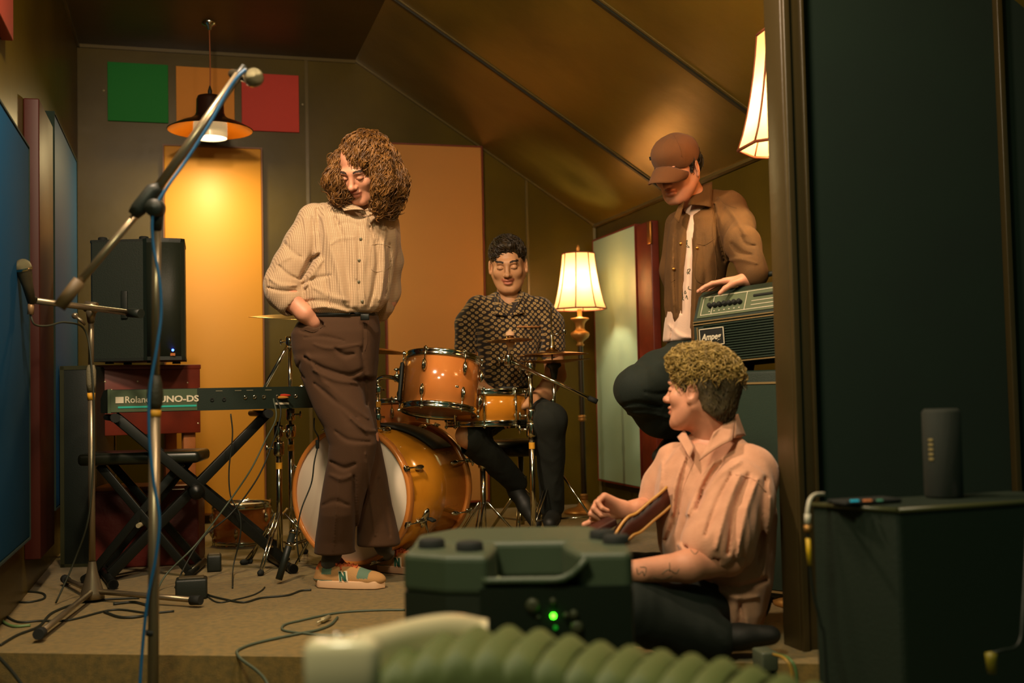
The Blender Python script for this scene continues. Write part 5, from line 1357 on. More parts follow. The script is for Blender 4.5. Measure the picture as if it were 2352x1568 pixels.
# ---------------------------------------------------------------- heads, hair, hands
def head_axes(yaw, pitch, roll=0.0):
    "yaw: degrees the face turns to the viewer's left from looking at the camera; pitch: degrees down"
    a, b, c = math.radians(yaw), math.radians(pitch), math.radians(roll)
    Fh = -CX * math.sin(a) - CD * math.cos(a); X = np.cross(Fh, CZ); X = -X
    # X: towards the viewer's right when looking at the camera
    Fv = Fh * math.cos(b) - CZ * math.sin(b); U = CZ * math.cos(b) + Fh * math.sin(b)
    X = np.cross(U, Fv); X = X if X @ (CX * math.cos(a) - CD * math.sin(a)) > 0 else -X
    X2 = X * math.cos(c) + U * math.sin(c); U2 = U * math.cos(c) - X * math.sin(c)
    return np.stack([X2, Fv, U2])
def head_sdf(g, C, A, s=1.0, smile=0.0, jaw=1.0, nose=1.0):
    def L(x, y, z): return C + (A[0] * x + A[1] * y + A[2] * z) * s
    E = lambda c, r, k=.012, sub=False: g.ell(L(*c), np.array(r) * s, A, k * s, sub)
    E((0, -.014, .036), (.077, .097, .086)); E((0, .022, -.022), (.063, .072, .083), .02)
    E((0, .028, -.074), (.049 * jaw, .052, .040), .025); g.cap(L(-.012, .074, -.098), L(.012, .074, -.098), .017 * s, .017 * s, .022 * s)
    for q in (-1, 1):
        g.cap(L(q * .056, -.004, -.040), L(q * .030, .050, -.088), .024 * s, .020 * s, .03 * s)
        E((q * .043, .058, -.022), (.022, .024, .022), .02)
    g.cap(L(-.034, .0845, .026), L(.034, .0845, .026), .0115 * s, .0115 * s, .018 * s)
    for q in (-1, 1): E((q * .031, .104, .006), (.019, .020, .0125), .012, True)
    for q in (-1, 1): E((q * .031, .0795, .004), (.0142, .0140, .0118), .004)
    g.cap(L(0, .088, .016), L(0, .108 * (1 + (nose - 1) * .5), -.022), .0085 * s, .0105 * s, .012 * s)
    E((0, .113 * nose, -.027), (.0115, .0115, .0100), .008)
    for q in (-1, 1): E((q * .0125, .101, -.030), (.0078, .0095, .0078), .006)
    for q in (-1, 1): E((q * .0062, .108, -.0385), (.0034, .0048, .0030), .002, True)
    E((0, .0905, -.052), (.022, .0135, .0075), .008); E((0, .0885, -.0665), (.019, .0135, .0078), .008)
    w = .026 + .006 * smile
    for q in (-1, 1): g.cap(L(0, .105, -.0592), L(q * w, .090, -.0592 + .007 * smile), .0022 * s, .0016 * s, .003 * s, True)
    if smile > .5: E((0, .104, -.0598), (.020, .009, .0036), .003, True)
    for q in (-1, 1):
        ea = np.stack([A[0] * q * .92 + A[1] * -.38, A[1] * .92 + A[0] * q * .38, A[2]])
        g.ell(L(q * .081, -.006, -.004), np.array((.0075, .019, .031)) * s, ea, .006 * s)
        g.ell(L(q * .088, -.002, -.001), np.array((.006, .0105, .0185)) * s, ea, .004 * s, True)
        g.ell(L(q * .083, .004, -.028), np.array((.006, .008, .010)) * s, ea, .004 * s)
    return L
def face_mats(C, A, s, smile=0.0, brow=True):
    "0 skin, 1 lips, 2 brow and lashes"
    def f(c):
        q = (c - C) @ A.T / s; x, y, z = q[:, 0], q[:, 1], q[:, 2]; ax_ = np.abs(x); o = np.zeros(len(c), int)
        zl = -.0592 + .007 * smile * (ax_ / .026) ** 2
        lip = (y > .078) & (ax_ < .025 + .005 * smile) & (np.abs(z - zl) < .0135 * np.sqrt(np.clip(1 - (ax_ / (.027 + .005 * smile)) ** 2, 0, 1)) * .95)
        o[lip] = 1
        zb = .0265 + .006 * (1 - ((ax_ - .034) / .022) ** 2)
        o[(y > .06) & (ax_ > .013) & (ax_ < .054) & (np.abs(z - zb) < .0042 - .03 * np.maximum(0, ax_ - .04))] = 2
        zc = .0015 - 14 * (ax_ - .031) ** 2 * -1
        o[(y > .078) & (ax_ > .017) & (ax_ < .046) & (np.abs(z - (-.0030 + 14 * (ax_ - .031) ** 2)) < .0017)] = 2
        return o
    return f
def hand(g, wrist, fwd, back, thumb, curl=(35, 45, 35), s=1.0, spread=5, vary=(1, 1, 1, 1), tc=30, k=.006):
    """wrist point; fwd: towards the knuckles; back: normal of the back of the hand; thumb: +1/-1 side along cross(fwd, back)"""
    f = norm(fwd); b = norm(np.asarray(back) - f * np.dot(back, f)); x = np.cross(f, b) * thumb
    W_ = lambda X, Y, Z: wrist + (x * X + f * Y + b * Z) * s
    g.cap(W_(0, -.02, 0), W_(.0, .015, 0), .027 * s, .026 * s, .01, flat=(b, .75))
    for i, X in enumerate((.028, .010, -.009, -.027)):
        g.cap(W_(X * .45, .012, 0), W_(X, .082 - abs(i - 1) * .004, 0), .016 * s, .0125 * s, .012)
    Ls = ((.043, .026, .021), (.047, .030, .022), (.043, .028, .021), (.034, .021, .018))
    for i, X in enumerate((.029, .010, -.009, -.028)):
        p = W_(X, .084 - abs(i - 1) * .004, 0); a = 0; sp = math.radians((1.2 - i) * spread); r = .0098 if i < 3 else .0085
        for j, l in enumerate(Ls[i]):
            a += math.radians(curl[j] * vary[i]); d = (f * math.cos(sp) + x * math.sin(sp)) * math.cos(a) - b * math.sin(a)
            q = p + d * l * s; g.cap(p, q, r * s, r * .9 * s, k * .5); p = q; r *= .9
    p = W_(.022, .018, -.006); t = math.radians(tc)
    for l, ang, r in ((.042, 0, .015), (.033, 22, .0115), (.026, 40, .0095)):
        a = t - math.radians(ang) * .8; d = norm(f * math.cos(t * 1.0) * .9 + x * math.sin(a + .5) - b * (.25 + ang / 90)); q = p + d * l * s; g.cap(p, q, r * s, r * .88 * s, k); p = q
def hairs(name, m, parent, tree, roots, n, seg, L, curl, freq, rad, down=1.0, seed=0, lift=.004, dirfn=None, base=None):
    """curly strands walking over the surface in tree; roots: array of start points with normals"""
    rnd = random.Random(seed); mb = MB(); V = []; F = []; cnt = 0
    for i in range(n):
        p, nn = rnd.choice(roots); p = np.array(p); nn = np.array(nn)
        d = dirfn(p, nn, rnd) if dirfn else norm(-CZ * down + np.array([rnd.gauss(0, .35) for _ in range(3)]))
        pts = []; ph = rnd.random() * 6.28; fr = freq * rnd.uniform(.7, 1.3); cr = curl * rnd.uniform(.5, 1.3); lf = lift * rnd.uniform(.3, 2.2); ll = L * rnd.uniform(.6, 1.15)
        for j in range(seg + 1):
            h, hn, _, _ = tree.find_nearest(Vector(p)); h = np.array(h); hn = np.array(hn)
            if np.dot(p - h, hn) < lf or j < seg * .6: p = h + hn * lf
            t = j / seg; w = norm(np.cross(d, hn)); c_ = ph + fr * t * 6.28
            pts.append(p + w * cr * math.sin(c_) * min(1, t * 4) + hn * cr * .8 * (math.cos(c_) + .3) * min(1, t * 4))
            d = norm(d - hn * np.dot(d, hn) * .8 - CZ * .12 * down + np.array([rnd.gauss(0, .10) for _ in range(3)])); p = p + d * ll / seg
        pts = np.array(pts); r_ = rad * rnd.uniform(.6, 1.2)
        rr = r_ * np.concatenate([[.7], np.ones(seg - 2), [.7, .2]])
        t_ = np.gradient(pts, axis=0); t_ /= np.linalg.norm(t_, axis=1)[:, None] + 1e-9; up = np.array([.3, .2, .9]); a = np.cross(t_, up); a /= np.linalg.norm(a, axis=1)[:, None] + 1e-9; b = np.cross(t_, a)
        ang = np.arange(4) * math.pi / 2
        vs = (pts[:, None, :] + rr[:, None, None] * (np.cos(ang)[None, :, None] * a[:, None, :] + np.sin(ang)[None, :, None] * b[:, None, :])).reshape(-1, 3)
        V.append(vs)
        for q in range(len(pts) - 1):
            for z in range(4): F.append((cnt + q * 4 + z, cnt + q * 4 + (z + 1) % 4, cnt + (q + 1) * 4 + (z + 1) % 4, cnt + (q + 1) * 4 + z))
        cnt += len(pts) * 4
    V = np.vstack(V); F = np.array(F)
    parts = [(V, F)] + ([base] if base is not None else [])
    o, _ = link_mesh(name, parts, m, parent); return o
def vnormals(vf):
    V, F = vf; n = np.zeros_like(V); a = np.cross(V[F[:, 2]] - V[F[:, 0]], V[F[:, 3]] - V[F[:, 1]])
    for i in range(4): np.add.at(n, F[:, i], a)
    return n / (np.linalg.norm(n, axis=1)[:, None] + 1e-12)
def shoe(parent, heel, fwd, L, mats, seedside=1, N=True, name='shoe'):
    "heel: floor point under the back of the sole"
    f = norm(fwd); x = np.cross(f, CZ); A = np.stack([x, f, CZ])
    W_ = lambda X, Y, Z: heel + x * X + f * Y * (L / .29) + CZ * Z
    sh = thing(name, heel, None, None); sh.parent = parent; sh.location = Vector(heel - wpos(parent)); 
    del_ = MB(); out = []
    for t in np.linspace(0, 1, 40, endpoint=False):
        a = 2 * math.pi * t; Y = .145 - .145 * math.cos(a); wd = .030 + .020 * math.sin(math.pi * min(1, (Y / .29) ** .8)) + (.004 if Y > .16 else 0)
        X = wd * math.sin(a) / max(.55, abs(math.sin(a))) if abs(math.sin(a)) < .55 else wd * np.sign(math.sin(a)); out.append((X * min(1, abs(math.sin(a)) / .55 + .0), Y))
    pts = [W_(X, Y, .002) for X, Y in out]
    mb = MB(); mb.prism([p + CZ * (.0 if True else 0) for p in pts], CZ * .030, True); so = mb.build('sole', mats['sole'], sh); md = so.modifiers.new('bevel', 'BEVEL'); md.width = .006; md.segments = 3; md.limit_method = 'ANGLE'; md.angle_limit = 1.0
    g = Grid.around([W_(-.07, -.02, .0), W_(.07, .31, .14), W_(-.07, .31, .14), W_(.07, -.02, .14)], .0, .003)
    g.ell(W_(0, .215, .034), (.046, .078, .034), A, .01); g.ell(W_(0, .12, .048), (.039, .09, .045), A, .03); g.ell(W_(0, .060, .055), (.035, .060, .050), A, .03); g.cap(W_(0, .05, .05), W_(0, .055, .088), .036, .034, .02); g.ell(W_(0, .09, .032), (.042, .10, .02), A, .02)
    g.cap(W_(0, .052, .095), W_(0, .052, .16), .028, .030, .004, sub=True)
    g.cutpx(lambda px, py, p: p[:, 2] < heel[2] + .020)
    def mf(c):
        q = (c - heel) @ A.T; X, Y, Z = q[:, 0], q[:, 1] * .29 / L, q[:, 2]; o = np.zeros(len(c), int)
        o[(Y > .19) & (Y < .235) & (Z > .042)] = 1; o[(np.abs(X) > .012) & (Y > .045) & (Y < .085) & (Z > .055) & (Z < .080)] = 1
        o[(Y < .03) & (Z > .07)] = 2; o[(Z > .084)] = 2; o[(np.abs(X) < .016) & (Y > .085) & (Y < .18) & (Z > .05)] = 2; o[(Y < .09) & (Z < .036) & (Z > .030)] = 1
        return o
    up, vf = link_mesh('upper', [g.mesh()], [mats['suede'], mats['patch'], mats['lining']], sh, matfn=mf); tr = bvh(vf)
    for i in range(5):
        Y = .10 + i * .018
        a = tr.ray_cast(Vector(W_(-.017, Y, .2)), Vector((0, 0, -1)))[0]; b = tr.ray_cast(Vector(W_(.017, Y + .008, .2)), Vector((0, 0, -1)))[0]; c_ = tr.ray_cast(Vector(W_(0, Y + .004, .2)), Vector((0, 0, -1)))[0]
        if a and b and c_:
            mb = MB(); mb.tube(smooth_path([np.array(a) + CZ * .001, np.array(c_) + CZ * .004, np.array(b) + CZ * .001], 4), .0028, 6); mb.build('lace', mats['lace'], sh)
    kn = W_(0, .095, .104)
    for q in (-1, 1):
        mb = MB(); mb.tube(smooth_path([kn, kn + x * q * .018 + CZ * .010, kn + x * q * .036 - CZ * .012 + f * .01, kn + x * q * .012 + f * .006, kn], 5), .0036, 6); mb.tube(smooth_path([kn, kn + x * q * .02 + f * .02 - CZ * .01, kn + x * q * .036 + f * .03 - CZ * .03], 4), .0034, 6); mb.build('lace', mats['lace'], sh)
    if N:
        for q in (-1, 1):
            h = tr.ray_cast(Vector(W_(q * .12, .130, .050)), Vector(x * -q))[0]
            if not h: continue
            o = np.array(h) + x * q * .003; xa = f * (1 if (np.cross(f, CZ) @ x) * q > 0 else -1)
            zz = norm(CZ + x * q * -.35)
            for lay, sc_, m_, off in ((0, 1.35, mats['white'], 0), (1, 1.0, mats['logo'], .0015)):
                mb = MB(); w, h_ = .020 * (1 + .25 * (1 - lay)), .036 * (1 + .16 * (1 - lay)); t = .0085 * (1.5 if lay == 0 else 1); sl_ = .010
                def Q(u_, v_): return o + x * q * off + f * (u_ - w / 2 - sl_ * (v_ / h_ - .5)) * 1.0 * (-1 if xa @ f < 0 else 1) + zz * (v_ - h_ / 2)
                for poly in ([(0, 0), (t, 0), (t, h_), (0, h_)], [(w, 0), (w + t, 0), (w + t, h_), (w, h_)], [(0, h_), (t * 1.1, h_), (w + t, 0), (w - t * .1, 0)]):
                    mb.prism([Q(*p) for p in poly], x * q * .0012)
                mb.build('emblem', m_, sh)
    return sh
# ---------------------------------------------------------------- people
def skinmat(n, c): return mat(n, c, .5, bump=(140, .06), sss=.08, vary=(tuple(int(v * .93) for v in c), 22))
M_sk = skinmat('skin', (214, 150, 118)); M_sk2 = skinmat('skin_tan', (206, 152, 108)); M_lip = mat('lips', (186, 112, 86), .45); M_brow = mat('brow_dark', (44, 30, 18), .8)
def clothmat(n, c, r=.85, bump=(300, .35), vary=None, sheen=.25): return mat(n, c, r, bump=bump, vary=vary, sheen=sheen)
def pattern_mat(n, c1, c2, kind, scale, thr=.5):
    if n in MATS: return MATS[n]
    m = mat(n, c1, .85, bump=(500, .3), sheen=.2); nt = m.node_tree; b = nt.nodes['Principled BSDF']; tc = nt.nodes.new('ShaderNodeTexCoord'); mp = nt.nodes.new('ShaderNodeMapping')
    nt.links.new(tc.outputs['Object'], mp.inputs['Vector']); mp.inputs['Rotation'].default_value = (0, 0, -TH)
    mx = nt.nodes.new('ShaderNodeMix'); mx.data_type = 'RGBA'; mx.inputs[6].default_value = (*lin(c1), 1); mx.inputs[7].default_value = (*lin(c2), 1)
    if kind == 'check':
        w = []
        for ax_ in (0, 2):
            sx = nt.nodes.new('ShaderNodeSeparateXYZ'); nt.links.new(mp.outputs[0], sx.inputs[0]); mm = nt.nodes.new('ShaderNodeMath'); mm.operation = 'MULTIPLY'; mm.inputs[1].default_value = scale
            nt.links.new(sx.outputs[ax_], mm.inputs[0]); fr = nt.nodes.new('ShaderNodeMath'); fr.operation = 'FRACT'; nt.links.new(mm.outputs[0], fr.inputs[0])
            gt = nt.nodes.new('ShaderNodeMath'); gt.operation = 'LESS_THAN'; gt.inputs[1].default_value = thr; nt.links.new(fr.outputs[0], gt.inputs[0]); w.append(gt)
        ad = nt.nodes.new('ShaderNodeMath'); ad.operation = 'MAXIMUM'; nt.links.new(w[0].outputs[0], ad.inputs[0]); nt.links.new(w[1].outputs[0], ad.inputs[1]); nt.links.new(ad.outputs[0], mx.inputs[0])
    else:
        # rounded motifs on a staggered lattice
        sx = nt.nodes.new('ShaderNodeSeparateXYZ'); cb_ = nt.nodes.new('ShaderNodeCombineXYZ'); nt.links.new(mp.outputs[0], sx.inputs[0]); pa_ = nt.nodes.new('ShaderNodeMath'); ps_ = nt.nodes.new('ShaderNodeMath'); ps_.operation = 'SUBTRACT'
        for m_ in (pa_, ps_): nt.links.new(sx.outputs[0], m_.inputs[0]); nt.links.new(sx.outputs[2], m_.inputs[1])
        nt.links.new(pa_.outputs[0], cb_.inputs[0]); nt.links.new(ps_.outputs[0], cb_.inputs[1])
        v = nt.nodes.new('ShaderNodeTexVoronoi'); v.voronoi_dimensions = '2D'; v.inputs['Randomness'].default_value = .22; v.inputs['Scale'].default_value = scale
        nt.links.new(cb_.outputs[0], v.inputs['Vector']); r = nt.nodes.new('ShaderNodeValToRGB'); e = r.color_ramp.elements; e[0].position = .08; e[0].color = (.3, .3, .3, 1); e[1].position = .5; e[1].color = (0, 0, 0, 1)
        q = e.new(.18); q.color = (1, 1, 1, 1); q = e.new(.32); q.color = (.8, .8, .8, 1); q = e.new(.40); q.color = (0, 0, 0, 1)
        nt.links.new(v.outputs['Distance'], r.inputs[0]); nt.links.new(r.outputs[0], mx.inputs[0])
    nt.links.new(mx.outputs[2], b.inputs['Base Color']); return m
def person(base, label): return thing('person', base, label, 'person')
def simple_limbs(th, segs, h=.012):
    pts = [p for s_ in segs for p in s_[0]]
    g = Grid.around(pts, .14, h)
    for pl_, rs in segs: g.chain(pl_, rs, .03)
    return g.mesh()
def buttons(tree, lst, r, m, par):
    for x, y in lst:
        q = surf(tree, x, y, .001)
        if q is not None: mb = MB(); mb.lathe(q, [(0, .0032), (r * .8, .0035), (r, .002), (r, -.002)], axes(norm(CAMP - q)), 14); mb.build('button', m, par)

# ===== A: standing man with long curly hair
D = 4.45
fl = G(P(800, 1300, D) @ CX, D, 0)
A_ = person(fl, 'standing person with long curly hair, checked shirt and brown trousers, head bowed, hand in pocket')
HC = P(829, 390, D - .09); HA = head_axes(20, 34, -3)
g = Grid.around([HC], .16, .0028); g = Grid(HC - np.array([.15, .15, .20]), HC + np.array([.15, .15, .16]), .0028)
head_sdf(g, HC, HA, 1.0); g.cap(HC - HA[2] * .05 - HA[1] * .03, P(822, 500, D + .04), .052, .060, .02)
hd = g.mesh()
g = Grid.around([P(640, 640, D), P(760, 800, D), P(760, 700, D - .2)], .10, .004)
g.chain([P(650, 640, 4.40), P(664, 684, 4.375), P(700, 720, 4.355), P(720, 738, 4.375), P(736, 768, 4.44)], [.044, .042, .032, .027, .024], .02)
hand(g, P(738, 772, 4.45), P(752, 800, 4.46) - P(738, 772, 4.45), -CD, 1, (15, 15, 10)); ar = g.mesh()
g = Grid.around([P(890, 600, D + .1), P(880, 760, D + .2)], .10, .005); g.chain([P(896, 600, D + .08), P(890, 690, D + .13), P(850, 735, D + .20)], [.034, .034, .028], .02); hand(g, P(848, 738, D + .2), -CX, CD, 1, (20, 20, 15)); ar2 = g.mesh()
lb = simple_limbs(A_, [([P(822, 500, D + .03), P(815, 600, D + .03), P(780, 740, D + .02)], [.06, .085, .08]), ([P(720, 520, D), P(650, 640, 4.41)], [.045, .04]), ([P(885, 530, D + .03), P(893, 600, D + .08)], [.034, .034]),
      ([P(740, 800, D), P(806, 1010, D - .07), P(770, 1255, D + .05)], [.06, .045, .02]), ([P(818, 800, D + .03), P(840, 1010, D + .07), P(872, 1235, D + .14)], [.06, .045, .02])])
link_mesh('body', [hd, ar, ar2, lb], [M_sk, M_lip, M_brow], A_, matfn=face_mats(HC, HA, 1.0))
M_sh = pattern_mat('small_check', (206, 178, 142), (158, 130, 98), 'check', 165, .36)
M_shp = M_sh
g = Grid.px(590, 945, 430, 755, D - .20, D + .26, .005)
g.loft([(452, 792, 852, D + .02, .05), (466, 752, 878, D + .015, .072), (482, 725, 898, D + .01, .088), (505, 704, 912, D, .10), (545, 692, 914, D, .115), (600, 696, 906, D, .122), (650, 692, 898, D, .128), (690, 690, 890, D - .005, .13), (708, 700, 880, D - .01, .125), (722, 716, 866, D - .01, .108)], .02, 2.3)
g.chain([P(722, 508, D), P(697, 560, D - .01), P(668, 612, D - .03), P(650, 655, D - .05), P(652, 676, D - .06)], [.070, .074, .072, .070, .062], .025)
g.chain([P(884, 522, D + .03), P(897, 600, D + .08), P(892, 668, D + .13), P(882, 700, D + .14)], [.058, .045, .045, .042], .025)
g.cap(P(648, 672, D - .065), P(664, 690, D - .07), .066, .058, .010, flat=None)
g.cap(P(672, 700, D - .08), P(700, 745, D - .12), .040, .034, .004, sub=True)
g.cap(P(880, 700, D + .13), P(872, 716, D + .15), .044, .040, .006)
F_ = [([(742, 470), (752, 540), (775, 620), (790, 690)], 9, .009), ([(728, 480), (735, 560), (748, 640), (755, 700)], 8, -.010), ([(770, 500), (790, 560), (800, 640), (806, 700)], 9, -.010),
      ([(800, 500), (812, 560), (818, 640)], 6, .005), ([(700, 500), (706, 560), (698, 620)], 8, .007), ([(716, 500), (722, 560), (712, 600)], 5, -.007),
      ([(690, 640), (710, 605), (732, 585)], 7, -.018), ([(700, 660), (722, 622), (742, 596)], 6, .008), ([(694, 652), (722, 640), (760, 632)], 5, -.007),
      ([(690, 695), (730, 690), (775, 700), (820, 712)], 6, -.007), ([(700, 712), (750, 705), (800, 716)], 5, .006), ([(720, 660), (760, 680), (800, 690)], 6, .005),
      ([(640, 610), (660, 630), (684, 640)], 5, -.007), ([(620, 640), (645, 655), (680, 655)], 5, .007), ([(615, 660), (645, 668), (682, 668)], 3.5, -.009), ([(632, 620), (645, 600), (668, 590)], 5, .005),
      ([(655, 560), (672, 580), (690, 590)], 6, -.005), ([(842, 480), (838, 560), (834, 640), (838, 700)], 5, .005), ([(850, 520), (868, 580), (862, 650), (846, 706)], 6, -.009), ([(880, 560), (884, 620), (872, 690)], 6, .007), ([(895, 560), (893, 620), (884, 680)], 5, -.008),
      ([(845, 500), (850, 530), (848, 560)], 3, -.004), ([(858, 496), (862, 530), (858, 556)], 3, .004), ([(870, 500), (874, 530), (870, 560)], 3, -.004), ([(884, 505), (886, 535), (882, 560)], 3, .004),
      ([(760, 560), (780, 548), (815, 545)], 4, .003), ([(770, 520), (800, 510), (825, 520)], 4, -.003), ([(825, 480), (824, 590), (824, 705)], 3.2, -.004)]
g.folds(F_); g.rumple(.0035, 14, 3)
g.cap(P(828, 430, D - .10), P(824, 474, D - .10), .066, .050, .006, sub=True); g.cap(P(824, 440, D + .01), P(822, 476, D + .02), .060, .056, .006, sub=True)
shv = g.mesh(); so, vf = link_mesh('shirt', [shv], M_sh, A_); tA = bvh(vf)
M_btn = mat('button_grey', (96, 90, 66), .3)
buttons(tA, [(829, 549), (825, 598), (824, 647), (832, 692)], .0062, M_btn, so)
seam(tA, [(841, 478), (838, 560), (834, 640), (840, 704)], .0012, M_sh, 'placket_seam', so)
seam(tA, [(853, 562), (874, 560), (900, 570), (898, 600)], .0014, M_sh, 'pocket_seam', so); seam(tA, [(853, 562), (850, 612), (868, 624), (896, 612), (898, 596)], .0012, M_sh, 'pocket_seam', so)
wing([(774, 462, 4.37), (806, 464, 4.37), (836, 482, 4.335), (790, 484, 4.325)], M_sh, 'collar', so)
wing([(838, 482, 4.335), (872, 464, 4.39), (888, 484, 4.37), (850, 512, 4.325)], M_sh, 'collar', so)
# trousers
M_tr = clothmat('brown_trouser', (66, 41, 16), .9, (420, .3), sheen=.03)
g = Grid.px(650, 935, 700, 1290, D - .22, D + .26, .0055)
g.loft([(722, 704, 866, D, .102), (740, 684, 870, D, .113), (765, 670, 873, D, .122), (800, 673, 869, D, .124), (840, 686, 864, D, .118), (870, 700, 862, D, .105)], .02, 2.3)
g.loft([(820, 680, 802, D - .02, .10), (880, 697, 828, D - .03, .094), (940, 722, 848, D - .05, .086), (980, 745, 860, D - .065, .080), (1020, 757, 866, D - .07, .078), (1060, 753, 860, D - .06, .078), (1120, 742, 842, D - .04, .080), (1180, 733, 829, D - .02, .084), (1240, 724, 819, D + .03, .088), (1276, 721, 815, D + .05, .090)], .02)
g.loft([(820, 768, 868, D + .03, .10), (880, 776, 863, D + .04, .094), (940, 786, 860, D + .06, .086), (1000, 800, 868, D + .08, .080), (1040, 805, 877, D + .09, .078), (1100, 811, 889, D + .10, .078), (1160, 815, 899, D + .11, .080), (1220, 816, 914, D + .12, .084), (1252, 817, 919, D + .12, .086)], .012)
g.folds([([(700, 775), (740, 772), (790, 782)], 4, -.004), ([(690, 760), (720, 765), (745, 750)], 4, -.006), ([(745, 750), (740, 745), (700, 752)], 3, .004), ([(835, 742), (836, 790), (832, 810)], 3, -.004),
         ([(770, 800), (790, 815), (812, 812)], 6, -.010), ([(700, 820), (740, 845), (800, 862), (830, 850)], 6, -.010), ([(720, 850), (770, 872), (820, 880)], 6, .007), ([(705, 815), (745, 880), (800, 950), (840, 990)], 7, .006), ([(722, 880), (770, 920), (820, 960)], 5, -.007), ([(750, 880), (800, 925), (845, 960)], 6, .006),
         ([(690, 830), (685, 850), (700, 870)], 3, -.005), ([(830, 800), (838, 860), (842, 930)], 6, -.008), ([(805, 960), (835, 985), (862, 990)], 6, .006), ([(770, 990), (800, 1010), (850, 1015)], 5, -.006), ([(760, 1060), (790, 1075), (815, 1065)], 6, -.008), ([(758, 1090), (785, 1100), (812, 1090)], 6, .006), ([(742, 1160), (770, 1150), (800, 1160)], 6, -.005),
         ([(812, 1090), (816, 1180), (817, 1260)], 5, -.012), ([(840, 1040), (850, 1130), (862, 1230)], 4, .005), ([(778, 1100), (772, 1180), (766, 1265)], 3, .004), ([(870, 1100), (884, 1170), (896, 1230)], 6, -.006), ([(720, 790), (760, 800), (830, 790)], 4, .004)])
g.rumple(.0025, 9, 5)
g.cutpx(lambda px, py, p: (p[:, 2] < (P(770, 1272, D)[2])) & (px < 818))
# pocket mouth
g.cap(P(718, 738, 4.35), P(736, 746, 4.345), .022, .016, .004, sub=True)
tr_, vft = link_mesh('trousers', [g.mesh()], M_tr, A_); tT = bvh(vft)
seam(tT, [(700, 757), (722, 762), (742, 749)], .0016, M_tr, 'pocket_edge', tr_); seam(tT, [(842, 738), (844, 780), (838, 806)], .0012, M_tr, 'fly_seam', tr_)
g = Grid.around([P(690, 712, D - .14), P(880, 742, D + .14)], .02, .004); g.loft([(715, 705, 866, D, .110), (732, 694, 868, D, .115)], .0, 2.3); bl, vfb = link_mesh('belt', [g.mesh()], mat('belt_black', (20, 20, 16), .4), A_)
q = P(838, 728, D - .118); mb = MB(); mb.box(q, (.034, .006, .024), cax(0), bevel=.003); mb.build('buckle', M_blackm, bl)
SHM = dict(sole=mat('sole_white', (226, 186, 146), .6), suede=mat('suede_tan', (176, 134, 82), .9, bump=(300, .4)), patch=mat('mesh_teal', (92, 120, 100), .8, bump=(400, .5)), lining=mat('lining_rust', (190, 96, 44), .8), lace=mat('lace_rust', (176, 76, 34), .8), white=mat('logo_white', (220, 206, 176), .5), logo=mat('logo_green', (42, 92, 72), .5))
M_sock = clothmat('sock_dark', (28, 30, 26))
h1 = floorp(722, 1345, 0); sd = norm(floorp(890, 1350, 0) - h1); sh1 = shoe(A_, h1 + CD * .03, sd, .297, SHM)
h2 = floorp(866, 1308, 0); sh2 = shoe(A_, h2 + CD * .02, CX * .86 - CD * .5, .295, SHM)
for a, b in ((h1 + sd * .055 + CD * .03 + CZ * .07, P(768, 1255, D + .02)), (h2 + norm(CX * .86 - CD * .5) * .055 + CD * .02 + CZ * .07, P(872, 1235, D + .12))):
    mb = MB(); mb.tube([a, a * .5 + b * .5, b], [.034, .037, .040], 16); mb.build('sock', M_sock, A_)
# hair
M_hairA = mat('hair_curly_brown', (134, 92, 42), .42, vary=((80, 52, 22), 30), bump=(600, .3)); D -= .06; g = Grid.px(725, 960, 280, 510, D - .26, D + .2, .005)
g.ell(P(843, 360, D - .02), (.094, .118, .094), np.stack([CX, CD, CZ]), .02); g.ell(P(848, 402, D + .05), (.118, .085, .105), np.stack([CX, CD, CZ]), .03)
g.chain([P(778, 372, D - .05), P(774, 410, D - .05), P(784, 440, D - .05)], [.032, .034, .024], .03); g.chain([P(886, 370, D - .06), P(902, 420, D - .07), P(900, 465, D - .05)], [.044, .046, .028], .03); g.chain([P(876, 380, D - .13), P(880, 425, D - .14), P(872, 468, D - .11)], [.030, .030, .018], .02)
g.ell(P(826, 440, D - .17), (.046, .105, .078), np.stack([CX, CD, CZ]), .015, sub=True); g.folds([([(862, 312), (848, 335), (838, 355)], 7, -.008)]); g.rumple(.007, 22, 2, (1, 1, .7))
vfh = g.mesh(); th_ = bvh(vfh); nn = vnormals(vfh); rt = [(p, n) for p, n in zip(vfh[0], nn) if n[2] > -.35][::3]
def dirA(p, n, rnd):
    away = p - P(862, 318, D - .03); away[2] = 0; return norm(-CZ * 1.0 + norm(away) * .5 + np.array([rnd.gauss(0, .3) for _ in range(3)]))
hairs('hair', M_hairA, A_, th_, rt, 1500, 22, .20, .0062, 3.0, .0021, 1.0, 4, .004, dirA, base=vfh); D += .06

# ===== B: seated drummer
D = 5.35
B_ = person(G(.03, 5.45, 0), 'drummer with short dark hair and patterned short-sleeved shirt, smiling and looking down behind the drums')
HC = P(1167, 609, D - .02); HA = head_axes(3, 16, 2); s = 1.04
g = Grid(HC - np.array([.14, .14, .20]), HC + np.array([.14, .14, .15]), .003); head_sdf(g, HC, HA, s, smile=1.0, jaw=1.0); g.cap(HC - HA[2] * .06 - HA[1] * .025, P(1170, 712, D + .02), .056, .062, .02); hd = g.mesh()
wL, wR = P(1218, 925, D - .27), P(1128, 905, D - .25)
g = Grid.around([P(1050, 780, D - .1), P(1300, 950, D - .1), P(1170, 940, D - .4)], .07, .0045)
g.chain([P(1268, 790, D + .01), P(1276, 862, D), P(1250, 905, D - .14), wL], [.052, .047, .043, .030], .02); g.chain([P(1070, 790, D + .01), P(1076, 862, D + .0), P(1100, 895, D - .14), wR], [.052, .047, .043, .030], .02)
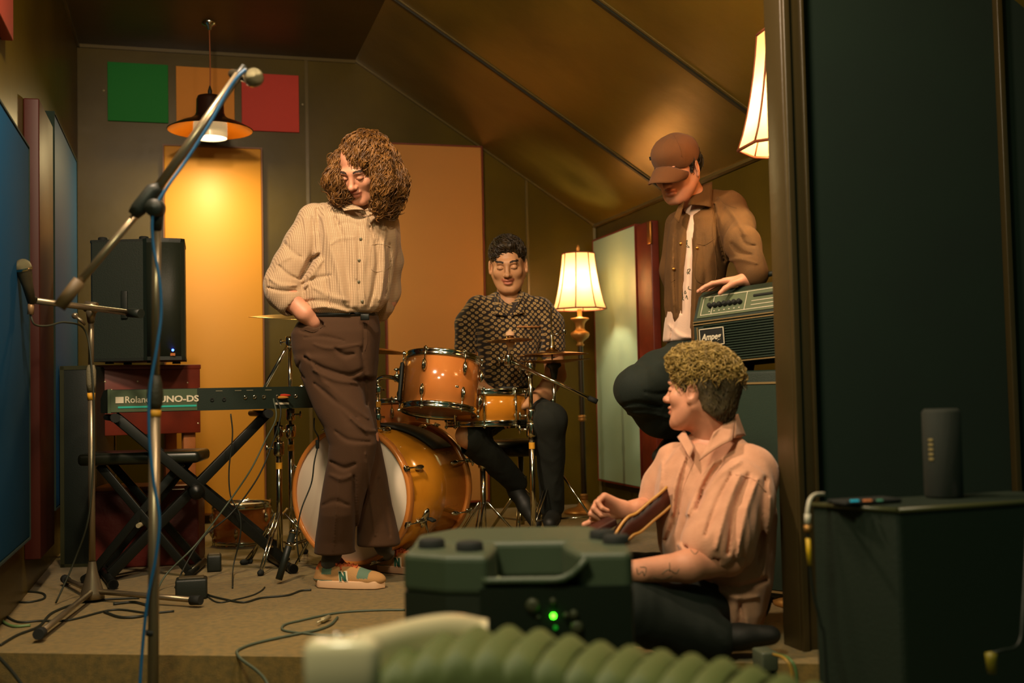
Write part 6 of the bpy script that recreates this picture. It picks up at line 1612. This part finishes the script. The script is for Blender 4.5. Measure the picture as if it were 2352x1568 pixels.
hand(g, wL, -CX * .8 - CZ * .25 - CD * .3, CZ + CX * .3, 1, (30, 35, 25)); hand(g, wR, CX * .8 - CZ * .3 - CD * .3, CZ - CX * .3, -1, (30, 35, 25)); ar = g.mesh()
kL, kR = P(1262, 965, 4.98), P(1075, 1000, 5.02); aL, aR = P(1268, 1165, 5.15), P(1186, 1108, 5.30)
lb = simple_limbs(B_, [([P(1170, 715, D + .03), P(1168, 800, D + .04), P(1168, 920, D + .05)], [.08, .10, .11]), ([P(1100, 715, D), P(1070, 790, D)], [.05, .045]), ([P(1240, 720, D), P(1268, 790, D)], [.05, .045]), ([P(1195, 945, D), kL, aL], [.07, .05, .035]), ([P(1140, 945, D), kR, aR], [.07, .05, .035])])
link_mesh('body', [hd, ar, lb], [M_sk2, M_lip, M_brow], B_, matfn=face_mats(HC, HA, s, 1.0))
# teeth of the smile
mb = MB(); L_ = lambda x, y, z: HC + (HA[0] * x + HA[1] * y + HA[2] * z) * s
mb.tube(smooth_path([L_(-.017, .086, -.0565), L_(0, .0925, -.0585), L_(.017, .086, -.0565)], 5), .0032, 8); mb.build('teeth', mat('teeth', (226, 210, 180), .3), B_)
M_flo = pattern_mat('floral_print', (32, 21, 12), (176, 144, 90), 'dots', 37)
g = Grid.px(1030, 1315, 655, 910, D - .2, D + .22, .005)
g.loft([(672, 1132, 1208, D + .02, .060), (684, 1118, 1224, D + .015, .075), (700, 1096, 1248, D + .01, .092), (740, 1092, 1250, D, .115), (790, 1098, 1240, D, .122), (840, 1102, 1230, D - .005, .122), (870, 1110, 1222, D - .01, .120), (893, 1124, 1208, D - .01, .11)], .02, 2.3)
g.chain([P(1102, 710, D), P(1078, 745, D), P(1070, 796, D)], [.066, .062, .054], .025); g.chain([P(1238, 712, D), P(1262, 748, D), P(1267, 800, D)], [.068, .066, .062], .025)
g.folds([([(1120, 700), (1130, 760), (1122, 840)], 6, .006), ([(1200, 720), (1215, 800), (1200, 870)], 6, -.007), ([(1150, 740), (1155, 820), (1150, 880)], 5, -.005), ([(1095, 800), (1095, 850), (1110, 880)], 4, -.006), ([(1108, 872), (1160, 886), (1220, 874)], 4, -.006), ([(1240, 740), (1244, 780), (1236, 810)], 4, -.010), ([(1094, 750), (1093, 790)], 4, -.010), ([(1128, 690), (1150, 712), (1168, 722)], 4, .004)])
g.rumple(.004, 12, 8)
g.cap(P(1168, 668, D - .06), P(1169, 712, D - .115), .058, .022, .008, sub=True); g.cap(P(1170, 640, D + .02), P(1170, 690, D + .02), .062, .055, .004, sub=True)
so, vf = link_mesh('shirt', [g.mesh()], M_flo, B_); tB = bvh(vf)
wing([(1137, 672, D - .045), (1143, 692, D - .10), (1165, 726, D - .128), (1136, 722, D - .122)], M_flo, 'collar', so); wing([(1203, 670, D - .045), (1194, 692, D - .10), (1172, 726, D - .128), (1204, 718, D - .122)], M_flo, 'collar', so)
patch(tB, [(1187, 748), (1240, 748), (1240, 752), (1187, 752)], mat('pocket_trim', (176, 122, 70), .7), 'pocket_trim', so, .003, 10, 2)
seam(tB, [(1169, 728), (1170, 800), (1168, 885)], .0012, M_flo, 'placket_seam', so)
for c_ in ((1070, 797, 1046, 1093), (1267, 800, 1237, 1297)): pass
M_jean = clothmat('drummer_trouser', (18, 24, 17), .88, sheen=0)
g = Grid.around([P(1040, 890, D + .2), P(1310, 1190, 4.9)], .08, .006)
g.ell(P(1168, 925, D + .03), (.15, .14, .11), np.stack([CX, CD, CZ]), .03); g.chain([P(1198, 935, D), kL + CD * .02, aL], [.092, .072, .052], .03); g.chain([P(1140, 940, D), kR, aR], [.092, .070, .050], .03); g.rumple(.004, 12, 1)
link_mesh('trousers', [g.mesh()], M_jean, B_)
g = Grid.around([P(1120, 882, D - .14), P(1215, 902, D + .16)], .03, .005); g.loft([(884, 1112, 1220, D, .115), (897, 1110, 1222, D, .12)], 0, 2.3); link_mesh('belt', [g.mesh()], MATS['belt_black'], B_)
for a, f in ((aL, -CD * .9 - CX * .1), (aR, CX * .5 - CD * .35 - CZ * .75)):
    g = Grid.around([a, a + f * .22], .09, .005); hz_b = a[2] - .07
    g.cap(a + CZ * .0, a - CZ * .045, .040, .038, .01); g.chain([a - CZ * .04 - f * .03, a - CZ * .045 + f * .08, a - CZ * .055 + f * .17], [.036, .036, .028], .02, flat=None); link_mesh('shoe', [g.mesh()], mat('shoe_black', (22, 24, 20), .6), B_)
mb = MB(); mb.tube([aR + CZ * .03 - CX * .0, aR - CZ * .02], .049, 16); mb.build('sock', mat('sock_grey', (70, 66, 44), .9, bump=(90, .8)), B_)
M_hairB = mat('hair_dark', (34, 28, 18), .38, vary=((58, 44, 24), 60)); g = Grid.around([HC], .15, .004)
E = lambda c, r, k=.012, sub=False: g.ell(L_(*c), np.array(r) * s, HA, k, sub)
E((0, -.020, .045), (.083, .098, .090)); E((-.008, .035, .098), (.055, .048, .026), .02); E((0, -.05, -.01), (.078, .06, .07), .02); E((0, .085, -.012), (.066, .07, .078), .008, True); E((0, .02, -.09), (.12, .09, .075), .01, True)
for q in (-1, 1): E((q * .08, .01, -.02), (.018, .03, .035), .005, True)
g.rumple(.0025, 40, 3); vfh = g.mesh(); th_ = bvh(vfh); nn = vnormals(vfh); rt = [(p, n) for p, n in zip(vfh[0], nn) if (p - HC) @ HA[2] > .035][::2]
hairs('hair', M_hairB, B_, th_, rt, 700, 7, .045, .0018, 1.2, .0018, .0, 5, .002, lambda p, n, r: norm(-HA[1] * .5 + HA[0] * -.5 + HA[2] * .5 + np.array([r.gauss(0, .3) for _ in range(3)])), base=vfh)

# ===== C: man in a cap leaning on the amplifier
D = 4.45
C_ = person(G(P(1590, 800, D) @ CX, D, 0), 'person in brown cap and open tan jacket over white tee, leaning on the amplifier')
HC = P(1556, 388, 4.36); HA = head_axes(40, 28, -3); s = 1.02
g = Grid(HC - np.array([.14, .14, .20]), HC + np.array([.14, .14, .15]), .0028); head_sdf(g, HC, HA, s, smile=.4, jaw=.95); g.cap(HC - HA[2] * .06 - HA[1] * .025, P(1606, 488, D), .052, .058, .02); hd = g.mesh()
L_ = lambda x, y, z: HC + (HA[0] * x + HA[1] * y + HA[2] * z) * s
hw = AMP_TOP(.20, .10) + CZ * .035
hw = AMP_TOP(.175, .10) + CZ * .026
g = Grid.around([hw, P(1735, 550, 4.25), hw - CX * .14 + CD * .05], .09, .004); g.chain([P(1706, 560, 4.20), hw + CX * .035 + CZ * .02, hw], [.034, .034, .029], .02); hand(g, hw, -CX * .85 + CD * .25 - CZ * .05, CZ, -1, (6, 14, 10), spread=8, tc=20); ar = g.mesh()
g = Grid.around([P(1560, 700, 4.62), P(1600, 830, 4.5)], .1, .006); g.chain([P(1560, 640, 4.60), P(1600, 740, 4.62)], [.042, .03], .02); hand(g, P(1602, 745, 4.62), CX * .5 - CZ, CD, 1, (20, 20, 10)); ar2 = g.mesh()
kC, aC, hC = P(1462, 893, 4.22), P(1570, 985, 4.46), P(1595, 830, 4.42); k2, a2 = P(1608, 1010, 4.46), P(1620, 1265, 4.56)
lb = simple_limbs(C_, [([P(1606, 500, D + .02), P(1592, 620, D + .02), P(1590, 800, D)], [.08, .10, .10]), ([P(1676, 480, D), P(1704, 555, 4.22)], [.045, .036]), ([P(1570, 520, D + .06), P(1560, 640, 4.6)], [.05, .045]), ([hC, kC, aC], [.07, .05, .04]), ([P(1610, 830, 4.5), k2, a2], [.07, .05, .04])])
link_mesh('body', [hd, ar, ar2, lb], [M_sk, M_lip, M_brow], C_, matfn=face_mats(HC, HA, s, .4))
# cap
M_cap = clothmat('cap_brown', (98, 60, 24), .9, (380, .4), sheen=.05); g = Grid.around([HC, L_(0, .17, .03)], .15, .0035)
g.ell(L_(0, -.008, .052), np.array((.087, .105, .080)) * s, HA, .01); g.ell(L_(0, .035, .078), np.array((.066, .066, .046)) * s, HA, .02)
g.ell(L_(0, -.01, -.06), np.array((.14, .16, .095)) * s, HA, .006, sub=True)
g.rumple(.0025, 14, 6)
ct = g.mesh(); cp_, vfc = link_mesh('cap_crown', [ct], M_cap, C_); tC = bvh(vfc)
vs = []; N1, N2 = 14, 8
for j in range(N2 + 1):
    for i in range(N1 + 1):
        a = -1 + 2 * i / N1; b = j / N2; x = a * (.076 - .012 * b * b); y0 = math.sqrt(max(0, 1 - (x / .095) ** 2)) * .098; y = y0 + b * .084 * math.sqrt(max(0, 1 - (abs(a)) ** 2.6)) + .002
        vs.append(L_(x, y - .004, .040 - .55 * abs(x) ** 1.0 * abs(x) / .076 - b * .034 + .004))
f = [(j * (N1 + 1) + i, j * (N1 + 1) + i + 1, (j + 1) * (N1 + 1) + i + 1, (j + 1) * (N1 + 1) + i) for j in range(N2) for i in range(N1)]
mb = MB(); mb.add(vs, f, True); br = mb.build('cap_peak', M_cap, C_); md = br.modifiers.new('solid', 'SOLIDIFY'); md.thickness = .004
q = surf(tC, 1495, 364, .001)
if q is not None: mb = MB(); mb.box(q, (.010, .003, .014), np.stack([HA[0], HA[1], HA[2]])); mb.build('cap_tab', M_rubber, cp_)
mb = MB(); mb.ball(L_(0, -.004, .131), (.007, .007, .004), 8, HA); mb.build('cap_button', M_cap, cp_)
for x_ in (-.5, .0, .5):
    pts = [L_(.0925 * math.sin(x_ + t * 0) * math.cos(t), (.1105 * math.cos(x_)) * math.cos(t), .058 + .0895 * math.sin(t)) for t in np.linspace(.1, 1.5, 8)]
seam(tC, [(1520, 308), (1500, 335), (1490, 378)], .0012, M_cap, 'cap_seam', cp_); seam(tC, [(1545, 306), (1560, 335), (1566, 360)], .0012, M_cap, 'cap_seam', cp_)
M_hairC = mat('hair_black', (26, 24, 18), .4); g = Grid.around([HC], .14, .004); g.ell(L_(0, -.03, .02), np.array((.081, .086, .080)) * s, HA, .01); g.ell(L_(0, .10, -.0), np.array((.10, .105, .10)) * s, HA, .006, sub=True); g.ell(L_(0, .0, .11), np.array((.12, .13, .06)), HA, .004, sub=True)
for q_ in (-1, 1): g.ell(L_(q_ * .084, -.005, -.012), (.014, .024, .036), HA, .004, sub=True); g.cap(L_(q_ * .074, .012, .03), L_(q_ * .072, .022, -.005), .010, .006, .004)
g.rumple(.003, 40, 3); vfh = g.mesh(); th_ = bvh(vfh); nn = vnormals(vfh); rt = list(zip(vfh[0], nn))[::3]
hairs('hair', M_hairC, C_, th_, rt, 260, 6, .035, .002, 1, .0018, .8, 9, .002, None, base=vfh)
# tee
M_tee = clothmat('tee_white', (214, 182, 160), .85); M_teep = mat('tee_print', (60, 66, 44), .8)
g = Grid.px(1510, 1680, 455, 800, D - .2, D + .18, .005)
g.loft([(468, 1576, 1640, D, .075), (490, 1562, 1640, D, .098), (540, 1550, 1640, D, .122), (620, 1540, 1645, D, .131), (700, 1534, 1640, D, .136), (740, 1528, 1640, D, .134), (784, 1524, 1640, D, .13)], .02, 2.2)
g.folds([([(1560, 700), (1548, 740), (1540, 780)], 5, -.008), ([(1535, 745), (1560, 770), (1590, 775)], 5, .006), ([(1572, 560), (1570, 640), (1566, 720)], 4, -.005)]); g.rumple(.003, 14, 2)
te, vft = link_mesh('t_shirt', [g.mesh()], M_tee, C_); tt = bvh(vft)
rr = random.Random(7)
for i in range(26):
    y0 = rr.uniform(545, 690); x0 = rr.uniform(1556, 1584)
    pts = [(x0 + rr.uniform(-5, 5), y0 + rr.uniform(-6, 6)) for _ in range(4)]
    seam(tt, pts, .0016, M_teep, 'print_stroke', te, .0, 3)
# jacket
M_jk = clothmat('jacket_tan', (98, 66, 26), .9, (320, .5), vary=((86, 58, 22), 8), sheen=0)
g = Grid.px(1510, 1770, 425, 805, D - .52, D + .28, .0055)
g.loft([(438, 1600, 1650, D + .05, .05), (456, 1586, 1672, D + .03, .075), (476, 1562, 1694, D + .01, .10), (510, 1542, 1700, D, .125), (560, 1534, 1686, D, .136), (620, 1528, 1668, D, .142), (700, 1526, 1656, D, .146), (760, 1534, 1650, D, .146), (798, 1540, 1646, D, .142)], .02, 2.2)
g.chain([P(1674, 480, D), P(1690, 520, 4.36), P(1706, 560, 4.20), hw + CX * .03 + CZ * .02], [.072, .068, .062, .050], .03)
g.chain([P(1566, 520, D + .08), P(1552, 620, 4.58), P(1575, 720, 4.62)], [.065, .058, .05], .03)
g.folds([([(1640, 470), (1650, 540), (1662, 600)], 5, -.016), ([(1665, 470), (1690, 500), (1712, 540)], 7, .006), ([(1680, 560), (1700, 580), (1725, 585)], 6, -.007), ([(1670, 600), (1700, 595), (1738, 605)], 5, .006), ([(1600, 520), (1598, 620), (1594, 780)], 4, .005), ([(1616, 540), (1620, 640), (1612, 780)], 6, -.005), ([(1545, 540), (1542, 640), (1548, 730)], 5, .006), ([(1555, 520), (1552, 620), (1556, 720)], 4, -.006), ([(1700, 540), (1712, 560), (1735, 565)], 4, -.005)])
g.rumple(.0035, 11, 4)
g.chain([P(1588, 440, D - .12), P(1582, 480, D - .115), P(1579, 540, D - .13), P(1574, 620, D - .135), P(1570, 700, D - .14), P(1562, 820, D - .14)], [.036, .026, .024, .026, .030, .038], .003, sub=True)
g.cap(P(1590, 440, D - .04), P(1600, 478, D - .05), .060, .050, .006, sub=True)
g.cutpx(lambda px, py, p: (py > 738 + (px - 1530) * .3) & (px < 1588))
jk, vf = link_mesh('jacket', [g.mesh()], M_jk, C_); tJ = bvh(vf)
wing([(1600, 428, D - .03), (1636, 418, D - .02), (1634, 476, D - .12), (1580, 470, D - .135)], M_jk, 'collar', jk, .004); wing([(1560, 470, D - .10), (1572, 462, D - .12), (1560, 512, D - .135), (1548, 500, D - .12)], M_jk, 'collar', jk, .004)
for pl_ in ([(1600, 560), (1620, 562), (1640, 548)], [(1602, 562), (1598, 640), (1630, 650), (1645, 632), (1640, 552)], [(1640, 470), (1636, 540), (1650, 620)], [(1588, 500), (1592, 620), (1590, 780)], [(1648, 452), (1668, 470), (1692, 478)], [(1542, 545), (1540, 640), (1550, 642)]): seam(tJ, pl_, .0014, M_jk, 'seam', jk)
buttons(tJ, [(1601, 570), (1564, 560), (1547, 618)], .006, MATS['brass'] if False else M_brass, jk)
# trousers
M_trC = clothmat('black_trouser', (12, 26, 18), .85, sheen=0); g = Grid.around([P(1400, 780, D + .2), P(1680, 1290, D + .1), kC - CD * .1], .08, .007)
g.loft([(782, 1536, 1648, D, .12), (830, 1530, 1655, D, .135), (860, 1545, 1655, D, .13)], .02); g.chain([hC + CZ * .0, P(1520, 868, 4.32), kC], [.108, .100, .078], .03); g.chain([kC, P(1510, 950, 4.34), aC], [.078, .080, .062], .03); g.chain([P(1612, 840, 4.5), k2, a2], [.10, .08, .06], .03)
g.folds([([(1430, 930), (1470, 925), (1520, 935)], 5, -.008), ([(1440, 950), (1490, 950), (1540, 960)], 5, .007), ([(1480, 900), (1510, 905), (1540, 900)], 5, -.005)]); g.rumple(.004, 9, 7)
link_mesh('trousers', [g.mesh()], M_trC, C_)
for a, f in ((aC, -CX * .6 - CD * .5 - CZ * .25), (a2, -CX * .7 - CD * .7)):
    g = Grid.around([a, a + f * .22], .10, .006); g.cap(a, a - CZ * .03, .04, .042, .01); g.chain([a - CZ * .035 - f * .03, a - CZ * .045 + f * .10, a - CZ * .055 + f * .18], [.04, .038, .03], .02); link_mesh('shoe', [g.mesh()], MATS['shoe_black'], C_)
# stool he half sits on
sb_ = G(P(1610, 860, 4.55) @ CX, 4.62, 0); sb_[2] = 0; th = thing('bar_stool', sb_, 'black stool mostly hidden under the person in the cap', 'stool'); zs = .64
mb = MB(); mb.lathe(sb_, [(0, zs - .04), (.15, zs - .04), (.165, zs - .02), (.15, zs), (0, zs)], n=28); mb.build('seat', M_rubber, th)
for k_ in range(4):
    a = math.pi / 4 + k_ * math.pi / 2; d = CX * math.cos(a) + CD * math.sin(a); mb = MB(); mb.tube([sb_ + d * .11 + CZ * (zs - .04), sb_ + d * .17 + CZ * .0], .012, 10); mb.build('leg', M_blackm, th)
mb = MB(); mb.lathe(sb_ + CZ * .25, [(.145, .008), (.153, 0), (.145, -.008), (.140, 0), (.145, .008)], n=24); mb.build('foot_ring', M_blackm, th)

# ===== D: seated man with the guitar, seen from behind
D = 3.47
D_ = person(G(P(1640, 1400, D) @ CX, D, 0), 'seated person in loose pink shirt with curly fair hair, holding a guitar, face turned away')
HC = P(1611, 902, 3.44); HA = head_axes(122, -4, 3); s = 1.0
g = Grid(HC - np.array([.14, .14, .22]), HC + np.array([.14, .14, .15]), .0028); head_sdf(g, HC, HA, s); g.cap(HC - HA[2] * .05 - HA[1] * .035, P(1640, 1030, D), .056, .066, .02); hd = g.mesh()
L_ = lambda x, y, z: HC + (HA[0] * x + HA[1] * y + HA[2] * z) * s
wr = P(1455, 1312, 3.12)
g = Grid.around([P(1700, 1260, 3.3), wr, P(1400, 1330, 3.1)], .12, .0035)
g.chain([P(1690, 1200, 3.30), P(1672, 1282, 3.24), P(1580, 1300, 3.16), wr], [.050, .048, .042, .031], .02); hand(g, wr, -CX * .95 + CZ * .12 + CD * .1, -CD * .6 + CZ * .7, 1, (40, 45, 30), tc=25); ar = g.mesh()
wr2 = P(1436, 1172, 3.50)
g = Grid.around([P(1520, 1140, 3.6), P(1320, 1200, 3.45)], .09, .003)
g.chain([P(1530, 1130, 3.62), P(1505, 1160, 3.58), P(1465, 1176, 3.53), wr2], [.045, .042, .036, .029], .02); hand(g, wr2, -CX * .90 + CZ * .34 - CD * .10, CZ * .75 - CX * .05 + CD * .65, 1, (72, 88, 48), s=1.06, spread=2, vary=(1.15, 1.05, .95, .85), tc=14); ar2 = g.mesh()
lb = simple_limbs(D_, [([P(1640, 1040, D), P(1650, 1200, D), P(1660, 1390, D)], [.09, .12, .13]), ([P(1720, 1080, 3.38), P(1690, 1200, 3.30)], [.055, .05]), ([P(1570, 1070, 3.58), P(1530, 1130, 3.62)], [.05, .045])])
def fmD(c):
    o = face_mats(HC, HA, s)(c); return o
link_mesh('body', [hd, ar, ar2, lb], [M_sk, M_lip, M_brow], D_, matfn=fmD)
tA2 = bvh(ar); tA3 = bvh(ar2)
M_tat = mat('tattoo_ink', (92, 82, 58), .6)
for pl_ in ([(1462, 1304), (1466, 1318), (1476, 1312), (1480, 1322), (1484, 1304), (1470, 1302)], [(1520, 1318), (1535, 1308), (1552, 1316), (1560, 1306)], [(1538, 1292), (1538, 1312)], [(1500, 1326), (1520, 1330), (1545, 1322)], [(1586, 1262), (1596, 1272), (1606, 1262)]): seam(tA2, pl_, .0014, M_tat, 'tattoo', D_, -.0004)
M_pk = clothmat('pink_shirt', (208, 154, 122), .85, (260, .5), vary=((198, 144, 112), 20))
g = Grid.px(1470, 1800, 940, 1480, D - .38, D + .30, .0055)
g.loft([(985, 1600, 1694, D, .065), (1005, 1580, 1700, D, .08), (1030, 1548, 1728, D, .105), (1070, 1524, 1752, D, .13), (1110, 1512, 1772, D, .15), (1180, 1508, 1778, D, .165), (1250, 1516, 1776, D, .17), (1330, 1536, 1768, D, .185), (1390, 1580, 1752, D, .195), (1440, 1626, 1728, D, .185), (1466, 1654, 1708, D, .16)], .02, 2.2)
g.chain([P(1716, 1092, 3.38), P(1694, 1150, 3.31), P(1660, 1210, 3.26), P(1632, 1246, 3.23)], [.090, .094, .092, .084], .03)
g.cap(P(1700, 1160, 3.33), P(1690, 1262, 3.27), .085, .050, .03); g.chain([P(1560, 1070, 3.56), P(1522, 1120, 3.58), P(1502, 1148, 3.58)], [.075, .062, .052], .03)
g.cutpx(lambda px, py, p: (py > 1246 + (px - 1560) * .40) & ((p @ CD) < 3.27) & (py < 1322))
g.folds([([(1600, 1000), (1570, 1080), (1556, 1180), (1530, 1240)], 9, -.012), ([(1575, 1050), (1550, 1120), (1545, 1180)], 8, .010), ([(1640, 1060), (1600, 1120), (1580, 1180)], 10, .010), ([(1660, 1060), (1630, 1100), (1600, 1170)], 8, -.010), ([(1700, 1060), (1650, 1090), (1620, 1130)], 8, .008), ([(1720, 1090), (1690, 1170), (1672, 1270)], 9, -.014), ([(1740, 1100), (1712, 1180), (1694, 1280)], 8, .012), ([(1700, 1090), (1670, 1160), (1645, 1260)], 8, .010), ([(1680, 1090), (1650, 1150), (1620, 1230)], 7, -.010),
         ([(1758, 1100), (1750, 1200), (1740, 1290)], 9, -.010), ([(1768, 1140), (1765, 1230), (1755, 1320)], 7, .008), ([(1760, 1330), (1700, 1350), (1640, 1340)], 9, -.012), ([(1740, 1370), (1690, 1372), (1630, 1350)], 8, .012), ([(1640, 1350), (1665, 1400), (1680, 1450)], 8, -.012), ([(1610, 1350), (1640, 1410), (1655, 1450)], 7, .010), ([(1700, 1390), (1700, 1430), (1690, 1460)], 9, -.012), ([(1560, 1250), (1590, 1300), (1600, 1340)], 7, .010), ([(1520, 1060), (1516, 1120), (1506, 1160)], 5, .006)])
g.rumple(.0055, 10, 12)
g.cap(P(1626, 950, D - .04), P(1636, 1000, D - .03), .070, .064, .01, sub=True)
so, vf = link_mesh('shirt', [g.mesh()], M_pk, D_); tD = bvh(vf)
wing([(1690, 952, 3.42), (1640, 992, 3.34), (1606, 1058, 3.30), (1682, 1010, 3.32)], M_pk, 'collar', so, .004, bulge=.008); wing([(1572, 988, 3.44), (1594, 1028, 3.36), (1584, 1052, 3.33), (1556, 1004, 3.42)], M_pk, 'collar', so, .004)
wing([(1690, 952, 3.42), (1694, 950, 3.48), (1712, 1000, 3.50), (1684, 1006, 3.34)], M_pk, 'collar', so, .004)
seam(tD, [(1690, 1090), (1730, 1100), (1760, 1130)], .0018, M_pk, 'shoulder_seam', so); seam(tD, [(1594, 1060), (1570, 1120), (1560, 1180)], .0018, M_pk, 'placket_seam', so)
# open neck hanging flap
M_trD = clothmat('dark_trouser', (10, 22, 14), .85, sheen=0); g = Grid.around([P(1380, 1330, 3.1), P(1760, 1480, 3.6), G(P(1640, 1400, D) @ CX, D, 0)], .12, .008)
k1 = P(1435, 1395, 3.14); k2 = P(1440, 1330, 3.55); k1[2] = max(k1[2], .07); hp_ = G(P(1660, 1400, D) @ CX, D + .02, .125)
g.ell(hp_ - CZ * .005, (.15, .12, .12), np.stack([CX, CD, CZ]), .03)
n1 = G(P(1640, 1450, 3.17) @ CX, 3.17, .062); n2 = G(P(1560, 1400, 3.45) @ CX, 3.42, .06)
g.chain([hp_ - CD * .05, P(1560, 1420, 3.24), k1], [.08, .098, .085], .03); g.chain([k1, n1], [.078, .058], .03); g.chain([hp_ + CD * .06, k2], [.11, .08], .03); g.chain([k2, n2], [.07, .055], .03)
g.rumple(.005, 9, 9); g.cutpx(lambda px, py, p: p[:, 2] < .004); link_mesh('trousers', [g.mesh()], M_trD, D_)
for a, f in ((n1, CX * .9 + CD * .1), (n2, -CX * .4 - CD * .8)):
    g = Grid.around([a, a + f * .2], .07, .006); g.chain([a, a + f * .08, a + f * .17], [.048, .042, .034], .02, flat=(CZ, .8)); g.cutpx(lambda px, py, p: p[:, 2] < .004); link_mesh('shoe', [g.mesh()], MATS['shoe_black'], D_)
# hair: short sides, curly top
M_hairD = mat('hair_fair_curly', (168, 142, 74), .5, vary=((120, 98, 44), 50)); M_hairD2 = mat('hair_short_sides', (78, 66, 36), .7, vary=((60, 50, 28), 80), bump=(300, .5))
g = Grid.around([HC], .16, .004); g.ell(L_(0, -.022, .036), (.084, .100, .090), HA, .01); g.ell(L_(0, .016, .092), (.072, .085, .042), HA, .03); g.ell(L_(0, -.055, -.035), (.066, .052, .062), HA, .03); g.ell(L_(0, .105, -.035), (.08, .07, .085), HA, .012, sub=True); g.ell(L_(0, .02, -.095), (.12, .10, .065), HA, .012, sub=True)
for q_ in (-1, 1): g.ell(L_(q_ * .086, .0, -.010), (.020, .030, .040), HA, .006, sub=True)
def fm(c): q = (c - HC) @ HA.T; return ((q[:, 2] < .045)).astype(int)
vfh = g.mesh(); th_ = bvh(vfh); nn = vnormals(vfh)
g.rumple(.004, 30, 5); vfr = g.mesh()
up_ = [(p, n) for p, n in zip(vfh[0], nn) if (p - HC) @ HA[2] > .048 - ((p - HC) @ HA[1]) * .15][::2]
ho, _ = link_mesh('hair', [vfr], [M_hairD, M_hairD2], D_, matfn=fm, label='short darker hair at the sides and back')
hairs('curls', M_hairD, D_, th_, up_, 1700, 12, .055, .0062, 1.6, .0017, .25, 12, .007, lambda p, n, r: norm(HA[1] * .3 + np.array([r.gauss(0, .8) for _ in range(3)])))
dn_ = [(p, n) for p, n in zip(vfh[0], nn) if (p - HC) @ HA[2] <= .06][::2]
hairs('short_hair', M_hairD2, D_, th_, dn_, 700, 5, .026, .0015, .8, .0016, .8, 13, .0015, lambda p, n, r: norm(-CZ + -HA[1] * .4 + np.array([r.gauss(0, .25) for _ in range(3)])))
# ---------------------------------------------------------------- guitar held by the seated man
M_gt = mat('guitar_brown', (84, 36, 18), .5, vary=((50, 20, 12), 8)); M_gtt = mat('guitar_top', (150, 84, 30), .2, coat=.6); M_bind = mat('cream_binding', (206, 150, 74), .4)
rim = [(1532, 1118), (1512, 1136), (1492, 1152), (1474, 1168), (1462, 1178), (1454, 1182), (1444, 1186), (1432, 1198), (1420, 1216), (1408, 1236), (1396, 1262), (1392, 1290), (1400, 1316)]
near = [P(x, y, 3.36 + (1532 - x) * -.0006) for x, y in rim]
gn = norm(-CX * .22 + CZ * .93 - CD * .22)
far = [p + CD * .20 - CZ * .03 for p in near[2:]][::-1]
near = [p for p in near]
thk = -gn * .058
cen = np.mean(near, 0)
th = thing('guitar', cen - CZ * .05, 'dark brown guitar with cream edge binding held by the seated person', 'guitar')
outl = np.array(near + far)
pl_n = norm(np.cross(outl[4] - outl[0], outl[-3] - outl[0])); c0 = outl.mean(0)
mb = MB(); mb.prism(outl, thk, True); mb.build('body', M_gt, th)
for k_ in (0, 1):
    mb = MB(); mb.tube(smooth_path([p + thk * k_ for p in near], 4), .0045, 8); mb.build('binding', M_bind, th)
nk0 = near[8] + CD * .14 + gn * .012; nk1 = nk0 + norm(-CX * .86 - CZ * .36 - CD * .40) * .42; nk1[2] = max(.10, nk1[2])
dn = norm(nk1 - nk0); mb = MB(); mb.box((nk0 + nk1) / 2, (np.linalg.norm(nk1 - nk0), .05, .022), np.stack([dn, norm(np.cross(gn, dn)), norm(np.cross(dn, norm(np.cross(gn, dn))))]), bevel=.006); mb.build('neck', M_gt, th)
mb = MB(); mb.box(nk1 + dn * .07, (.16, .075, .016), np.stack([dn, norm(np.cross(gn, dn)), norm(np.cross(dn, norm(np.cross(gn, dn))))]), bevel=.004); mb.build('headstock', M_gt, th)
